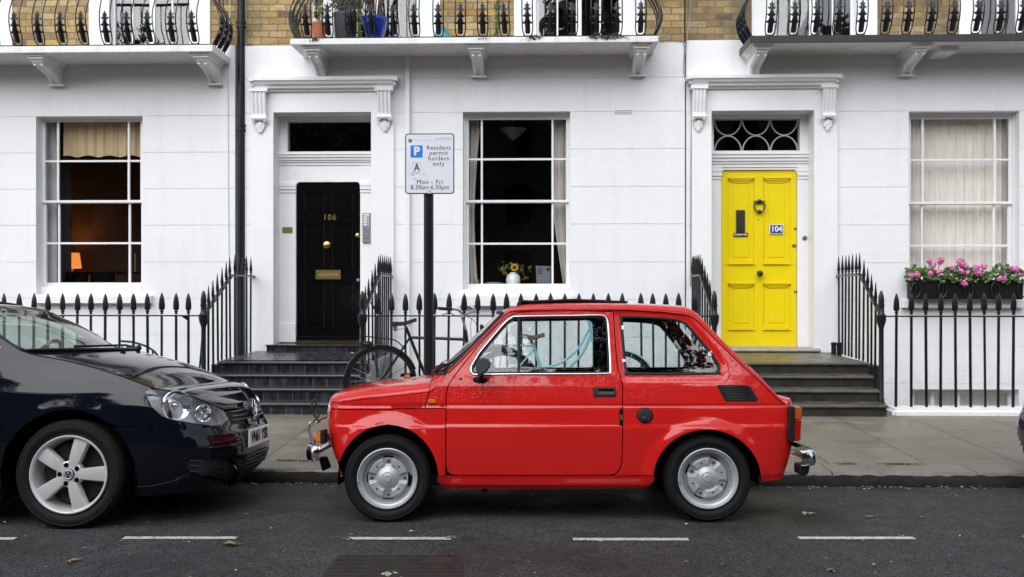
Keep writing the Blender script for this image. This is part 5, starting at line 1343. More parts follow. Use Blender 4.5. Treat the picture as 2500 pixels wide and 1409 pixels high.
# drip rail along pillar, roof and tail
dr = [allE[i] for i in range(idx['pil'][0] + 1, idx['tai'][1] - 1)]
dm = ribbon(shF, [(u, v - .006) for u, v in dr], .012, .007, closed=False); both_build(dm, 'drip_rail', M['red'])
dm = ribbon(shF, [(u, v - .014) for u, v in dr], .005, .0015, closed=False); both_build(dm, 'roof_seam', M['seal'])
# underbody, wheel arch liners and floor
ub = MB().box(-.62, .84, YCF - .60, YCF + .60, .21, .27)
ub.box(-1.05, -.98, YCF - .5, YCF + .5, .26, .60).box(1.50, 1.56, YCF - .5, YCF + .5, .26, .60)
ub.build('floor_pan', M['liner'], red)
for (cx, cz_, rx, rz) in AF:
    for s_ in (-1, 1):
        wl_ = MB(); rows = []
        for i in range(25):
            a = R(-8 + 196*i/24); rows.append([(cx + (rx + .006)*math.cos(a), YCF + s_*w_, cz_ + (rz + .006)*math.sin(a)) for w_ in (.60, .36)])
        wl_.grid(rows); b_ = len(wl_.v)
        wl_.v += [(cx + (rx + .006)*math.cos(R(-8 + 196*i/24)), YCF + s_*.36, cz_ + (rz + .006)*math.sin(R(-8 + 196*i/24))) for i in range(25)]; wl_.f.append(tuple(range(b_, b_ + 25)))
        wl_.build('wheel_arch_liner', M['liner'], red)
ex = MB().box(cpt(1176, 0, 5.95).x, cpt(1190, 0, 5.95).x, 5.93, 5.97, .17, .22); ex.build('jacking_point', M['liner'], red)
# wheels
zc_ = .257
for (px, rot, far) in ((945.5, R(90), 0), (1729, R(66), 0)):
    c = ((px-1250)*5.90/FPX, 5.885, zc_); steel_wheel(red, c, rot)
    c2 = (c[0], 2*YCF - 5.885, zc_)
    t2 = MB().lathe([(.05, .09), (.140, .08), (.178, .0), (.25, .0), (.257, -.02), (.257, -.12), (.25, -.145), (0, -.145)], c2, 'y', 40)
    t2.build('wheel', M['rubber'], red, smooth=30)
# interior
it = thing('x', None, None, (0, 0, 0)); bpy.data.objects.remove(it)
def seat(parent, xc_, yc_, zf, mat, s=1.0, hr=True):
    m = MB(); prof = [(xc_ - .26*s, zf), (xc_ - .27*s, zf + .14*s), (xc_ + .10*s, zf + .10*s), (xc_ + .14*s, zf + .14*s), (xc_ + .30*s, zf + .60*s), (xc_ + .34*s, zf + .62*s), (xc_ + .38*s, zf + .60*s), (xc_ + .22*s, zf)]
    m.prism(prof, 'y', yc_ - .22, yc_ + .22)
    if hr: m.prism([(xc_ + .31*s, zf + .62*s), (xc_ + .335*s, zf + .80*s), (xc_ + .40*s, zf + .80*s), (xc_ + .38*s, zf + .62*s)], 'y', yc_ - .12, yc_ + .12)
    return m.build('seat', mat, parent, smooth=35, bevel=.02, seg=2)
for s_ in (-1, 1): seat(red, .30, YCF + s_*.29, .24, M['seat'], .82, False)
MB().prism([(.95, .30), (.90, .52), (1.10, .56), (1.28, .86), (1.36, .86), (1.36, .30)], 'y', YCF - .50, YCF + .50).build('rear_seat', M['seat'], red, bevel=.02)
MB().prism([(-.42, .60), (-.40, .80), (-.30, .815), (-.20, .79), (-.16, .70), (-.20, .60)], 'y', YCF - .52, YCF + .52).build('dashboard', M['darkplastic'], red, bevel=.01)
sw = MB(); cs = Vector((-.06, YCF - .28, .80)); ax = Vector((-.80, 0, -.5)).normalized(); e1 = Vector((0, 1, 0)); e2 = ax.cross(e1)
sw.tube([cs + (e1*math.cos(R(a)) + e2*math.sin(R(a)))*.18 for a in range(0, 360, 12)], .011, 6, closed=True).tube([cs - e1*.17, cs + ax*.03, cs + e1*.17], .010, 6).tube([cs + ax*.03, cs + ax*.2], .02, 8)
sw.build('steering_wheel', M['darkplastic'], red, smooth='all')
mr = MB().box(-.21, -.19, YCF - .11, YCF + .11, 1.13, 1.18); mr.build('rear_view_mirror', M['darkplastic'], red, bevel=.008)
# sunroof canvas folded up on the roof
ro = MB(); pts = [(1262, 738), (1275, 730), (1300, 731), (1400, 727), (1440, 728.5), (1535, 733)]; yy = YCF - .28; k_ = yy/FPX
top = [((a-1250)*k_, HC - (b-704.5)*k_ + .014) for a, b in pts]; bot = [(top[-1][0] + .002, top[-1][1] - .010)] + [(p[0], p[1] - .014) for p in top[::-1][1:-1]] + [(top[0][0], top[0][1] - .006)]
ro.prism(top + bot, 'y', YCF - .30, YCF + .30)
ro.tube([(top[0][0] + .02, YCF - .30, top[0][1] - .006), (top[0][0] + .02, YCF + .30, top[0][1] - .006)], .014, 8)
ro.build('sunroof', M['soft_black'], red, smooth=35, bevel=.003, label='black canvas sunroof panel with rolled front edge')
# bumpers
def bumper(front):
    m = MB(); sg = -1 if front else 1
    prof = lambda: [(.0, -.045), (.022, -.042), (.030, -.02), (.030, .018), (.022, .04), (.0, .044)]
    xe = -1.165 if front else 1.748
    path = [(-1.128 if front else 1.70, .665), ((-1.165) if front else 1.755, .655), (-1.200 if front else 1.785, .60), (-1.215 if front else 1.800, .45), (-1.222 if front else 1.806, .2), (-1.224 if front else 1.808, 0)]
    path = cat(path, 5); path = path + [(x, -w) for x, w in path[::-1][1:]]
    rows = []; zc = HC - ((1108 if front else 1120) - 704.5)*5.87/FPX; z_h = 1.0
    for i, (x, w) in enumerate(path):
        a = path[max(i-1, 0)]; b = path[min(i+1, len(path)-1)]; t = Vector((b[0]-a[0], b[1]-a[1])).normalized(); nn = Vector((t.y, -t.x)) if front else Vector((-t.y, t.x))
        if (nn.x < 0) != front and abs(nn.x) > .05: nn = -nn
        if abs(nn.x) <= .3 and (nn.y > 0) != (w > 0): nn = -nn
        rows.append([(x + nn.x*p, YCF - (w + nn.y*p), zc + q) for p, q in [(-.012, -.046)] + prof() + [(-.012, .045)]])
    m.grid(rows); o = m.build('bumper', M['chrome'], red, smooth=50)
    for s_ in (-1, 1):
        x = xe + sg*.045; MB().box(x - .022, x + .022, YCF - s_*.52 - .02, YCF - s_*.52 + .02, zc - .04, zc + .02).build('bumper_bracket', M['darkplastic'], o)
    return zc
zf = bumper(True); zb2 = bumper(False)
MB().prism([xz(cpt(a, b, 5.90)) for a, b in ((774, 1120), (790, 1120), (800, 1146), (783, 1153))], 'y', YCF - .60, YCF - .52).build('valance_flap', M['liner'], red, bevel=.003)
MB().prism([xz(cpt(a, b, 5.92)) for a, b in ((1952, 1134), (1979, 1132), (1976, 1155), (1966, 1163), (1952, 1158))], 'y', YCF - .62, YCF - .50).build('bumper_buffer', M['seal'], red, bevel=.008)
MB().prism([xz(cpt(a, b, 5.92)) for a, b in ((1943, 1082), (1952, 1084), (1965, 1092), (1950, 1094))], 'y', YCF - .58, YCF - .30).build('number_plate_bracket', M['liner'], red)
M['amber_dull'] = simple('weathered_amber_lens', (.42, .075, .008), .15, coat=.5)
# rear lamps
for s_ in (-1, 1):
    y0, y1 = (YCF - .628, YCF - .50) if s_ == -1 else (YCF + .50, YCF + .628)
    base = MB(); X_ = lambda px: cpt(px, 0, 5.90).x; Z_ = lambda py: cpt(0, py, 5.90).z
    fr = MB().prism([(X_(1927), Z_(1079)), (X_(1933), Z_(995)), (X_(1946), Z_(993)), (X_(1944), Z_(1079))], 'y', y0, y1).build('lamp_housing', M['seal'], red, bevel=.006)
    MB().prism([(X_(1944), Z_(1026)), (X_(1945), Z_(994.5)), (X_(1961), Z_(995)), (X_(1964), Z_(999)), (X_(1962), Z_(1026))], 'y', y0 + .004, y1 - .004).build('tail_light', M['amber_dull'], fr, bevel=.006, label='orange upper lens')
    MB().prism([(X_(1942), Z_(1078)), (X_(1944), Z_(1026.6)), (X_(1962), Z_(1026.6)), (X_(1959), Z_(1055)), (X_(1959), Z_(1075)), (X_(1955), Z_(1078))], 'y', y0 + .004, y1 - .004).build('tail_light', M['redlens'], fr, bevel=.006, label='dark red lower lens')
# headlights, indicators, side repeater, dots
for s_ in (-1, 1):
    hl = MB(); yh = YCF + s_*.44; zh = HC - (1013-704.5)*5.95/FPX
    hl.lathe([(.088, .02), (.092, -.012), (.084, -.018), (.06, -.026), (0, -.034)], (-1.098, yh, zh), 'x', 28); hl.build('headlight', simple('clear_lens', (.6, .6, .6), .05, .0, coat=1, trans=.5) if s_ == -1 else bpy.data.materials['clear_lens'], red, smooth=35)
    yi = YCF + s_*.565; o = MB().box(cpt(770, 0, 5.93).x, cpt(784, 0, 5.93).x, yi - .045, yi + .045, HC - (1081-704.5)*5.93/FPX, HC - (1053-704.5)*5.93/FPX).build('indicator', M['orange'], red, bevel=.008, seg=2)
    MB().box(cpt(781, 0, 5.93).x, cpt(792, 0, 5.93).x, yi - .05, yi + .05, HC - (1084-704.5)*5.93/FPX, HC - (1050-704.5)*5.93/FPX).build('indicator_base', M['seal'], o, bevel=.005)
def on_shell(sh, px, py, off=0.0):
    u, v = sh.inv([(px, py)])[0]; p = sh.S(np.array([u]), np.array([v]))[0]; n = sh.N(np.array([u]), np.array([v]))[0]; return Vector(p) + Vector(n)*off, Vector(n)
def pad(sh, px0, px1, py0, py1, t, name, mat, parent, bevel=.004, seg=2, rnd=0):
    pts = [(px0, py0), (px1, py0), (px1, py1), (px0, py1)]; uv = sh.path(pts, .02); P = [on_shell(sh, *p)[0] for p in pts]; n = on_shell(sh, (px0+px1)/2, (py0+py1)/2)[1]
    m = MB().add([p - n*.004 for p in P] + [p + n*t for p in P], [(0, 1, 2, 3), (7, 6, 5, 4), (0, 4, 5, 1), (1, 5, 6, 2), (2, 6, 7, 3), (3, 7, 4, 0)]); return m.build(name, mat, parent, bevel=bevel, seg=seg, smooth=35)
pad(shF, 1043.5, 1064, 975.5, 987, .010, 'side_repeater', M['orange'], red, .006)
p, n = on_shell(shF, 1124, 926); MB().ball(p, .008, 10, 1, .5, 1).build('bump_stop', M['seal'], red, smooth='all')
# door handle: black plate, recess and pull
hd = pad(shF, 1449, 1506, 947, 969.5, .010, 'door_handle', M['darkplastic'], door, .005)
pad(shF, 1462, 1500, 950.5, 957, .0112, 'handle_recess', M['liner'], hd, .001); pad(shF, 1462, 1501, 957.5, 966, .016, 'handle_pull', simple('grey_handle', (.13, .135, .14), .25, .5), hd, .004)
p, n = on_shell(shF, 1455.5, 961, .010); MB().lathe([(.006, 0), (.006, -.003), (0, -.0035)], p, 'y', 12).build('key_lock', M['chrome'], hd)
pad(shF, 1514, 1521.5, 1000, 1041, .004, 'latch_gap', M['liner'], red, .001); pad(shF, 1515.5, 1520.5, 1014, 1027, .006, 'latch', M['brass'], red, .001)
# fuel cap
p, n = on_shell(shF, 1576, 1017); fc = MB().lathe([(.044, .003), (.044, -.004), (.038, -.012), (.034, -.018), (.015, -.020), (0, -.020)], p, 'y', 24).build('fuel_cap', M['darkplastic'], red, smooth=35)
MB().lathe([(.050, .004), (.050, -.002), (.044, -.003)], p, 'y', 28).build('fuel_cap_ring', M['seal'], fc); MB().lathe([(.007, -.020), (.007, -.023), (0, -.024)], p, 'y', 12).build('key_lock', M['chrome'], fc)
m = MB(); q = p + Vector((-.004, -.020, -.016)); m.ball(q, .015, 10, 1.0, .4, 1.1); m.build('cap_flap', M['darkplastic'], fc, smooth='all')
# side vent
vp = shF.path([(1754, 941.5), (1829, 941.5), (1836, 946), (1854, 975), (1851, 980), (1777, 980), (1772, 976)], .02)
vg = put(shF, 'side_vent', M['seal'], red, vp, r=.03, off=.002, thick=.010)
vs_ = MB()
for k in range(9):
    y = 944.8 + k*4.05; x0 = 1757 + (y - 941.5)*.50; x1 = 1832 + (y - 946)*.60
    a = on_shell(shF, x0 + 3, y, .004)[0]; b = on_shell(shF, x1 - 3, y, .004)[0]; vs_.tube([a, b], .0034, 6)
vs_.build('vent_slats', M['darkplastic'], vg, smooth='all')
ribbon(shF, vp, .006, .004).build('vent_frame', M['darkplastic'], vg, smooth='all')
# window catches
pad(shF, 1519, 1526.5, 792, 803, .004, 'window_catch', M['white_plastic'], red, .002); pad(shF, 1521, 1530, 876, 884, .004, 'window_catch', M['white_plastic'], red, .002); pad(shF, 1733, 1743, 855, 868, .002, 'window_catch', M['white_plastic'], red, .002)
# mirror
p, n = on_shell(shF, 1172, 927); mm = MB().lathe([(.046, .004), (.046, -.012), (.036, -.020), (0, -.022)], p, 'y', 24, 1, .42)
mm.tube([p + Vector((.004, -.012, .0)), p + Vector((.008, -.055, .02)), p + Vector((.012, -.075, .045))], [.014, .012, .016], 10)
mh = MB(); c_ = p + Vector((.010, -.075, .072)); 
prof = [xz(cpt(a, b, 5.80)) for a, b in ((1165, 881), (1161, 890), (1161.5, 910), (1168, 921), (1176, 919), (1193, 906), (1198, 895), (1196, 882), (1189, 877.5), (1174, 876.5))]
mh.prism(prof, 'y', 5.76, 5.82); mg = mm.build('wing_mirror', M['soft_black'], red, smooth=35); MM = simple('mirror_shell_grey', (.045, .047, .050), .55, bmp=.0006, bscale=200); mh.build('mirror_housing', MM, mg, smooth=50, bevel=.018, seg=4, ang=25)
# wipers
wp = MB()
def gpt(i, j, o=.0): return Vector(G[i, j] + GN[i, j]*o)
wp.tube([gpt(p0 - 1, 15, .01), gpt(p0 - 1, 12, .035), gpt(p0 + 2, 6, .03), gpt(p0 + 6, 4, .012)], [.009, .008, .006, .004], 6); wp.tube([gpt(p0, 24, .01), gpt(p0 + 1, 19, .03), gpt(p0 + 3, 12, .02)], .006, 6); wp.tube([gpt(p0+1, 5, .012), gpt(p0+2, 9, .014), gpt(p0 + 3, 14, .012)], .004, 6)
wp.ball(gpt(p0 - 1, 15, .012), .018, 8); wp.build('wiper', M['seal'], red, smooth='all')
# wiper arms in flaking maroon straps by the windscreen base, as on the photo
st_ = MB()
for a, b, c, d in (((1052, 895), (1068, 886), (1066, 903), (1053, 912)), ((1072, 880), (1080, 872), (1077, 888), (1068, 900))): st_.prism([xz(cpt(*q, YCF - .1)) for q in (a, b, c, d)], 'y', YCF - .12, YCF - .08)
st_.tube([cpt(1066, 888, YCF - .1), cpt(1085, 872, YCF - .1), cpt(1096, 864, YCF - .1)], .004, 6)
st_.build('washer_strap', simple('maroon_strap', (.09, .012, .018), .4), red, bevel=.002)
# front nudge bar in rusty chrome with a chain wound on it
nb = MB(); 
for s_ in (-.56, .56):
    P = [cpt(a, b, 5.93) for a, b in ((775, 1026), (768, 1033), (755, 1033), (749, 1040), (750, 1056), (757, 1074), (762, 1088))]
    P = [Vector((q.x, YCF + s_, q.z)) for q in P]; nb.tube(cat([tuple(q) for q in P], 4), .009, 8)
zt = cpt(0, 1033, 5.93).z; xt = cpt(757, 0, 5.93).x
nb.tube([(xt, YCF - .56, zt), (xt, YCF + .56, zt)], .009, 8); nbo = nb.build('nudge_bar', M['steel'], red, smooth='all')
M['chain_rust'] = simple('chain_rust', (.075, .045, .035), .6, .5, var=.3, vscale=40)
ch = MB(); rn = random.Random(4); P = cat([tuple(cpt(a, b, 5.94)) for a, b in ((777, 1028), (770, 1022), (763, 1010), (758, 998), (759, 984), (764, 976), (769, 985), (772, 1000), (775, 1014), (770, 1024), (760, 1030))], 3)
for i in range(0, len(P) - 1):
    p_, q_ = Vector(P[i]), Vector(P[i+1]); d = (q_ - p_).normalized(); u = d.orthogonal().normalized(); u.rotate(Matrix.Rotation(i*math.pi/2, 3, d)); c = (p_ + q_)/2
    ch.tube([c + d*.012*math.cos(R(a)) + u*.006*math.sin(R(a)) for a in range(0, 360, 45)], .0024, 5, closed=True)
ch.build('rusty_chain', M['chain_rust'], nbo, smooth='all')
# ================================================================ THE OTHER SIDE OF THE STREET (seen in the paint and the glass)
hb = thing('opposite_house', 'row of brown brick houses across the road, behind the viewer', 'house', (0, -15, 0))
MB().box(-45, 45, -24, -15, 0, 9.5).build('wall', simple('brown_brick', (.075, .055, .042), .9, var=.2), hb)
w_ = MB()
for i in range(30):
    for j in range(3): w_.box(-43 + 3*i - .5, -43 + 3*i + .5, -15.04, -15.0, 1 + 2.7*j, 2.8 + 2.7*j)
w_.build('window', M['black_gloss'], hb)['kind'] = 'stuff'
MB().box(-45.3, 45.3, -24.2, -14.7, 9.5, 9.9).build('roof', M['iron_dull'], hb)
st2p = MB().box(-60, 60, -14.9, -9.5, .05, .12); struct('far_pavement', st2p, M['slabs'])
M['leaf'] = simple('tree_leaf', (.030, .050, .016), .5, var=.4, vscale=2)
def leaf_cloud(mb, c, rad, n, size, rr, squash=(1, 1, 1)):
    for _ in range(n):
        while True:
            p = Vector((rr.uniform(-1, 1), rr.uniform(-1, 1), rr.uniform(-1, 1)))
            if .25 < p.length < 1: break
        p = Vector((p.x*rad*squash[0], p.y*rad*squash[1], p.z*rad*squash[2])) + Vector(c)
        u = Vector((rr.gauss(0, 1), rr.gauss(0, 1), rr.gauss(0, 1))).normalized(); w = u.orthogonal().normalized(); s_ = size*rr.uniform(.6, 1.3)
        mb.add([p - u*s_ - w*s_*.1, p + w*s_*.55, p + u*s_, p - w*s_*.55], [(0, 1, 2, 3)])
rr = random.Random(12)
for i, (x, y, hgt) in enumerate([(-17, -10.5, 11.5), (-8.3, -10.2, 12.8), (3.7, -8.4, 14.5), (11.2, -10.3, 12.2), (19.5, -10.6, 11.8)]):
    lab = ['farthest left', 'second', 'middle', 'fourth', 'farthest right'][i]
    t = thing('street_tree', 'leafy plane tree across the road, %s of its row' % lab, 'tree', (x, y, 0), 'trees across the road')
    tr = MB(); tr.tube([(x, y, 0), (x + .1, y, 2.2), (x, y + .1, 4.2), (x + .1, y, hgt*.75)], [.24, .18, .14, .05], 10)
    cl = MB()
    for k in range(22 if i == 2 else 14):
        a = rr.uniform(0, 6.28); d = rr.uniform(.6, 3.0 if i == 2 else 2.2); c = Vector((x + d*math.cos(a), y + d*math.sin(a), rr.uniform(hgt*.42, hgt*.92)))
        tr.tube([(x, y, c.z - 1.3), tuple(c)], [.07, .02], 6); leaf_cloud(cl, c, rr.uniform(1.2, 1.9), 330, .18, rr)
    tr.build('trunk', M['rust'], t, smooth='all'); cl.build('crown', M['leaf'], t)
def parked(name, label, x, y, L_, h_, mat):   # cars parked on the far side, mirrored in the red car's flank
    o = thing(name, label, 'car', (x, y, 0), 'cars parked across the road')
    b = MB().prism([(x, .25), (x, .75), (x + .2, .85), (x + .9, .95), (x + 1.5, h_), (x + L_ - 1.1, h_), (x + L_ - .2, 1.0), (x + L_, .8), (x + L_, .25)], 'y', y - 1.7, y); b.build('body', mat, o, bevel=.08, seg=3, smooth=50)
    g = MB().prism([(x + 1.05, .98), (x + 1.6, h_ - .08), (x + L_ - 1.2, h_ - .08), (x + L_ - .5, 1.0)], 'y', y - .0, y + .01); g.build('side_window', M['black_gloss'], o)
    for xx in (x + .8, x + L_ - .8): MB().lathe([(.0, -.02), (.30, -.02), (.31, 0), (.31, .2), (0, .2)], (xx, y - .17, .31), 'y', 20).build('wheel', M['rubber'], o, smooth=30)
grey_p = paint_mat('grey_car_paint', (.10, .11, .12), .3, drops=False)
parked('parked_car', 'grey parked car across the road, leftmost of three', -9.5, -7.6, 4.3, 1.45, grey_p)
parked('parked_car', 'dark parked car across the road, middle of three', -2.6, -7.6, 4.4, 1.5, M['blue_paint'])
parked('parked_car', 'silver parked car across the road, rightmost of three', 3.6, -7.6, 4.2, 1.45, grey_p)
# ================================================================ BLACK HATCHBACK (and the dark blue car at the right edge)
YCG = 5.68 + .86
AG = [((160-1250)*5.70/FPX, HC - (1166-704.5)*5.70/FPX, .385, .385)]
AG.append((AG[0][0] - 2.575, AG[0][1], .385, .385))
tG1 = table([(.0, .1), (.17, .055), (.24, .030), (.33, .016), (.50, .0), (.60, .003), (.70, .014), (.78, .030), (.85, .062), (.90, .092), (.95, .120), (1.02, .150), (1.2, .22), (1.42, .33), (1.6, .4)], .02)
tG2 = table([(.0, .1), (.17, .06), (.24, .030), (.33, .016), (.50, .0), (.70, .008), (.86, .030), (.92, .045), (.95, .06), (1.0, .075), (1.42, .26), (1.6, .33)], .02)
tGN = table([(.0, .30), (.17, .14), (.22, .075), (.26, .035), (.30, .012), (.38, .0), (.46, .004), (.52, .02), (.56, .045), (.60, .060), (.66, .085), (.75, .14), (.9, .35)], .012)
tGB = table([(.0, .25), (.2, .08), (.35, .02), (.5, .0), (.8, .03), (1.0, .08), (1.4, .45)], .03)
def insetG(x, w, nx, z):
    k = smooth01((x + 3.15)/.5); side = np.interp(z, *tG1)*k + np.interp(z, *tG2)*(1-k)
    a = np.clip(nx, 0, 1)**1.2; b = np.clip(-nx, 0, 1)**1.2
    i = side*(1-a-b) + np.interp(z, *tGN)*a + np.interp(z, *tGB)*b
    for (cx, cz_, rx, rz) in AG:
        d = (np.sqrt(((x-cx)/rx)**2 + ((z-cz_)/rz)**2) - 1)*rx
        i = i - .005*smooth01(1 - d/.07)*smooth01((z - .15)/.1)*(1-a-b)
    # crisp shoulder crease that fades forwards
    return i
contG = [(-5.82, 0), (-5.81, .3), (-5.78, .55), (-5.68, .73), (-5.45, .815), (-4.9, .85), (-4.2, .86), (-3.4, .86), (-2.75, .86), (-2.40, .858), (-2.18, .843), (-2.02, .812), (-1.88, .755), (-1.78, .66), (-1.715, .52), (-1.685, .34), (-1.672, .16), (-1.67, 0)]
def build_hatch(paint, root, plate):
    sh = Shell(contG, YCG, insetG); U = sh.U; sh.setup(1.2, U - .05, -3.0, .12, 1.45)
    def uv_x(x): # side position by x
        i = np.argmax(sh.c[:, 0] > x); return sh.d[i]
    Ehood = [('uv', U, .662), ('uv', U - .12, .664), (604, 979), (570, 984), (541, 990), (506, 979), (445, 959.5), (398, 951.5), (372, 948), (345, 939), (310, 926), (270, 912), (211, 894), (140, 877), (75, 865), (44, 856)]
    Epil = [('uv', uv_x(-2.885), 1.02), ('uv', uv_x(-3.10), 1.15), ('uv', uv_x(-3.35), 1.26), ('uv', uv_x(-3.58), 1.325)]
    Eroof = [Epil[-1], ('uv', uv_x(-3.8), 1.35), ('uv', uv_x(-4.3), 1.365), ('uv', uv_x(-4.9), 1.36), ('uv', uv_x(-5.35), 1.31)]
    Etail = [Eroof[-1], ('uv', uv_x(-5.55), 1.18), ('uv', uv_x(-5.68), 1.0), ('uv', .55, .93), ('uv', .3, .92), ('uv', 0, .92)]
    eh = sh.path(Ehood, .02, spline=True, closed=False); Epil[0] = ('uv', *eh[-1]); ep = sh.path(Epil, .03, closed=False); er = sh.path(Eroof, .06, closed=False); et = sh.path(Etail, .04, closed=False)
    AE = joinp(eh, ep, er, et); i1 = len(eh)-1; i2 = i1 + len(ep)-1; i3 = i2 + len(er)-1; i4 = len(AE)-1
    A = np.array(AE); EP_ = sh.S(A[:, 0], A[:, 1]); kc = YCG/FPX
    hz = [((p-1250)*kc, HC - (q-704.5)*kc + .0) for p, q in ((621, 976), (612, 962), (596, 949), (568, 932), (525, 915), (483, 905), (426, 891), (369, 881), (321, 868), (300, 864))]
    hx = np.array([p[0] for p in hz])[::-1]; hzz = np.array([p[1] for p in hz])[::-1]; hzz = hzz - .034*smooth01((hx + 2.5)/.35)
    C_ = np.zeros((len(A), 2)); ne = np.zeros(len(A))
    xf = EP_[0, 0]
    for i in range(i1+1):
        # centre runs from the grille to the windscreen base, further forward than the side seam
        t = (EP_[i, 0] - EP_[i1, 0])/(xf - EP_[i1, 0]); xe = hx[0]; x = xe + (xf - .0 - xe)*t**.9 if t > 0 else xe
        x = min(x, xf); C_[i] = (x, max(np.interp(x, hx, hzz), EP_[i, 2] + .0005) if t < .995 else EP_[i, 2] + .0003); ne[i] = 2.0
    ps = [tuple(C_[i1])] + [((p-1250)*kc, HC - (q-704.5)*kc) for p, q in ((255, 842), (199, 808), (142, 774), (85, 751), (43, 731))] + [(-3.45, 1.33), (-3.58, 1.352)]
    C_[i1:i2+1] = lin(ps, i2-i1+1); ne[i1:i2+1] = 2.6
    C_[i2:i3+1] = lin([(-3.58, 1.352), (-3.9, 1.385), (-4.3, 1.40), (-4.9, 1.395), (-5.50, 1.35)], i3-i2+1); ne[i2:i3+1] = 2.4
    C_[i3:i4+1] = lin([(-5.50, 1.385), (-5.62, 1.22), (-5.74, 1.02), (-5.77, .96), (-5.80, .93), (-5.80, .9203)], i4-i3+1); ne[i3:i4+1] = 3
    for _ in range(5):
        for s0 in (i2, i3):
            for i in range(s0-3, s0+4): C_[i] = (C_[i-1] + 2*C_[i] + C_[i+1])/4
    C_[:, 1] += .008*np.clip((YCG - EP_[:, 1])/.75, 0, 1)**2*smooth01((xf - EP_[:, 0])/.5)
    G = top_sheet(EP_, C_, ne, YCG, 20); GN = gnormals(G); NJ = G.shape[1]-1
    grid_part(G, GN, 0, i1, 0, NJ, 'bonnet', paint, root)
    jw = 2
    grid_part(G, GN, i1, i2-1, jw, NJ-jw, 'windscreen', M['green_glass'], root, off=-.003)
    for (a, b, c, d) in ((i1, i2-1, 0, jw), (i1, i2-1, NJ-jw, NJ)): grid_part(G, GN, a, b, c, d, 'windscreen_pillar', paint, root)
    grid_part(G, GN, i2-1, i3, 0, NJ, 'roof', paint, root)
    w1 = i3 + max(3, int((i4-i3)*.42))
    grid_part(G, GN, i3, w1, 4, NJ-4, 'rear_window', M['tint_glass'], root, off=-.003)
    for (a, b, c, d) in ((i3, w1, 0, 4), (i3, w1, NJ-4, NJ)): grid_part(G, GN, a, b, c, d, 'tail_pillar', paint, root)
    grid_part(G, GN, w1, i4, 0, NJ, 'tailgate', paint, root)
    ring = [tuple(G[i, jw]) for i in range(i1, i2)] + [tuple(G[i2-1, j]) for j in range(jw+1, NJ-jw+1)] + [tuple(G[i, NJ-jw]) for i in range(i2-2, i1-1, -1)]
    MB().tube(ring, .012, 6).build('windscreen_seal', M['seal'], root, smooth='all')
    base = [tuple(G[i1, j] + GN[i1, j]*.004) for j in range(jw, NJ-jw+1)]; MB().tube(base, .018, 8, flat=.5).build('scuttle', M['seal'], root, smooth='all')
    MB().tube([tuple(G[i, 0] + GN[i, 0]*.0) for i in range(9, i1+1)], .004, 6).build('bonnet_gap', M['seal'], root)
    # --- lower body
    cx, cz_ = AG[0][0], AG[0][1]
    def arch_uv(k, a0, a1, n=36):
        cx, cz_, rx, rz = AG[k]; out = []
        for i in range(n+1):
            a = R(a0 + (a1-a0)*i/n); out.append((uv_x(cx + rx*math.cos(a)), cz_ + rz*math.sin(a)))
        return out
    af = arch_uv(0, -18, 198); ar = arch_uv(1, -18, 198)
    seamB = [(281, 1043), (356, 1043), (384, 1030), (389, 1017)]
    hlB = [(389, 1016), (412, 1025), (468.6, 1032.5), (515, 1036), (541, 1031), (555, 1016)]
    grB = [(555, 1016), (560, 1027), (604, 1018), ('uv', U - .10, .580), ('uv', U, .580)]
    hlO = [(349, 957), (354, 952), (372, 950), (398, 952.5), (445, 960.5), (506, 980.5), (541, 994), (554, 1014), (541, 1030), (515, 1034.5), (468.6, 1031), (412, 1023.5), (389, 1015), (365, 994), (353, 974)]
    fog = [(447, 1126), (456, 1117), (480, 1114), (557, 1112.5), (569, 1166), (530, 1166.5), (492, 1164), (457, 1149)]
    lg = [('uv', U, .455), (566+14, 1113), (579, 1166), (640, 1152), ('uv', U, .252)]
    a_bump = [p for p in af if p[0] > uv_x(cx + .20) and p[1] < 1.5]; seam0 = sh.inv([(270, 1043)])[0]
    abp = [p for p in af if p[0] > uv_x(cx) and p[1] < seam0[1]]
    bump_ = joinp(abp, sh.path(seamB, .02, closed=False), sh.path(hlB, .02, closed=False), sh.path(grB, .02, closed=False), sh.path([('uv', U, .58), ('uv', U, .235)], .02, closed=False), sh.path([('uv', U, .235), ('uv', U - .35, .215), ('uv', U - .7, .185), ('uv', abp[0][0], abp[0][1])], .02, closed=False)[:-1])
    fogp = sh.path(fog, .012)
    put(sh, 'front_bumper', paint, root, bump_, [fogp], r=.02, gap=.002, both=True)
    # fender, flank and roof sides
    restA = [p for p in af if not (p[0] > uv_x(cx) and p[1] < seam0[1])]
    win = [(uv_x(-3.02), 1.035), (uv_x(-3.10), 1.09), (uv_x(-3.35), 1.225), (uv_x(-3.58), 1.285), (uv_x(-3.8), 1.305), (uv_x(-4.3), 1.315), (uv_x(-4.9), 1.30), (uv_x(-5.2), 1.25), (uv_x(-5.32), 1.08), (uv_x(-5.1), 1.0), (uv_x(-4.0), .975), (uv_x(-3.3), .975)]
    winp = shrink(sh.path([('uv', *p) for p in win], .02, spline=True), .0)
    zs_ = .185
    flank = joinp(sh.path(seamB[::-1], .02, closed=False), [], )
    flank = sh.path(seamB[::-1], .02, closed=False) + restA + sh.path([('uv', restA[-1][0], restA[-1][1]), ('uv', uv_x(AG[1][0] + .36), zs_)], .03, closed=False)[1:] + ar + sh.path([('uv', uv_x(AG[1][0] - .36), zs_), ('uv', .7, .25), ('uv', 0, .28), ('uv', 0, .92)], .03, closed=False) + AE[::-1][:-1]
    k_end = next(i for i, p in enumerate(AE) if p[0] < sh.inv([(364, 946)])[0][0])
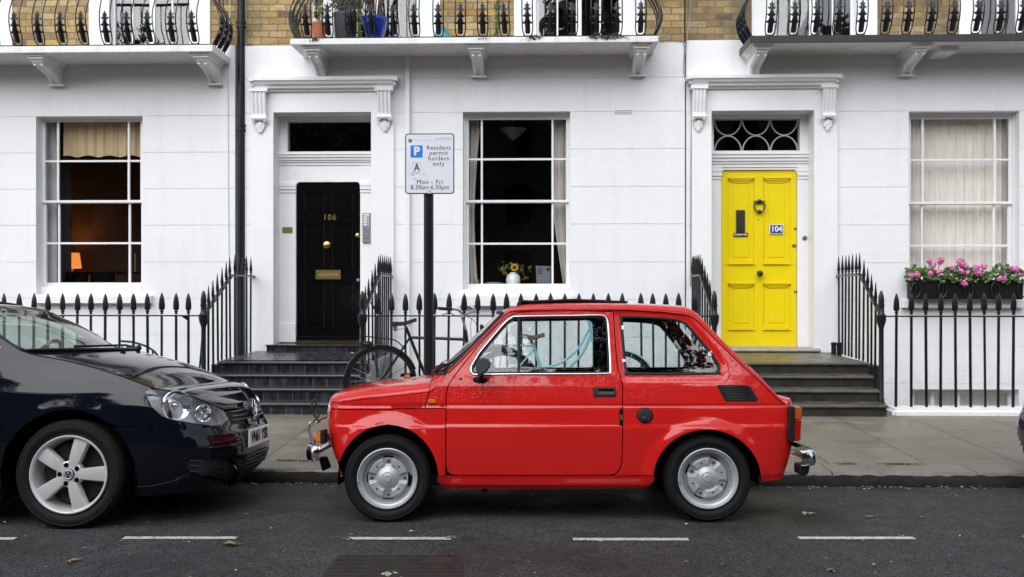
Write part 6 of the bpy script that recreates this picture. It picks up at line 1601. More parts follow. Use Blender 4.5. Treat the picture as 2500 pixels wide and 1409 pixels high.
    flank = sh.path(seamB[::-1], .02, closed=False) + restA + sh.path([('uv', restA[-1][0] - .02, .19), ('uv', uv_x(AG[1][0] + .38), zs_)], .03, closed=False) + ar[1:-1] + sh.path([('uv', uv_x(AG[1][0] - .385), zs_), ('uv', .7, .25), ('uv', 0, .28), ('uv', 0, .92)], .03, closed=False)[:-1] + AE[k_end:][::-1] + sh.path([(364, 950), (354, 952), (349, 957), (353, 974), (365, 994), (388, 1016)], .015, closed=False)
    put(sh, 'body', paint, root, flank, [winp], r=.018, gap=.001, both=True)
    put(sh, 'side_window', M['tint_glass'], root, winp, r=.06, off=-.008, thick=0, both=True)
    # strip between bonnet edge and headlight belongs to the wing
    ig = [('uv', U, .66), ('uv', U - .12, .662), (604, 980), (570, 987), (543, 996), (555, 1015), (560, 1026), (604, 1017), ('uv', U - .1, .582), ('uv', U, .582)]
    gp = sh.path(ig, .02)
    put(sh, 'grille', M['darkplastic'], root, gp, r=.03, off=-.018, thick=.0, both=True)
    gs = None
    for s_ in (0, 1):
        for z0, dz in ((.640, .0), (.612, 0), (.588, 0)):
            sl = MB(); uvs = [(u, z0 - .0) for u in np.linspace(sh.inv([(560, 1008)])[0][0], U, 22)]; P = sh.S(np.array([q[0] for q in uvs]), np.array([q[1] for q in uvs]))
            pts = [tuple(p) for p in P]; pts = [(x + .004, y, z) for x, y, z in pts]
            if s_: pts = [(x, 2*YCG - y, z) for x, y, z in pts]
            sl.tube(pts, .0075, 8, flat=.6)
            sl.build('grille_bar', M['grille_bar'] , root, smooth='all')
    # headlight: bowl, reflector, lamps and clear lens
    hp = sh.path(hlO, .012); 
    put(sh, 'headlight_bowl', M['hl_dark'], root, hp, r=.025, off=-.055, thick=0, both=True)
    for s_ in (0, 1):
        hb_ = MB(); rows = []
        l = np.asarray(hp); P0 = sh.S(l[:, 0], l[:, 1]); n0 = sh.N(l[:, 0], l[:, 1]); a = P0 - n0*.004; b = P0 - n0*.055
        V = [tuple(q) for q in a] + [tuple(q) for q in b]; k = len(a)
        if s_: V = [(x, 2*YCG - y, z) for x, y, z in V]
        hb_.add(V, [(i, (i+1) % k, k + (i+1) % k, k+i) for i in range(k)]); hbo = hb_.build('headlight_rim', M['hl_dark'], root, smooth='all')
        for (px, py, r_, dep) in ((428, 987, .088, -.024), (497, 1003, .050, -.018)):
            p, n = on_shell(sh, px, py, dep); rf = MB(); ax = Vector((.62, -.78, 0)); e1 = Vector((.78, .62, 0)); e2 = Vector((0, 0, 1)); rows = []
            for t in range(9):
                q = t/8; rr_ = r_*q; rows.append([tuple(p + e1*rr_*math.cos(R(a_)) + e2*rr_*math.sin(R(a_)) - ax*.045*(1 - q*q)) for a_ in range(0, 361, 15)])
            rf.grid(rows); rf.ball(p - ax*.03, r_*.26, 10)
            rf.tube([p + e1*r_*math.cos(R(a_)) + e2*r_*math.sin(R(a_)) for a_ in range(0, 360, 15)], .003, 5, closed=True)
            if s_: rf.v = [(x, 2*YCG - y, z) for x, y, z in rf.v]
            rf.build('reflector', M['chrome'], hbo, smooth=50)
        pl = MB().add([tuple(on_shell(sh, *q)[0] - on_shell(sh, *q)[1]*dd) for q, dd in (((384, 957), .02), ((402, 958), .02), ((420, 1020), .04), ((404, 1018), .04))], [(0, 1, 2, 3)])
        if s_: pl.v = [(x, 2*YCG - y, z) for x, y, z in pl.v]
        pl.build('reflector', M['chrome'], hbo)
    put(sh, 'headlight', M['clear_glass'], root, hp, r=.025, off=.001, thick=0, both=True)
    # lower intake and fog vents
    put(sh, 'fog_vent', M['darkplastic'], root, fogp, r=.03, off=-.022, thick=0, both=True)
    lgp = sh.path([(574, 1114), (579, 1168), (640, 1152), ('uv', U, .250), ('uv', U, .375), (640, 1098)], .02)
    put(sh, 'lower_grille', M['darkplastic'], root, lgp, r=.03, off=.003, thick=.004, both=True)
    for s_ in (0, 1):
        for z0 in (.285, .31, .335, .36):
            sl = MB(); uu = np.linspace(sh.inv([(584, 1140)])[0][0], U, 20); P = sh.S(uu, np.full(20, z0)); n = sh.N(uu, np.full(20, z0)); pts = [tuple(p + m*.008) for p, m in zip(P, n)]
            if s_: pts = [(x, 2*YCG - y, z) for x, y, z in pts]
            sl.tube(pts, .0055, 6); sl.build('grille_bar', M['darkplastic'], root, smooth='all')
        for py in (1124, 1137, 1150):
            a, b = on_shell(sh, 462, py, -.006)[0], on_shell(sh, 552, py - 2, -.006)[0]; pts = [tuple(a), tuple(b)]
            if s_: pts = [(x, 2*YCG - y, z) for x, y, z in pts]
            sl = MB().tube(pts, .005, 6); sl.build('grille_bar', M['darkplastic'], root, smooth='all')
    # inner shell, underbody, liners
    MB().box(-5.6, -2.0, YCG - .60, YCG + .60, .16, .24).box(-2.25, -2.0, YCG - .55, YCG + .55, .24, .60).box(-5.65, -5.5, YCG - .6, YCG + .6, .24, .9).build('floor_pan', M['liner'], root)
    for (ax_, az_, rx, rz) in AG:
        for s_ in (-1, 1):
            w2 = MB(); w2.grid([[(ax_ + (rx + .012)*math.cos(R(-20 + 220*i/24)), YCG + s_*w_, az_ + (rz + .012)*math.sin(R(-20 + 220*i/24))) for w_ in (.835, .50)] for i in range(25)])
            b_ = len(w2.v); w2.v += [(ax_ + (rx + .012)*math.cos(R(-20 + 220*i/24)), YCG + s_*.50, az_ + (rz + .012)*math.sin(R(-20 + 220*i/24))) for i in range(25)]; w2.f.append(tuple(range(b_, b_+25)))
            w2.build('wheel_arch_liner', M['liner'], root)
    cw = ((167-1250)*5.72/FPX, 5.70, .314)
    alloy_wheel(root, cw, R(72)); alloy_wheel(root, (cw[0] - 2.575, cw[1], cw[2]), R(40))
    for x in (cw[0], cw[0] - 2.575): MB().lathe([(.0, .0), (.22, .0), (.30, .0), (.312, -.02), (.312, -.17), (.30, -.19), (0, -.19)], (x, 2*YCG - 5.70, cw[2]), 'y', 36).build('wheel', M['rubber'], root, smooth=30)
    # cabin
    for s_ in (-1, 1): seat(root, -3.9, YCG + s_*.36, .30, M['seat'], -1.0) if False else None
    for s_ in (-1, 1):
        m = MB(); xs_ = -3.75; prof = [(xs_ + .28, .30), (xs_ + .30, .52), (xs_ - .15, .46), (xs_ - .20, .5), (xs_ - .36, 1.05), (xs_ - .44, 1.05), (xs_ - .40, .30)]
        m.prism(prof, 'y', YCG + s_*.37 - .24, YCG + s_*.37 + .24); m.prism([(xs_ - .37, 1.06), (xs_ - .38, 1.24), (xs_ - .46, 1.24), (xs_ - .44, 1.06)], 'y', YCG + s_*.37 - .13, YCG + s_*.37 + .13); m.build('seat', M['seat'], root, bevel=.03, seg=2, smooth=40)
    MB().prism([(-2.72, .62), (-2.66, .90), (-2.75, .955), (-3.0, .99), (-3.12, .97), (-3.2, .85), (-3.15, .62)], 'y', YCG - .66, YCG + .66).build('dashboard', M['dash'], root, bevel=.02)
    sw = MB(); cs = Vector((-3.28, YCG + .36, .93)); ax = Vector((.85, 0, -.5)).normalized(); e1 = Vector((0, 1, 0)); e2 = ax.cross(e1)
    sw.tube([cs + (e1*math.cos(R(a)) + e2*math.sin(R(a)))*.185 for a in range(0, 360, 12)], .014, 6, closed=True).tube([cs - e1*.18, cs + ax*.03, cs + e1*.18], .015, 6); sw.build('steering_wheel', M['darkplastic'], root, smooth='all')
    # wiper
    wp = MB(); f_ = lambda i, j, o: tuple(G[i, j] + GN[i, j]*o)
    wp.tube([f_(i1, NJ//2 + 6, .01), f_(i1, NJ//2, .03), f_(i1, NJ//2 - 8, .022)], .007, 6); wp.tube([f_(i1, NJ - 6, .012), f_(i1, NJ - 10, .03), f_(i1, NJ//2 + 8, .022)], .007, 6); wp.ball(f_(i1 - 1, NJ//2 + 5, .015), .022, 8); wp.build('wiper', M['seal'], root, smooth='all')
    for s_ in (-1, 1):
        y = YCG + s_*.93; mm = MB(); mm.prism([(-3.22, .99), (-3.15, 1.01), (-3.16, 1.11), (-3.25, 1.12), (-3.27, 1.02)], 'y', y - .10, y + .10); mm.tube([(-3.21, YCG + s_*.72, .99), (-3.20, y, 1.03)], .025, 8); mm.build('wing_mirror', paint, root, bevel=.02, seg=3, smooth=50)
    # lamps at the back
    for s_ in (-1, 1): MB().box(-5.80, -5.66, YCG + s_*.62 - .12, YCG + s_*.62 + .12, .78, .96).build('tail_light', M['redlens'], root, bevel=.03, seg=2)
    if plate:
        # number plate and badge on the nose
        px_, zc = -1.668 + .004, HC - (1066-704.5)*(YCG)/FPX + .056; c = Vector((px_, YCG, zc))
        pl = MB().box(px_ - .006, px_, YCG - .26, YCG + .26, zc - .0555, zc + .0555).build('number_plate', simple('plate_white', (.92, .92, .92), .3), root, bevel=.002)
        text('plate_lettering', 'VN61 YSR', .100, M['liner'], pl, (px_ + .0015, YCG, zc), (R(90), 0, R(90)), depth=.0008, bold=.0022, sx=.93, spacing=1.05)
        bc = (-1.718, YCG, .646)
        bd = MB().lathe([(.064, -.01), (.062, .008), (.055, .013), (0, .014)], bc, 'x', 32).build('badge', M['darkplastic'], root, smooth=40)
        emblem(bd, (bc[0] + .012, bc[1], bc[2]), .060, (1, -.0, .10), M['chrome'], .004)
    return sh
M['grille_bar'] = simple('glossy_grille_bar', (.03, .03, .032), .15, .3, coat=.6)
M['hl_dark'] = simple('headlight_inside', (.34, .35, .36), .3, .7)
M['clear_glass'] = glass_mat('headlight_lens', (.93, .95, .96), drops=.3, dscale=120)
M['dash'] = simple('grey_dashboard', (.05, .055, .055), .7)
M['seat'] = bpy.data.materials['dark_seat_fabric']
golf = car_root('black_hatchback', 'glossy black hatchback with five spoke alloy wheel and white plate, nose behind the red car', -2.6, 5.70)
golf.rotation_euler = (R(-3.4), 0, TH)
build_hatch(M['golf'], golf, True)
# the same body turned end for end, in dark blue, at the right edge of the street
blue = thing('dark_blue_car', 'dark blue car whose nose just enters at the right edge of the street', 'car', (0, 0, 0))
tmp = car_root('tmp', None, -2.6, 5.70); n0 = set(bpy.data.objects)
build_hatch(M['blue_paint'], tmp, False)
new = [o for o in bpy.data.objects if o not in n0]
xn = -1.67; tx = 3.57
blue.location = Vector(((tx)*CT - 5.76*ST, tx*ST + 5.76*CT, 0)); blue.rotation_euler = (R(-2.2), 0, TH)
done = set()
for o in new:
    if o.type == 'MESH' and o.data.name not in done:
        me = o.data
        if me.has_custom_normals: me.attributes.remove(me.attributes['custom_normal']) if 'custom_normal' in me.attributes else None
        done.add(me.name); me.transform(Matrix.Scale(-1, 4, (1, 0, 0))); me.flip_normals()
for o in new:
    o.location.x = -o.location.x
    if o.parent == tmp:
        o.parent = blue; o.location.x += -(xn - (-2.6))*-1
        o.location.y += 0
bpy.data.objects.remove(tmp)
# ================================================================ BICYCLES, SIGN, PLANTS, SMALL THINGS
def on(px, py, Y): return tuple(W(px, py, Y))
def bike_wheel(name, root, c, r_, dark, yaw=0):
    w = MB(); w.tube([(c[0] + r_*math.cos(R(a)), c[1], c[2] + r_*math.sin(R(a))) for a in range(0, 360, 6)], .019, 8, closed=True); o = w.build(name, M['rubber'], root, smooth='all')
    rm = MB(); rm.tube([(c[0] + (r_-.024)*math.cos(R(a)), c[1], c[2] + (r_-.024)*math.sin(R(a))) for a in range(0, 360, 6)], .010, 6, closed=True); rm.build('rim', M['steel'] if not dark else M['iron_dull'], o, smooth='all')
    sp = MB()
    for k in range(28):
        a = 2*math.pi*k/28; b = a + (.9 if k % 2 else -.9); s_ = -.022 if k % 4 < 2 else .022
        sp.tube([(c[0] + .022*math.cos(b), c[1] + s_, c[2] + .022*math.sin(b)), (c[0] + (r_-.028)*math.cos(a), c[1], c[2] + (r_-.028)*math.sin(a))], .0013, 4)
    sp.tube([(c[0], c[1] - .045, c[2]), (c[0], c[1] + .045, c[2])], .022, 10); sp.build('spokes', M['steel'], o, smooth=40); return o
def fender(root, c, r_, a0, a1, mat):
    m = MB(); rows = []
    for i in range(25):
        a = R(a0 + (a1-a0)*i/24); rows.append([(c[0] + (r_ - abs(s_)**2*.012)*math.cos(a), c[1] + s_*.028, c[2] + (r_ - abs(s_)**2*.012)*math.sin(a)) for s_ in (-1, -.6, 0, .6, 1)])
    m.grid(rows); 
    for a in (a0 + 12, a0 + 60): a = R(a); [m.tube([(c[0] + r_*math.cos(a), c[1] + s_*.026, c[2] + r_*math.sin(a)), (c[0], c[1] + s_*.05, c[2])], .0025, 4) for s_ in (-1, 1)]
    m.build('mudguard', mat, root, smooth=50)
YBk = 9.72
bk = thing('bicycle', 'old black roadster bicycle with rear rack leaning on the railings behind the sign post', 'bicycle', (wx(1060, YBk), YBk, pav_z(YBk)))
B = lambda px, py, dy=0: on(px, py, YBk + dy)
rc = B(930, 924); fcn = B(1212, 924); rW = .335
rc = (rc[0], rc[1], pav_z(YBk) + rW + .018); fcn = (fcn[0], fcn[1], rc[2])
bike_wheel('rear_wheel', bk, rc, rW, True); bike_wheel('front_wheel', bk, fcn, rW, True)
fender(bk, rc, rW + .035, 20, 200, M['iron']); fender(bk, fcn, rW + .035, 20, 170, M['iron'])
bb = (B(1047, 940)[0], YBk, rc[2] - .02)
fr = MB(); st_, tt = B(1001, 824), B(1137, 829)
fr.tube([B(992, 800), st_, bb], .0155, 8); fr.tube([st_, tt], .0145, 8); fr.tube([bb, B(1141, 852)], .016, 8); fr.tube([B(1136, 806), B(1144, 862)], .018, 8)
for s_ in (-.04, .04):
    fr.tube([(st_[0], st_[1] + s_*.4, st_[2]), (rc[0], rc[1] + s_*1.3, rc[2])], .009, 6); fr.tube([(bb[0], bb[1] + s_*.6, bb[2]), (rc[0], rc[1] + s_*1.3, rc[2])], .010, 6)
    fr.tube([B(1144, 858, s_), B(1165, 890, s_), (fcn[0] - .03, fcn[1] + s_*1.1, fcn[2] + .03), (fcn[0], fcn[1] + s_*1.1, fcn[2])], .009, 6)
fr.build('frame', M['iron'], bk, smooth=50)
sd = MB(); sx0 = B(957, 788); sx1 = B(1017, 778)
rows = []
for i in range(13):
    t = i/12; x = lerp(sx0[0], sx1[0], t); z = lerp(sx0[2], sx1[2], t) + .014*math.cos(t*6.28)*.6; hw = .085*(1-t)**1.3 + .018
    rows.append([(x, YBk + hw*s_, z - .03*abs(s_)**2.2) for s_ in (-1, -.8, -.4, 0, .4, .8, 1)])
sd.grid(rows); sd.grid([[(p[0], p[1], p[2] - .008) for p in r_] for r_ in rows]); sad = sd.build('saddle', M['soft_black'], bk, smooth=60)
sp = MB()
for s_ in (-.045, .045):
    sp.tube([(sx0[0] + .03 + .018*math.cos(a*.9), YBk + s_ + .018*math.sin(a*.9), sx0[2] - .02 - .055*a/28) for a in range(29)], .0035, 5)
    sp.tube([(sx0[0] + .03, YBk + s_, sx0[2] - .08), B(993, 800, s_*.3), (sx1[0] - .02, YBk + s_*.3, sx1[2] - .02)], .004, 5)
sp.tube([B(1001, 824), B(992, 797)], .012, 8); sp.build('saddle_spring', M['steel'], sad, smooth=50)
hb_ = MB(); hp = cat([B(1102, 755, -.28), B(1118, 757, -.24), B(1131, 768, -.10), B(1136, 768, 0), B(1148, 764, .10), B(1160, 757, .22), B(1150, 748, .27), B(1142, 746, .29)], 5); hb_.tube(hp, .0115, 8)
hb_.tube([B(1141, 820), B(1133, 790), B(1127, 775), B(1137, 768)], [.013, .012, .012, .014], 8); hbo = hb_.build('handlebar', M['steel'], bk, smooth=50)
MB().tube([B(1070, 753, -.34), B(1103, 755.5, -.28)], .016, 10).build('grip', M['seal'], hbo, smooth=50)
cb = MB(); cb.tube(cat([B(1120, 760, -.2), B(1140, 772, -.1), B(1162, 790, 0), B(1166, 830, .02)], 5), .003, 5); cb.tube(cat([B(1160, 762, .2), B(1150, 785, .0), B(1150, 830, .02)], 5), .003, 5); cb.tube(cat([B(1080, 769, -.28), B(1098, 764, -.27), B(1112, 772, -.24)], 4), .0045, 5); cb.build('brake_cable', M['seal'], hbo, smooth=50)
rk = MB()
for s_ in (-.06, .06): rk.tube(cat([B(876, 819, s_), B(915, 824, s_), B(958, 829, s_), B(975, 838, s_), B(987, 852, s_*.6)], 4), .006, 6); rk.tube([B(898, 822, s_), (rc[0], rc[1] + s_*.8, rc[2])], .0045, 5)
for px in (878, 900, 925, 950): rk.tube([B(px, 819.5 + (px-878)*.12, -.06), B(px, 819.5 + (px-878)*.12, .06)], .005, 5)
rk.build('rack', M['iron'], bk, smooth=50)
MB().lathe([(.0, -.05), (.026, -.045), (.030, -.01), (.024, .03), (0, .045)], B(899, 840, -.01), 'x', 12).build('rear_lamp', M['darkplastic'], bk, smooth=50)
MB().lathe([(.0, -.02), (.016, -.015), (.016, .01), (0, .015)], B(861, 863), 'x', 10).build('reflector', M['redlens'], bk, smooth=50)
cr = MB().lathe([(.10, -.06), (.10, -.055), (.0, -.055)], bb, 'y', 30).tube([(bb[0], YBk - .07, bb[2]), B(1000, 911, -.08)], .009, 6); cro = cr.build('crank', M['iron_dull'], bk, smooth=40)
MB().box(B(983, 0)[0], B(1015, 0)[0], YBk - .16, YBk - .08, B(0, 914)[2], B(0, 907)[2]).build('pedal', M['liner'], cro, bevel=.004); MB().box(B(994, 0)[0], B(1006, 0)[0], YBk - .165, YBk - .16, B(0, 914)[2], B(0, 908)[2]).build('pedal_reflector', M['orange'], cro)
# light blue bicycle seen through the red car's windows
M['sky_paint'] = simple('light_blue_paint', (.30, .58, .66), .35, coat=.3); M['brown_leather'] = simple('brown_leather', (.10, .05, .035), .6)
b2 = thing('bicycle', 'light blue step-through bicycle with brown saddle behind the red car', 'bicycle', (wx(1360, YBk), YBk, pav_z(YBk)))
r1 = (B(1232, 0)[0], YBk, pav_z(YBk) + .33); r2 = (B(1515, 0)[0], YBk, r1[2])
bike_wheel('rear_wheel', b2, r1, .315, True); bike_wheel('front_wheel', b2, r2, .315, True); fender(b2, r1, .345, 20, 190, M['iron']); fender(b2, r2, .345, 10, 165, M['sky_paint'])
bb2 = (B(1335, 0)[0], YBk, r1[2] - .03); f2_ = MB(); f2_.tube([B(1300, 835), bb2], .016, 8)
f2_.tube(cat([bb2, B(1380, 905), B(1420, 865), B(1443, 815)], 5), .015, 8); f2_.tube(cat([B(1322, 900), B(1370, 885), B(1412, 850), B(1440, 800)], 5), .012, 8); f2_.tube([B(1438, 780), B(1448, 835)], .018, 8)
for s_ in (-.045, .045): f2_.tube([B(1305, 850, s_*.4), (r1[0], YBk + s_, r1[2])], .008, 6); f2_.tube([bb2, (r1[0], YBk + s_, r1[2])], .009, 6); f2_.tube([B(1448, 830, s_), B(1475, 880, s_), (r2[0], YBk + s_, r2[2])], .010, 6)
f2_.tube([B(1238, 842), B(1300, 845)], .008, 6)
f2_.build('frame', M['sky_paint'], b2, smooth=50)
sd = MB(); sa, sb_ = B(1274, 818), B(1330, 815); rows = []
for i in range(11):
    t = i/10; hw = .09*(1-t)**1.3 + .018; rows.append([(lerp(sa[0], sb_[0], t), YBk + hw*s_, lerp(sa[2], sb_[2], t) + .01*math.cos(t*6.28) - .03*abs(s_)**2) for s_ in (-1, -.7, 0, .7, 1)])
sd.grid(rows); sd.grid([[(p[0], p[1], p[2] - .012) for p in r_] for r_ in rows]); sd.tube([B(1298, 840), B(1296, 822)], .012, 8); sd.build('saddle', M['brown_leather'], b2, smooth=60)
hb_ = MB().tube(cat([B(1395, 775, -.3), B(1420, 768, -.25), B(1436, 772, -.1), B(1438, 778, 0), B(1436, 772, .1), B(1420, 766, .25)], 4), .012, 8); hb_.build('handlebar', M['steel'], b2, smooth=50)
bs_ = MB().box(B(1548, 0)[0], B(1566, 0)[0], YBk - .06, YBk + .0, B(0, 898)[2], B(0, 862)[2]); 
# ---------------------------------------------------------------- parking sign
YS_ = 8.05; ps = thing('parking_sign', 'resident permit parking sign on a black post at the pavement edge', 'sign', (wx(1046.5, YS_), YS_, pav_z(YS_)))
pxc = wx(1046.5, YS_); zt_ = wz(1047, 400, YS_)
MB().lathe([(.040, 0), (.040, zt_ - pav_z(YS_)), (0, zt_ - pav_z(YS_) + .01)], (pxc, YS_, pav_z(YS_)), 'z', 24).lathe([(.06, 0), (.06, .01), (.045, .02)], (pxc, YS_, pav_z(YS_)), 'z', 24).build('post', M['iron'], ps, smooth=40)
yp = YS_ - .055; x0, x1, z0, z1 = wx(989, yp), wx(1109, yp), wz(1049, 473.5, yp), wz(1049, 326, yp)
def rrect(x0, x1, z0, z1, r_): return arc(x1 - r_, z1 - r_, r_, 0, 90, 6) + arc(x0 + r_, z1 - r_, r_, 90, 180, 6) + arc(x0 + r_, z0 + r_, r_, 180, 270, 6) + arc(x1 - r_, z0 + r_, r_, 270, 360, 6)
pl = MB().prism(rrect(x0, x1, z0, z1, .024), 'y', yp, yp + .012).build('sign_plate', M['iron_dull'], ps)
M['sign_white'] = simple('sign_white', (.72, .745, .80), .3, var=.04, vscale=10); M['sign_blue'] = simple('sign_blue', (.015, .21, .66), .3)
MB().prism(rrect(x0 + .008, x1 - .008, z0 + .008, z1 - .008, .018), 'y', yp - .0015, yp - .0001).build('sign_face', M['sign_white'], pl)
MB().box(pxc - .05, pxc + .05, yp + .012, YS_ - .02, zt_ - .08, zt_ - .05).box(pxc - .05, pxc + .05, yp + .012, YS_ - .02, z0 + .06, z0 + .09).build('clip', M['steel'], ps)
Wd, Hd = x1 - x0, z1 - z0
def sp_(u, v): return (x0 + Wd*u, yp - .0022, z1 - Hd*v)   # u,v fractions of the plate
def szt(name, s, u, v, h, **k): return text(name, s, h, M['iron_dull'], pl, sp_(u, v), depth=.0005, **k)
MB().box(x0 + Wd*.112, x0 + Wd*.357, yp - .0024, yp - .0015, z1 - Hd*.398, z1 - Hd*.197).build('parking_symbol', M['sign_blue'], pl)
text('lettering', 'P', .092, M['white_plastic'], pl, (x0 + Wd*.238, yp - .0032, z1 - Hd*.298), depth=.0005, bold=.004, sx=1.05)
for i, (s, v) in enumerate((('Resident', .238), ('permit', .326), ('holders', .415), ('only', .503))): szt('lettering', s, .682, v, .050, spacing=1.12)
szt('lettering', 'A', .240, .563, .086, sx=.74, bold=.002)
szt('lettering', 'Mon - Fri', .505, .805, .050, spacing=1.12); szt('lettering', '8.30am-6.30pm', .503, .893, .050, spacing=1.05, sx=.95)
text('lettering', 'City of Westminster', .0165, simple('sign_grey', (.25, .28, .36), .5), pl, sp_(.782, .079), depth=.0003, sx=.95)
MB().box(*[x0 + Wd*.165, x0 + Wd*.955], yp - .0022, yp - .0016, z1 - Hd*.114, z1 - Hd*.109).build('sign_rule', simple('sign_teal', (.30, .50, .60), .5), pl)
fr_ = MB(); a, b, c, d = x0 + Wd*.158, x0 + Wd*.317, z1 - Hd*.648, z1 - Hd*.481; t = .0014
o_ = rrect(a, b, c, d, .008); i_ = rrect(a + t, b - t, c + t, d - t, .007); n = len(o_)
fr_.add([(p[0], yp - .0022, p[1]) for p in o_] + [(p[0], yp - .0022, p[1]) for p in i_], [(k, (k+1) % n, n + (k+1) % n, n + k) for k in range(n)]); fr_.build('zone_frame', M['iron_dull'], pl)
cr = MB(); cx, cz_ = x0 + Wd*.105, z1 - Hd*.122
for dx, dz, w, h in ((0, 0, .006, .008), (0, .010, .007, .004), (0, .015, .004, .003), (-.011, .002, .0035, .009), (.011, .002, .0035, .009), (-.015, .009, .003, .003), (.015, .009, .003, .003), (0, -.011, .013, .0018), (-.009, -.007, .003, .003), (.009, -.007, .003, .003)):
    cr.prism([(cx + dx + w*math.cos(R(q)), cz_ + dz + h*math.sin(R(q))) for q in range(0, 360, 45)], 'y', yp - .0024, yp - .0016)
cr.build('crest', M['iron_dull'], pl)
rn = random.Random(8); M['residue'] = simple('sticker_residue', (.52, .54, .55), .7, var=.3, vscale=60)
for k in range(7):
    stn = MB()
    u, v = rn.uniform(.11, .42), rn.uniform(.64, .76); p = sp_(u, v); w = rn.uniform(.010, .022); stn.prism([(p[0] + w*rn.uniform(.6, 1)*math.cos(R(q)), p[2] + w*.5*rn.uniform(.6, 1)*math.sin(R(q))) for q in range(0, 360, 40)], 'y', yp - .0018 - k*.00004, yp - .0016); stn.build('sticker_residue', M['residue'], pl)
MB().box(x0 + Wd*.47, x0 + Wd*.53, yp - .0025, yp - .0016, z0 + .002, z0 + .030).build('small_sticker', simple('pale_blue_sticker', (.35, .52, .66), .6, var=.3, vscale=80), pl)

# ---------------------------------------------------------------- plants on the balcony
M['leaf_green'] = simple('leaf_green', (.07, .13, .025), .45, var=.4, vscale=9); M['leaf_grey'] = simple('leaf_grey_green', (.13, .15, .11), .6, var=.35, vscale=9); M['leaf_bright'] = simple('leaf_yellow_green', (.20, .27, .045), .5, var=.3, vscale=12); M['stem'] = simple('plant_stem', (.20, .17, .12), .7)
M['terracotta'] = simple('terracotta', (.42, .13, .06), .75, var=.15, vscale=14, bmp=.001); M['blue_glaze'] = simple('blue_glaze', (.01, .035, .30), .12, var=.25, vscale=6, coat=.8); M['pot_black'] = simple('black_planter', (.028, .030, .033), .5)
ypot = YF - .40
def pot(label, px0, px1, pyt, mat, taper=.72, rim=.012, cat_='plant pot', name='plant_pot'):
    xa, xb_ = wx(px0, ypot), wx(px1, ypot); r_ = (xb_ - xa)/2; c = ((xa + xb_)/2, ypot, zbM + .001); h = wz((px0+px1)/2, pyt, ypot) - zbM
    root = thing(name, label, cat_, c)
    MB().lathe([(r_*taper, 0), (r_*(taper + (1-taper)*.5), h*.45), (r_*.96, h*.86), (r_*.96, h*.88), (r_, h*.89), (r_, h), (r_ - .012, h), (r_ - .02, h*.92), (0, h*.90)], c, 'z', 28).build('pot', mat, root, smooth=35)
    return root, c, r_, h
def leaf(mb, p, d, L_, w_, rr, fold=.25):
    d = Vector(d).normalized(); s_ = d.orthogonal(); s_.rotate(Matrix.Rotation(rr.uniform(0, 6.28), 3, d)); n = d.cross(s_); p = Vector(p)
    mb.add([p, p + d*L_*.45 + s_*w_ + n*w_*fold, p + d*L_, p + d*L_*.45 - s_*w_ + n*w_*fold, p + d*L_*.5], [(0, 1, 4), (1, 2, 4), (0, 4, 3), (4, 2, 3)])
rr = random.Random(21)
ro, c, r_, h = pot('terracotta pot with a spindly green shrub on the middle balcony', 763, 796, 56, M['terracotta'], .8)
s_ = MB(); l_ = MB()
for k in range(9):
    tip = Vector((c[0] + rr.uniform(-.22, .28), ypot + rr.uniform(-.15, .15), c[2] + rr.uniform(.45, .95))); mid = Vector((c[0] + rr.uniform(-.06, .06), ypot, c[2] + h + .12)); P = cat([(c[0], ypot, c[2] + h*.9), tuple(mid), tuple(tip)], 5); s_.tube(P, [.006 - .004*i/(len(P)-1) for i in range(len(P))], 5)
    for q in P[4:]:
        for _ in range(2): leaf(l_, q, (rr.gauss(0, 1), rr.gauss(0, 1), rr.gauss(.2, .7)), rr.uniform(.04, .08), .018, rr)
s_.build('stem', M['stem'], ro, smooth='all'); l_.build('foliage', M['leaf_bright'], ro)
ro, c, r_, h = pot('tall black planter of grey green bushy plants on the middle balcony', 814, 873, 34, M['pot_black'], .78)
l_ = MB(); s_ = MB()
for k in range(60):
    a = rr.uniform(0, 6.28); d = Vector((math.cos(a)*.9, math.sin(a)*.6, rr.uniform(.5, 2))).normalized(); L_ = rr.uniform(.15, .42); b0 = Vector((c[0], ypot, c[2] + h*.92)); s_.tube([b0, b0 + d*L_], .003, 4)
    for q in range(10): leaf(l_, b0 + d*L_*(.25 + .75*q/9), (d.x + rr.gauss(0, .7), d.y + rr.gauss(0, .7), d.z + rr.gauss(0, .5)), rr.uniform(.03, .055), .008, rr)
s_.build('stem', M['stem'], ro); l_.build('foliage', M['leaf_grey'], ro)
ro, c, r_, h = pot('cobalt blue glazed pot beside the black planter on the middle balcony', 884, 948, 44, M['blue_glaze'], .58)
s_ = MB(); l_ = MB()
for k in range(26):
    a = rr.uniform(0, 6.28); q0 = Vector((c[0] + .03*math.cos(a), ypot + .03*math.sin(a), c[2] + h*.9)); tip = q0 + Vector((.10*math.cos(a), .10*math.sin(a), rr.uniform(.35, .8))); s_.tube([q0, tip], .005, 5)
    for q in range(14): leaf(l_, q0.lerp(tip, .2 + .8*q/13), (math.cos(a), math.sin(a), rr.gauss(.2, .6)), .035, .010, rr)
s_.build('stem', M['rust'], ro); l_.build('foliage', simple('dry_brown_leaf', (.14, .09, .06), .7, var=.3), ro)
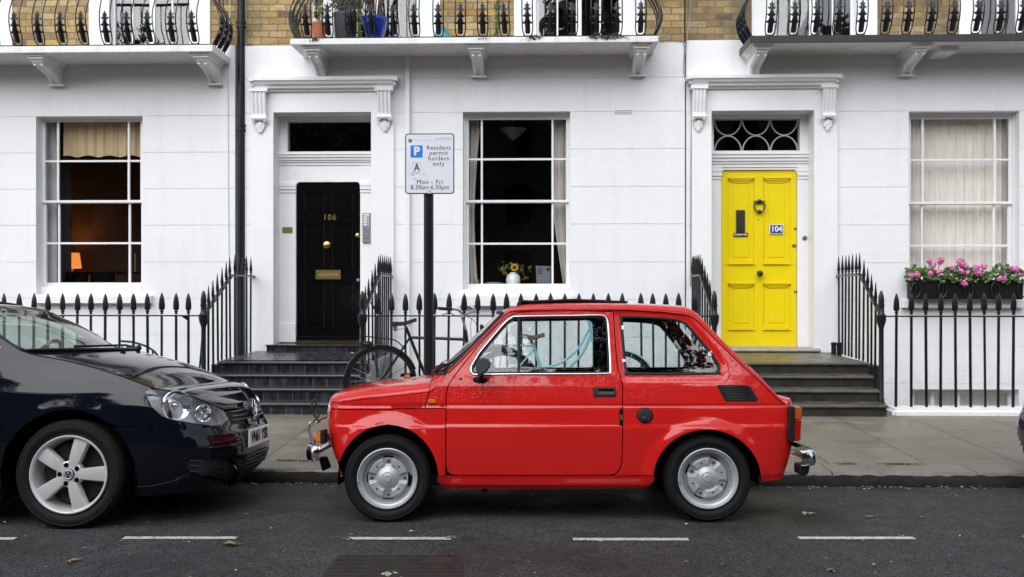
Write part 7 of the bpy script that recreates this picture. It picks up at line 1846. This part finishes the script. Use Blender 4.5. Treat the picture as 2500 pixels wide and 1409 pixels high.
def weed(label, px, pyt, base_py):
    p0 = Vector((wx(px, ypot - .05), ypot - .05, zbM + .002)); hh = wz(px, pyt, ypot) - zbM; root = thing('weed', label, 'plant', tuple(p0)); s_ = MB(); l_ = MB()
    for k in range(3):
        tip = p0 + Vector((rr.uniform(-.05, .05), rr.uniform(-.04, .04), hh*rr.uniform(.8, 1.1))); P = [p0.lerp(tip, i/10) + Vector((.01*math.sin(i), 0, 0)) for i in range(11)]; s_.tube(P, .004, 5)
        for i in range(70): leaf(l_, p0.lerp(tip, rr.uniform(.03, 1)), (rr.gauss(0, 1), rr.gauss(0, 1), rr.uniform(0, .8)), rr.uniform(.035, .06), .006, rr)
    s_.build('stem', M['leaf_green'], root); l_.build('foliage', M['leaf_bright'], root)
weed('tall feathery green weed between the black and blue pots', 878, -30, 90); weed('tall feathery green weed growing alone near the centre of the middle balcony', 1213, -20, 85)
tq = MB(); rows = []
for i in range(15):
    t = i/14; rows.append([(wx(1030 + 76*t, ypot - .08), ypot - .08 + .05*math.sin(j*1.3 + t*5), zbM + .005 + (.16*math.exp(-((t-.62)/.25)**2) + .03)*j/5 + .008*math.sin(t*19 + j)) for j in range(6)])
tq.grid(rows); o = tq.build('cloth', simple('turquoise_cloth', (.25, .58, .60), .6, var=.35, vscale=22), None, smooth='all', origin=(wx(1068, ypot), ypot, zbM)); dec(o, 'crumpled turquoise and white cloth lying on the middle balcony', 'cloth')
wd = MB()
for px, n in ((768, 50), (1298, 60), (1310, 40), (1450, 70), (1478, 90), (1495, 60), (1516, 40), (1180, 20)):
    for _ in range(n): leaf(wd, (wx(px + rr.gauss(0, 7), YF - .655), YF - .66 - rr.uniform(0, .01), zbM + rr.gauss(-.006, .012)), (rr.gauss(0, 1), -.6, rr.gauss(-.4, .8)), .022, .005, rr)
o = wd.build('moss', simple('moss_dark_green', (.05, .055, .02), .8, var=.4, vscale=30), None, origin=(wx(1400, YF - .66), YF - .66, zbM)); dec(o, 'tufts of moss and weeds along the front edge of the middle balcony', 'moss', kind='stuff')

# ---------------------------------------------------------------- window box
YW = YF - .14; wb = thing('window_box', 'black window box overflowing with pink geraniums on the right hand sill', 'window box', (wx(2360, YW), YW, wz(2360, 733, YW)))
x0, x1, z0, z1 = wx(2222, YW - .1), wx(2505, YW - .1), wz(2360, 731.5, YW - .1), wz(2360, 684, YW - .1)
tb = MB().prism([(YW - .09, z0), (YW - .12, z1), (YW + .10, z1), (YW + .09, z0)], 'x', x0 + .03, x1 - .03)
tb.build('trough', simple('black_trough', (.010, .010, .011), .5, spec=.2), wb, bevel=.01)
for k in range(5):
    br = MB(); xx = lerp(x0 + .06, x1 - .06, k/4); br.tube([(xx + .05*math.cos(R(a)), YW - .125, (z0+z1)/2 + .09*math.sin(R(a))) for a in range(0, 360, 20)], .008, 6, closed=True); br.tube([(xx, YW - .125, z0 - .0), (xx, YW - .13, z1 + .02)], .008, 6); br.build('iron_holder', M['iron'], wb, smooth=50)
br = MB()
for i in range(9): leaf(br, (x0 + .02, YW - .12, z0 + .02 + .018*i), (-.6, -.2, 1), .06, .015, rr)
br.build('iron_leaf', M['iron'], wb, smooth=50)
M['geranium_leaf'] = simple('geranium_leaf', (.055, .12, .018), .5, var=.45, vscale=10); M['pink'] = simple('pink_petal', (.82, .20, .50), .5, var=.3, vscale=30, sss=.0)
gl_ = MB(); gs = MB()
def blob_leaf(mb, p, n, r_, rr):
    n = Vector(n).normalized(); u = n.orthogonal().normalized(); w = n.cross(u); k = 9
    mb.add([Vector(p) - n*r_*.25] + [Vector(p) + (u*math.cos(2*math.pi*i/k) + w*math.sin(2*math.pi*i/k))*r_*(1 if i % 2 else .82) + n*rr.uniform(-.2, .25)*r_ for i in range(k)], [(0, i+1, (i+1) % k + 1) for i in range(k)])
for _ in range(620):
    t = rr.random(); x = lerp(x0, x1 - .02, t); dens = .10 + .05*math.sin(t*17) + .03*math.sin(t*41); z = z1 - .02 + rr.random()**1.0*(dens + .05) - (.05 if rr.random() < .15 else 0); y = YW - .02 + rr.uniform(-.14, .10)
    blob_leaf(gl_, (x, y, z), (rr.gauss(0, .5), -.8 + rr.gauss(0, .4), rr.uniform(.1, 1.2)), rr.uniform(.016, .034), rr)
gl_.build('foliage', M['geranium_leaf'], wb)
for (px, py, r_) in ((2237, 671, .038), (2269, 638, .032), (2278, 649, .034), (2293, 664, .033), (2272, 668, .030), (2296, 637, .040), (2325, 655, .026), (2295, 640, .03), (2344, 640, .050), (2356, 650, .03), (2346, 663, .036), (2363, 667, .042), (2353, 692, .042), (2384, 653, .036), (2388, 665, .042), (2401, 652, .034), (2441, 681, .026), (2452, 680, .024), (2470, 655, .030), (2480, 658, .042), (2487, 671, .026), (2224, 673, .03)):
    c = W(px, py, YW - .12 - rr.uniform(0, .04)); m = MB()
    r_ *= rr.uniform(.9, 1.2)
    for _ in range(60):
        d = Vector((rr.gauss(0, 1), rr.gauss(-.3, 1), rr.gauss(.2, 1))).normalized(); q = c + d*r_*rr.uniform(.55, 1.08); blob_leaf(m, q, d, rr.uniform(.010, .016), rr)
    gs.tube([c, (c.x + rr.uniform(-.02, .02), YW - .05, z1)], .003, 4); m.build('flower_head', M['pink'], wb)
gs.build('stem', M['leaf_green'], wb)

# ---------------------------------------------------------------- things behind the glass
Yv = YF + .30; sz = wz(1253, 697, Yv)
vs2 = thing('vase', 'white vase of sunflowers on the window ledge', 'vase', (wx(1253, Yv), Yv, sz))
MB().lathe([(.075, 0), (.092, .02), (.094, .08), (.082, .125), (.055, .150), (.040, .156), (.038, .165), (.03, .15)], (wx(1253, Yv), Yv, sz), 'z', 28).build('vessel', simple('white_glaze', (.62, .66, .66), .12, coat=.7), vs2, smooth=40)
M['petal'] = simple('sunflower_petal', (.80, .36, .01), .5); M['seedhead'] = simple('sunflower_centre', (.05, .025, .01), .8)
for (px, py, r_, nd) in ((1256, 653, .052, (0, -1, .1)), (1226, 661, .045, (-.5, -.4, -.9)), (1283, 680, .050, (.3, -.4, -1)), (1234, 669, .04, (-.3, -.5, -.8))):
    c = W(px, py, Yv - .03); n = Vector(nd).normalized(); u = n.orthogonal().normalized(); w = n.cross(u); m = MB()
    for k in range(18):
        a = 2*math.pi*k/18; d = u*math.cos(a) + w*math.sin(a); s_ = n.cross(d); m.add([c + d*r_*.4, c + d*r_*.7 + s_*r_*.13, c + d*r_, c + d*r_*.7 - s_*r_*.13], [(0, 1, 2, 3)])
    f_ = m.build('sunflower', M['petal'], vs2); m = MB(); m.ball(c + n*.003, r_*.42, 10); m.build('seed_head', M['seedhead'], f_, smooth='all')
l_ = MB()
for _ in range(60): leaf(l_, W(1253 + rr.gauss(0, 16), 655 + rr.gauss(0, 6), Yv), (rr.gauss(0, 1), rr.gauss(-.3, .5), rr.gauss(0, .8)), .05, .016, rr)
for px, py in ((1226, 661), (1283, 680), (1256, 653)): l_.tube(cat([tuple(W(1253, 675, Yv)), tuple(W((1253 + px)/2, min(py, 655) - 6, Yv)), tuple(W(px, py, Yv))], 4), .004, 5)
l_.build('foliage', M['leaf_green'], vs2)
def lbl(o, l, c): return dec(o, l, c)
p = (wx(1205, Yv), Yv, wz(1205, 694.5, Yv)); lbl(MB().lathe([(.05, 0), (.11, .022), (.125, .028), (.11, .026), (.0, .012)], p, 'z', 28).build('dish', simple('cream_china', (.45, .44, .40), .3), None, smooth=40, origin=p), 'shallow cream dish on the ledge left of the vase', 'dish')
p = (wx(1163, Yv), Yv, wz(1163, 694.5, Yv)); lbl(MB().lathe([(.03, 0), (.033, .005), (.035, .06), (.032, .06), (.03, .01), (0, .008)], p, 'z', 20).build('mug', simple('mug_china', (.4, .38, .35), .3), None, smooth=40, origin=p), 'small cream mug at the left end of the sunflower window ledge', 'mug')
q = [W(a, b, YF + .27) for a, b in ((1308, 649), (1345, 650), (1344, 694), (1310, 693))]; nt = MB().add([tuple(v) for v in q] + [(v.x, v.y + .002, v.z) for v in q], [(0, 1, 2, 3), (7, 6, 5, 4), (0, 4, 5, 1), (1, 5, 6, 2), (2, 6, 7, 3), (3, 7, 4, 0)]).build('notice', simple('grey_paper', (.13, .14, .16), .6), None, origin=tuple(q[3])); lbl(nt, 'grey paper notice propped in the window right of the vase', 'notice')
MB().box(q[1].x - .055, q[1].x - .015, YF + .266, YF + .2695, q[1].z - .06, q[1].z - .02).build('notice_print', M['iron_dull'], nt)
lm = MB()
for k in range(4): lm.box(q[0].x + .02, q[0].x + .08 + .01*(k % 2), YF + .266, YF + .2695, q[0].z - .035 - .022*k, q[0].z - .028 - .022*k)
lm.build('notice_print', M['iron_dull'], nt)
p = tuple(W(1253, 315, YF + 1.4)); k_ = (YF + 1.4)/FPX
sh_ = MB().lathe([(33*k_, .0), (24*k_, -.05), (12*k_, -.115), (4*k_, -.15), (0, -.155)], p, 'z', 28); sh_.tube([p, (p[0], p[1], p[2] + .6)], .006, 6)
lbl(sh_.build('ceiling_light', simple('pale_lampshade', (.55, .48, .42), .6), None, smooth=40, origin=p), 'conical pale pendant lampshade in the dark room above the sunflowers', 'ceiling light')
# lit table lamp and dining chairs in the left room
Yl = YF + 1.9; lp = W(176, 636, Yl); tl_ = thing('table_lamp', 'glowing orange table lamp in the left hand room', 'table lamp', (lp.x, Yl, lp.z - .45))
m, n, l, b = newmat('lit_lampshade'); setp(b, color=(.5, .25, .08), emit=(1, .33, .06), es=.5); M['shade'] = m
MB().lathe([(.10, .11), (.13, -.11)], tuple(lp), 'z', 28).build('lamp_shade', M['shade'], tl_, smooth='all').data.polygons
MB().lathe([(.08, 0), (.08, .02), (.02, .04), (.03, .15), (.015, .3), (.015, .36)], (lp.x, Yl, lp.z - .46), 'z', 20).build('lamp_base', M['brass'], tl_, smooth=40)
for o in tl_.children:
    if o.name.startswith('lamp_shade'):
        bm = bmesh.new(); bm.from_mesh(o.data); bmesh.ops.delete(bm, geom=[f for f in bm.faces if len(f.verts) > 5], context='FACES'); bm.to_mesh(o.data); bm.free()
ld = bpy.data.lights.new('table_lamp_light', 'POINT'); ld.energy = 5; ld.color = (1, .52, .17); ld.shadow_soft_size = .05; lo = bpy.data.objects.new('lamp_bulb', ld); col.objects.link(lo); lo.parent = tl_; lo.location = (0, 0, .46)
MB().box(lp.x - .5, lp.x + 1.9, Yl + .30, Yl + .34, lp.z - 1.3, lp.z + 1.9).build('partition', simple('warm_tan_wall', (.085, .042, .020), .8, var=.1), HL)
MB().box(wx(146, YF + 1.0), wx(171, YF + 1.0), YF + 1.0, YF + 1.04, -.2, 3.2).build('door', simple('grey_door', (.10, .10, .10), .6), HL)
tb_ = thing('sideboard', 'dark sideboard that carries the glowing table lamp', 'sideboard', (lp.x, Yl, lp.z - 1.2)); MB().box(lp.x - .4, lp.x + .9, Yl - .2, Yl + .27, lp.z - 1.2, lp.z - .47).build('cabinet', M['black_gloss'], tb_, bevel=.005)
for (a, b, lab) in ((158, 213, 'left of two black dining chairs behind the lamp-lit window'), (224, 300, 'right of two black dining chairs behind the lamp-lit window')):
    Yc = YF + .95; xa, xb_ = wx(a, Yc), wx(b, Yc) if b < 250 else wx(a + 55, Yc); zt2 = wz(200, 662, Yc); cr_ = thing('dining_chair', lab, 'chair', ((xa+xb_)/2, Yc, zt2 - .95), 'dining chairs')
    rows = [[(lerp(xa, xb_, i/8), Yc + .03*math.sin(i/8*3.14), z) for i in range(9)] for z in (zt2 - .42, zt2 - .2, zt2 - .01)]
    MB().grid(rows).grid([[(p[0], p[1] + .03, p[2]) for p in r_] for r_ in rows]).build('backrest', M['black_gloss'], cr_); MB().box(xa, xb_, Yc + .03, Yc + .45, zt2 - .52, zt2 - .47).build('seat', M['black_gloss'], cr_, bevel=.01)
    for x in (xa + .02, xb_ - .02):
        for y in (Yc + .05, Yc + .43): MB().tube([(x, y, zt2 - .95), (x, y, zt2 - .52)], .016, 8).build('leg', M['black_gloss'], cr_)
tbl = thing('dining_table', 'dark dining table beyond the black chairs', 'table', (wx(300, YF + 1.6), YF + 1.6, wz(300, 668, YF + 1.5) - .75)); zt2 = wz(300, 664, YF + 1.6)
MB().box(wx(215, YF + 1.5), wx(400, YF + 1.5), YF + 1.35, YF + 1.75, zt2 - .03, zt2).build('tabletop', M['black_gloss'], tbl, bevel=.005); [MB().tube([(wx(q_, YF + 1.5), YF + 1.5, zt2 - .75), (wx(q_, YF + 1.5), YF + 1.5, zt2 - .03)], .025, 8).build('leg', M['black_gloss'], tbl) for q_ in (225, 390)]
p = (wx(330, YF + 1.5), YF + 1.5, zt2); lbl(MB().lathe([(.03, 0), (.01, .01), (.008, .05), (.012, .06), (.010, .26), (0, .265)], p, 'z', 12).build('candle', simple('pale_candle', (.35, .30, .25), .5), None, smooth=40, origin=p), 'pale candle in a low holder on the dark dining table', 'candle')

# ---------------------------------------------------------------- road details
def gp(px, py): # ground point
    Yl = HC*FPX/(py - 704.5); xc = (px-1250)/FPX; return Vector((Yl*(xc*CT - ST), Yl*(xc*ST + CT), 0))
m, n, l, b = newmat('cast_iron_cover'); setp(b, rough=.5, metal=.3); pp = world_pos(n, l, rot=(0, 0, -TH))
nz = tex(n, l, 'Noise', 12, 5, .7, pp); l.new(ramp(n, l, nz.outputs['Fac'], [(.35, (.028, .026, .025)), (.6, (.048, .044, .041)), (.75, (.058, .048, .042))]), b.inputs['Base Color']); M['cover'] = m
cv = thing('manhole_cover', 'ribbed rectangular iron access cover set in the road', 'manhole cover', tuple(gp(970, 1390)))
A, Bq, Cq, D = gp(822, 1358), gp(1137, 1358), gp(1142, 1440), gp(752, 1440)
MB().add([tuple(v + Vector((0, 0, .004))) for v in (D, Cq, Bq, A)], [(0, 1, 2, 3)]).build('frame', M['cover'], cv)
rb = MB()
for k in range(24):
    t0, t1 = (k + .3)/24, (k + .75)/24
    for (ua, ub) in ((.02, .98),):
        def q_(u, t): return A.lerp(D, t).lerp(Bq.lerp(Cq, t), u)
        v = [q_(ua, t0), q_(ub, t0), q_(ub, t1), q_(ua, t1)]; rb.add([(p.x, p.y, .0045) for p in v] + [(p.x, p.y, .010) for p in v], [(4, 7, 6, 5), (0, 1, 5, 4), (1, 2, 6, 5), (2, 3, 7, 6), (3, 0, 4, 7)])
rb.build('ribs', M['cover'], cv)
v = [gp(1035, 1366), gp(1103, 1366), gp(1106, 1378), gp(1033, 1378)]; MB().add([(p.x, p.y, .0105) for p in v], [(3, 2, 1, 0)]).build('marker_plate', simple('rusty_red_plate', (.028, .013, .011), .6, var=.4, vscale=40), cv)
M['leaf_fallen'] = simple('fallen_leaf_olive', (.13, .15, .04), .6, var=.5, vscale=9); M['leaf_brown'] = simple('fallen_leaf_brown', (.17, .10, .05), .7, var=.5, vscale=9); M['leaf_pale'] = simple('fallen_leaf_pale', (.42, .42, .30), .7, var=.3, vscale=30)
def road_z(y): return float(np.interp(y, ys, zs))
def litter(mb, p, s_, rr):
    a = rr.uniform(0, 6.28); u = Vector((math.cos(a), math.sin(a), 0)); w = Vector((-u.y, u.x, 0)); q = Vector((p[0], p[1], road_z(p[1]) + .006))
    mb.add([q - u*s_, q + w*s_*.4 - u*s_*.2 + Vector((0, 0, s_*rr.uniform(.1, .5))), q + u*s_ + Vector((0, 0, s_*.15)), q - w*s_*.4 + Vector((0, 0, s_*rr.uniform(0, .4)))], [(0, 3, 2, 1)])
sets = {'leaf_fallen': (MB(), 170), 'leaf_brown': (MB(), 260), 'leaf_pale': (MB(), 230)}
rr = random.Random(5); lv = []
for k_, (mb, n_) in sets.items():
    for _ in range(n_):
        if rr.random() < .55: x, y = rr.uniform(.9, 4.2) if rr.random() < .7 else rr.uniform(-2.3, -1.2), YK - abs(rr.gauss(0, .07)) - .02
        else: x, y = rr.uniform(-4, 4), rr.uniform(4.4, 7.1)
        litter(mb, (x, y), rr.uniform(.005, .018), rr)
    o = mb.build('fallen_leaves', M[k_], None, origin=(0, 6, 0)); dec(o, {'leaf_fallen': 'small olive green leaf litter scattered on the wet road', 'leaf_brown': 'small brown leaf litter in the gutter and on the road', 'leaf_pale': 'pale dry specks and petals scattered over the asphalt'}[k_], 'leaf litter', kind='stuff')
for (px, py, s_, mt, lab) in ((1966, 1252, .055, 'leaf_pale', 'crumpled pale dead leaf on the road behind the red car'), (562, 1334, .06, 'leaf_fallen', 'green leaf beside the dash in front of the black car'), (1104, 1315, .045, 'leaf_fallen', 'bright green leaf on the right tip of a road dash under the red car'), (172, 1374, .06, 'leaf_brown', 'olive brown leaf at the left of the road foreground'), (850, 1318, .035, 'leaf_fallen', 'green leaf on the left tip of a road dash under the red car'), (2036, 1393, .05, 'leaf_brown', 'thin brown leaf in the right foreground of the road'), (945, 1404, .05, 'leaf_pale', 'curled leaf lying on the iron access cover'), (2130, 1260, .035, 'leaf_fallen', 'small green leaf on the road right of the red car')):
    p = gp(px, py); m = MB()
    for k in range(4): 
        q = (p.x + rr.gauss(0, s_*.35), p.y + rr.gauss(0, s_*.3)); litter(m, q, s_*rr.uniform(.4, .75), rr)
    o = m.build('fallen_leaf', M[mt], None, origin=(p.x, p.y, .004)); dec(o, lab, 'leaf')
ms = MB()
for px, n_ in ((2065, 60), (2185, 110), (2215, 50), (700, 60), (745, 50)):
    for _ in range(n_):
        x = wx(px + rr.gauss(0, 14), YK + .3); y = YK + .30 + rr.gauss(0, .012); leaf(ms, (x, y, .058), (rr.gauss(0, 1), rr.gauss(0, .5), 1), .018, .004, rr)
o = ms.build('moss', M['leaf_fallen'], None, origin=(0, YK + .3, .06)); dec(o, 'green moss tufts in the joint behind the kerb stones', 'moss', kind='stuff')
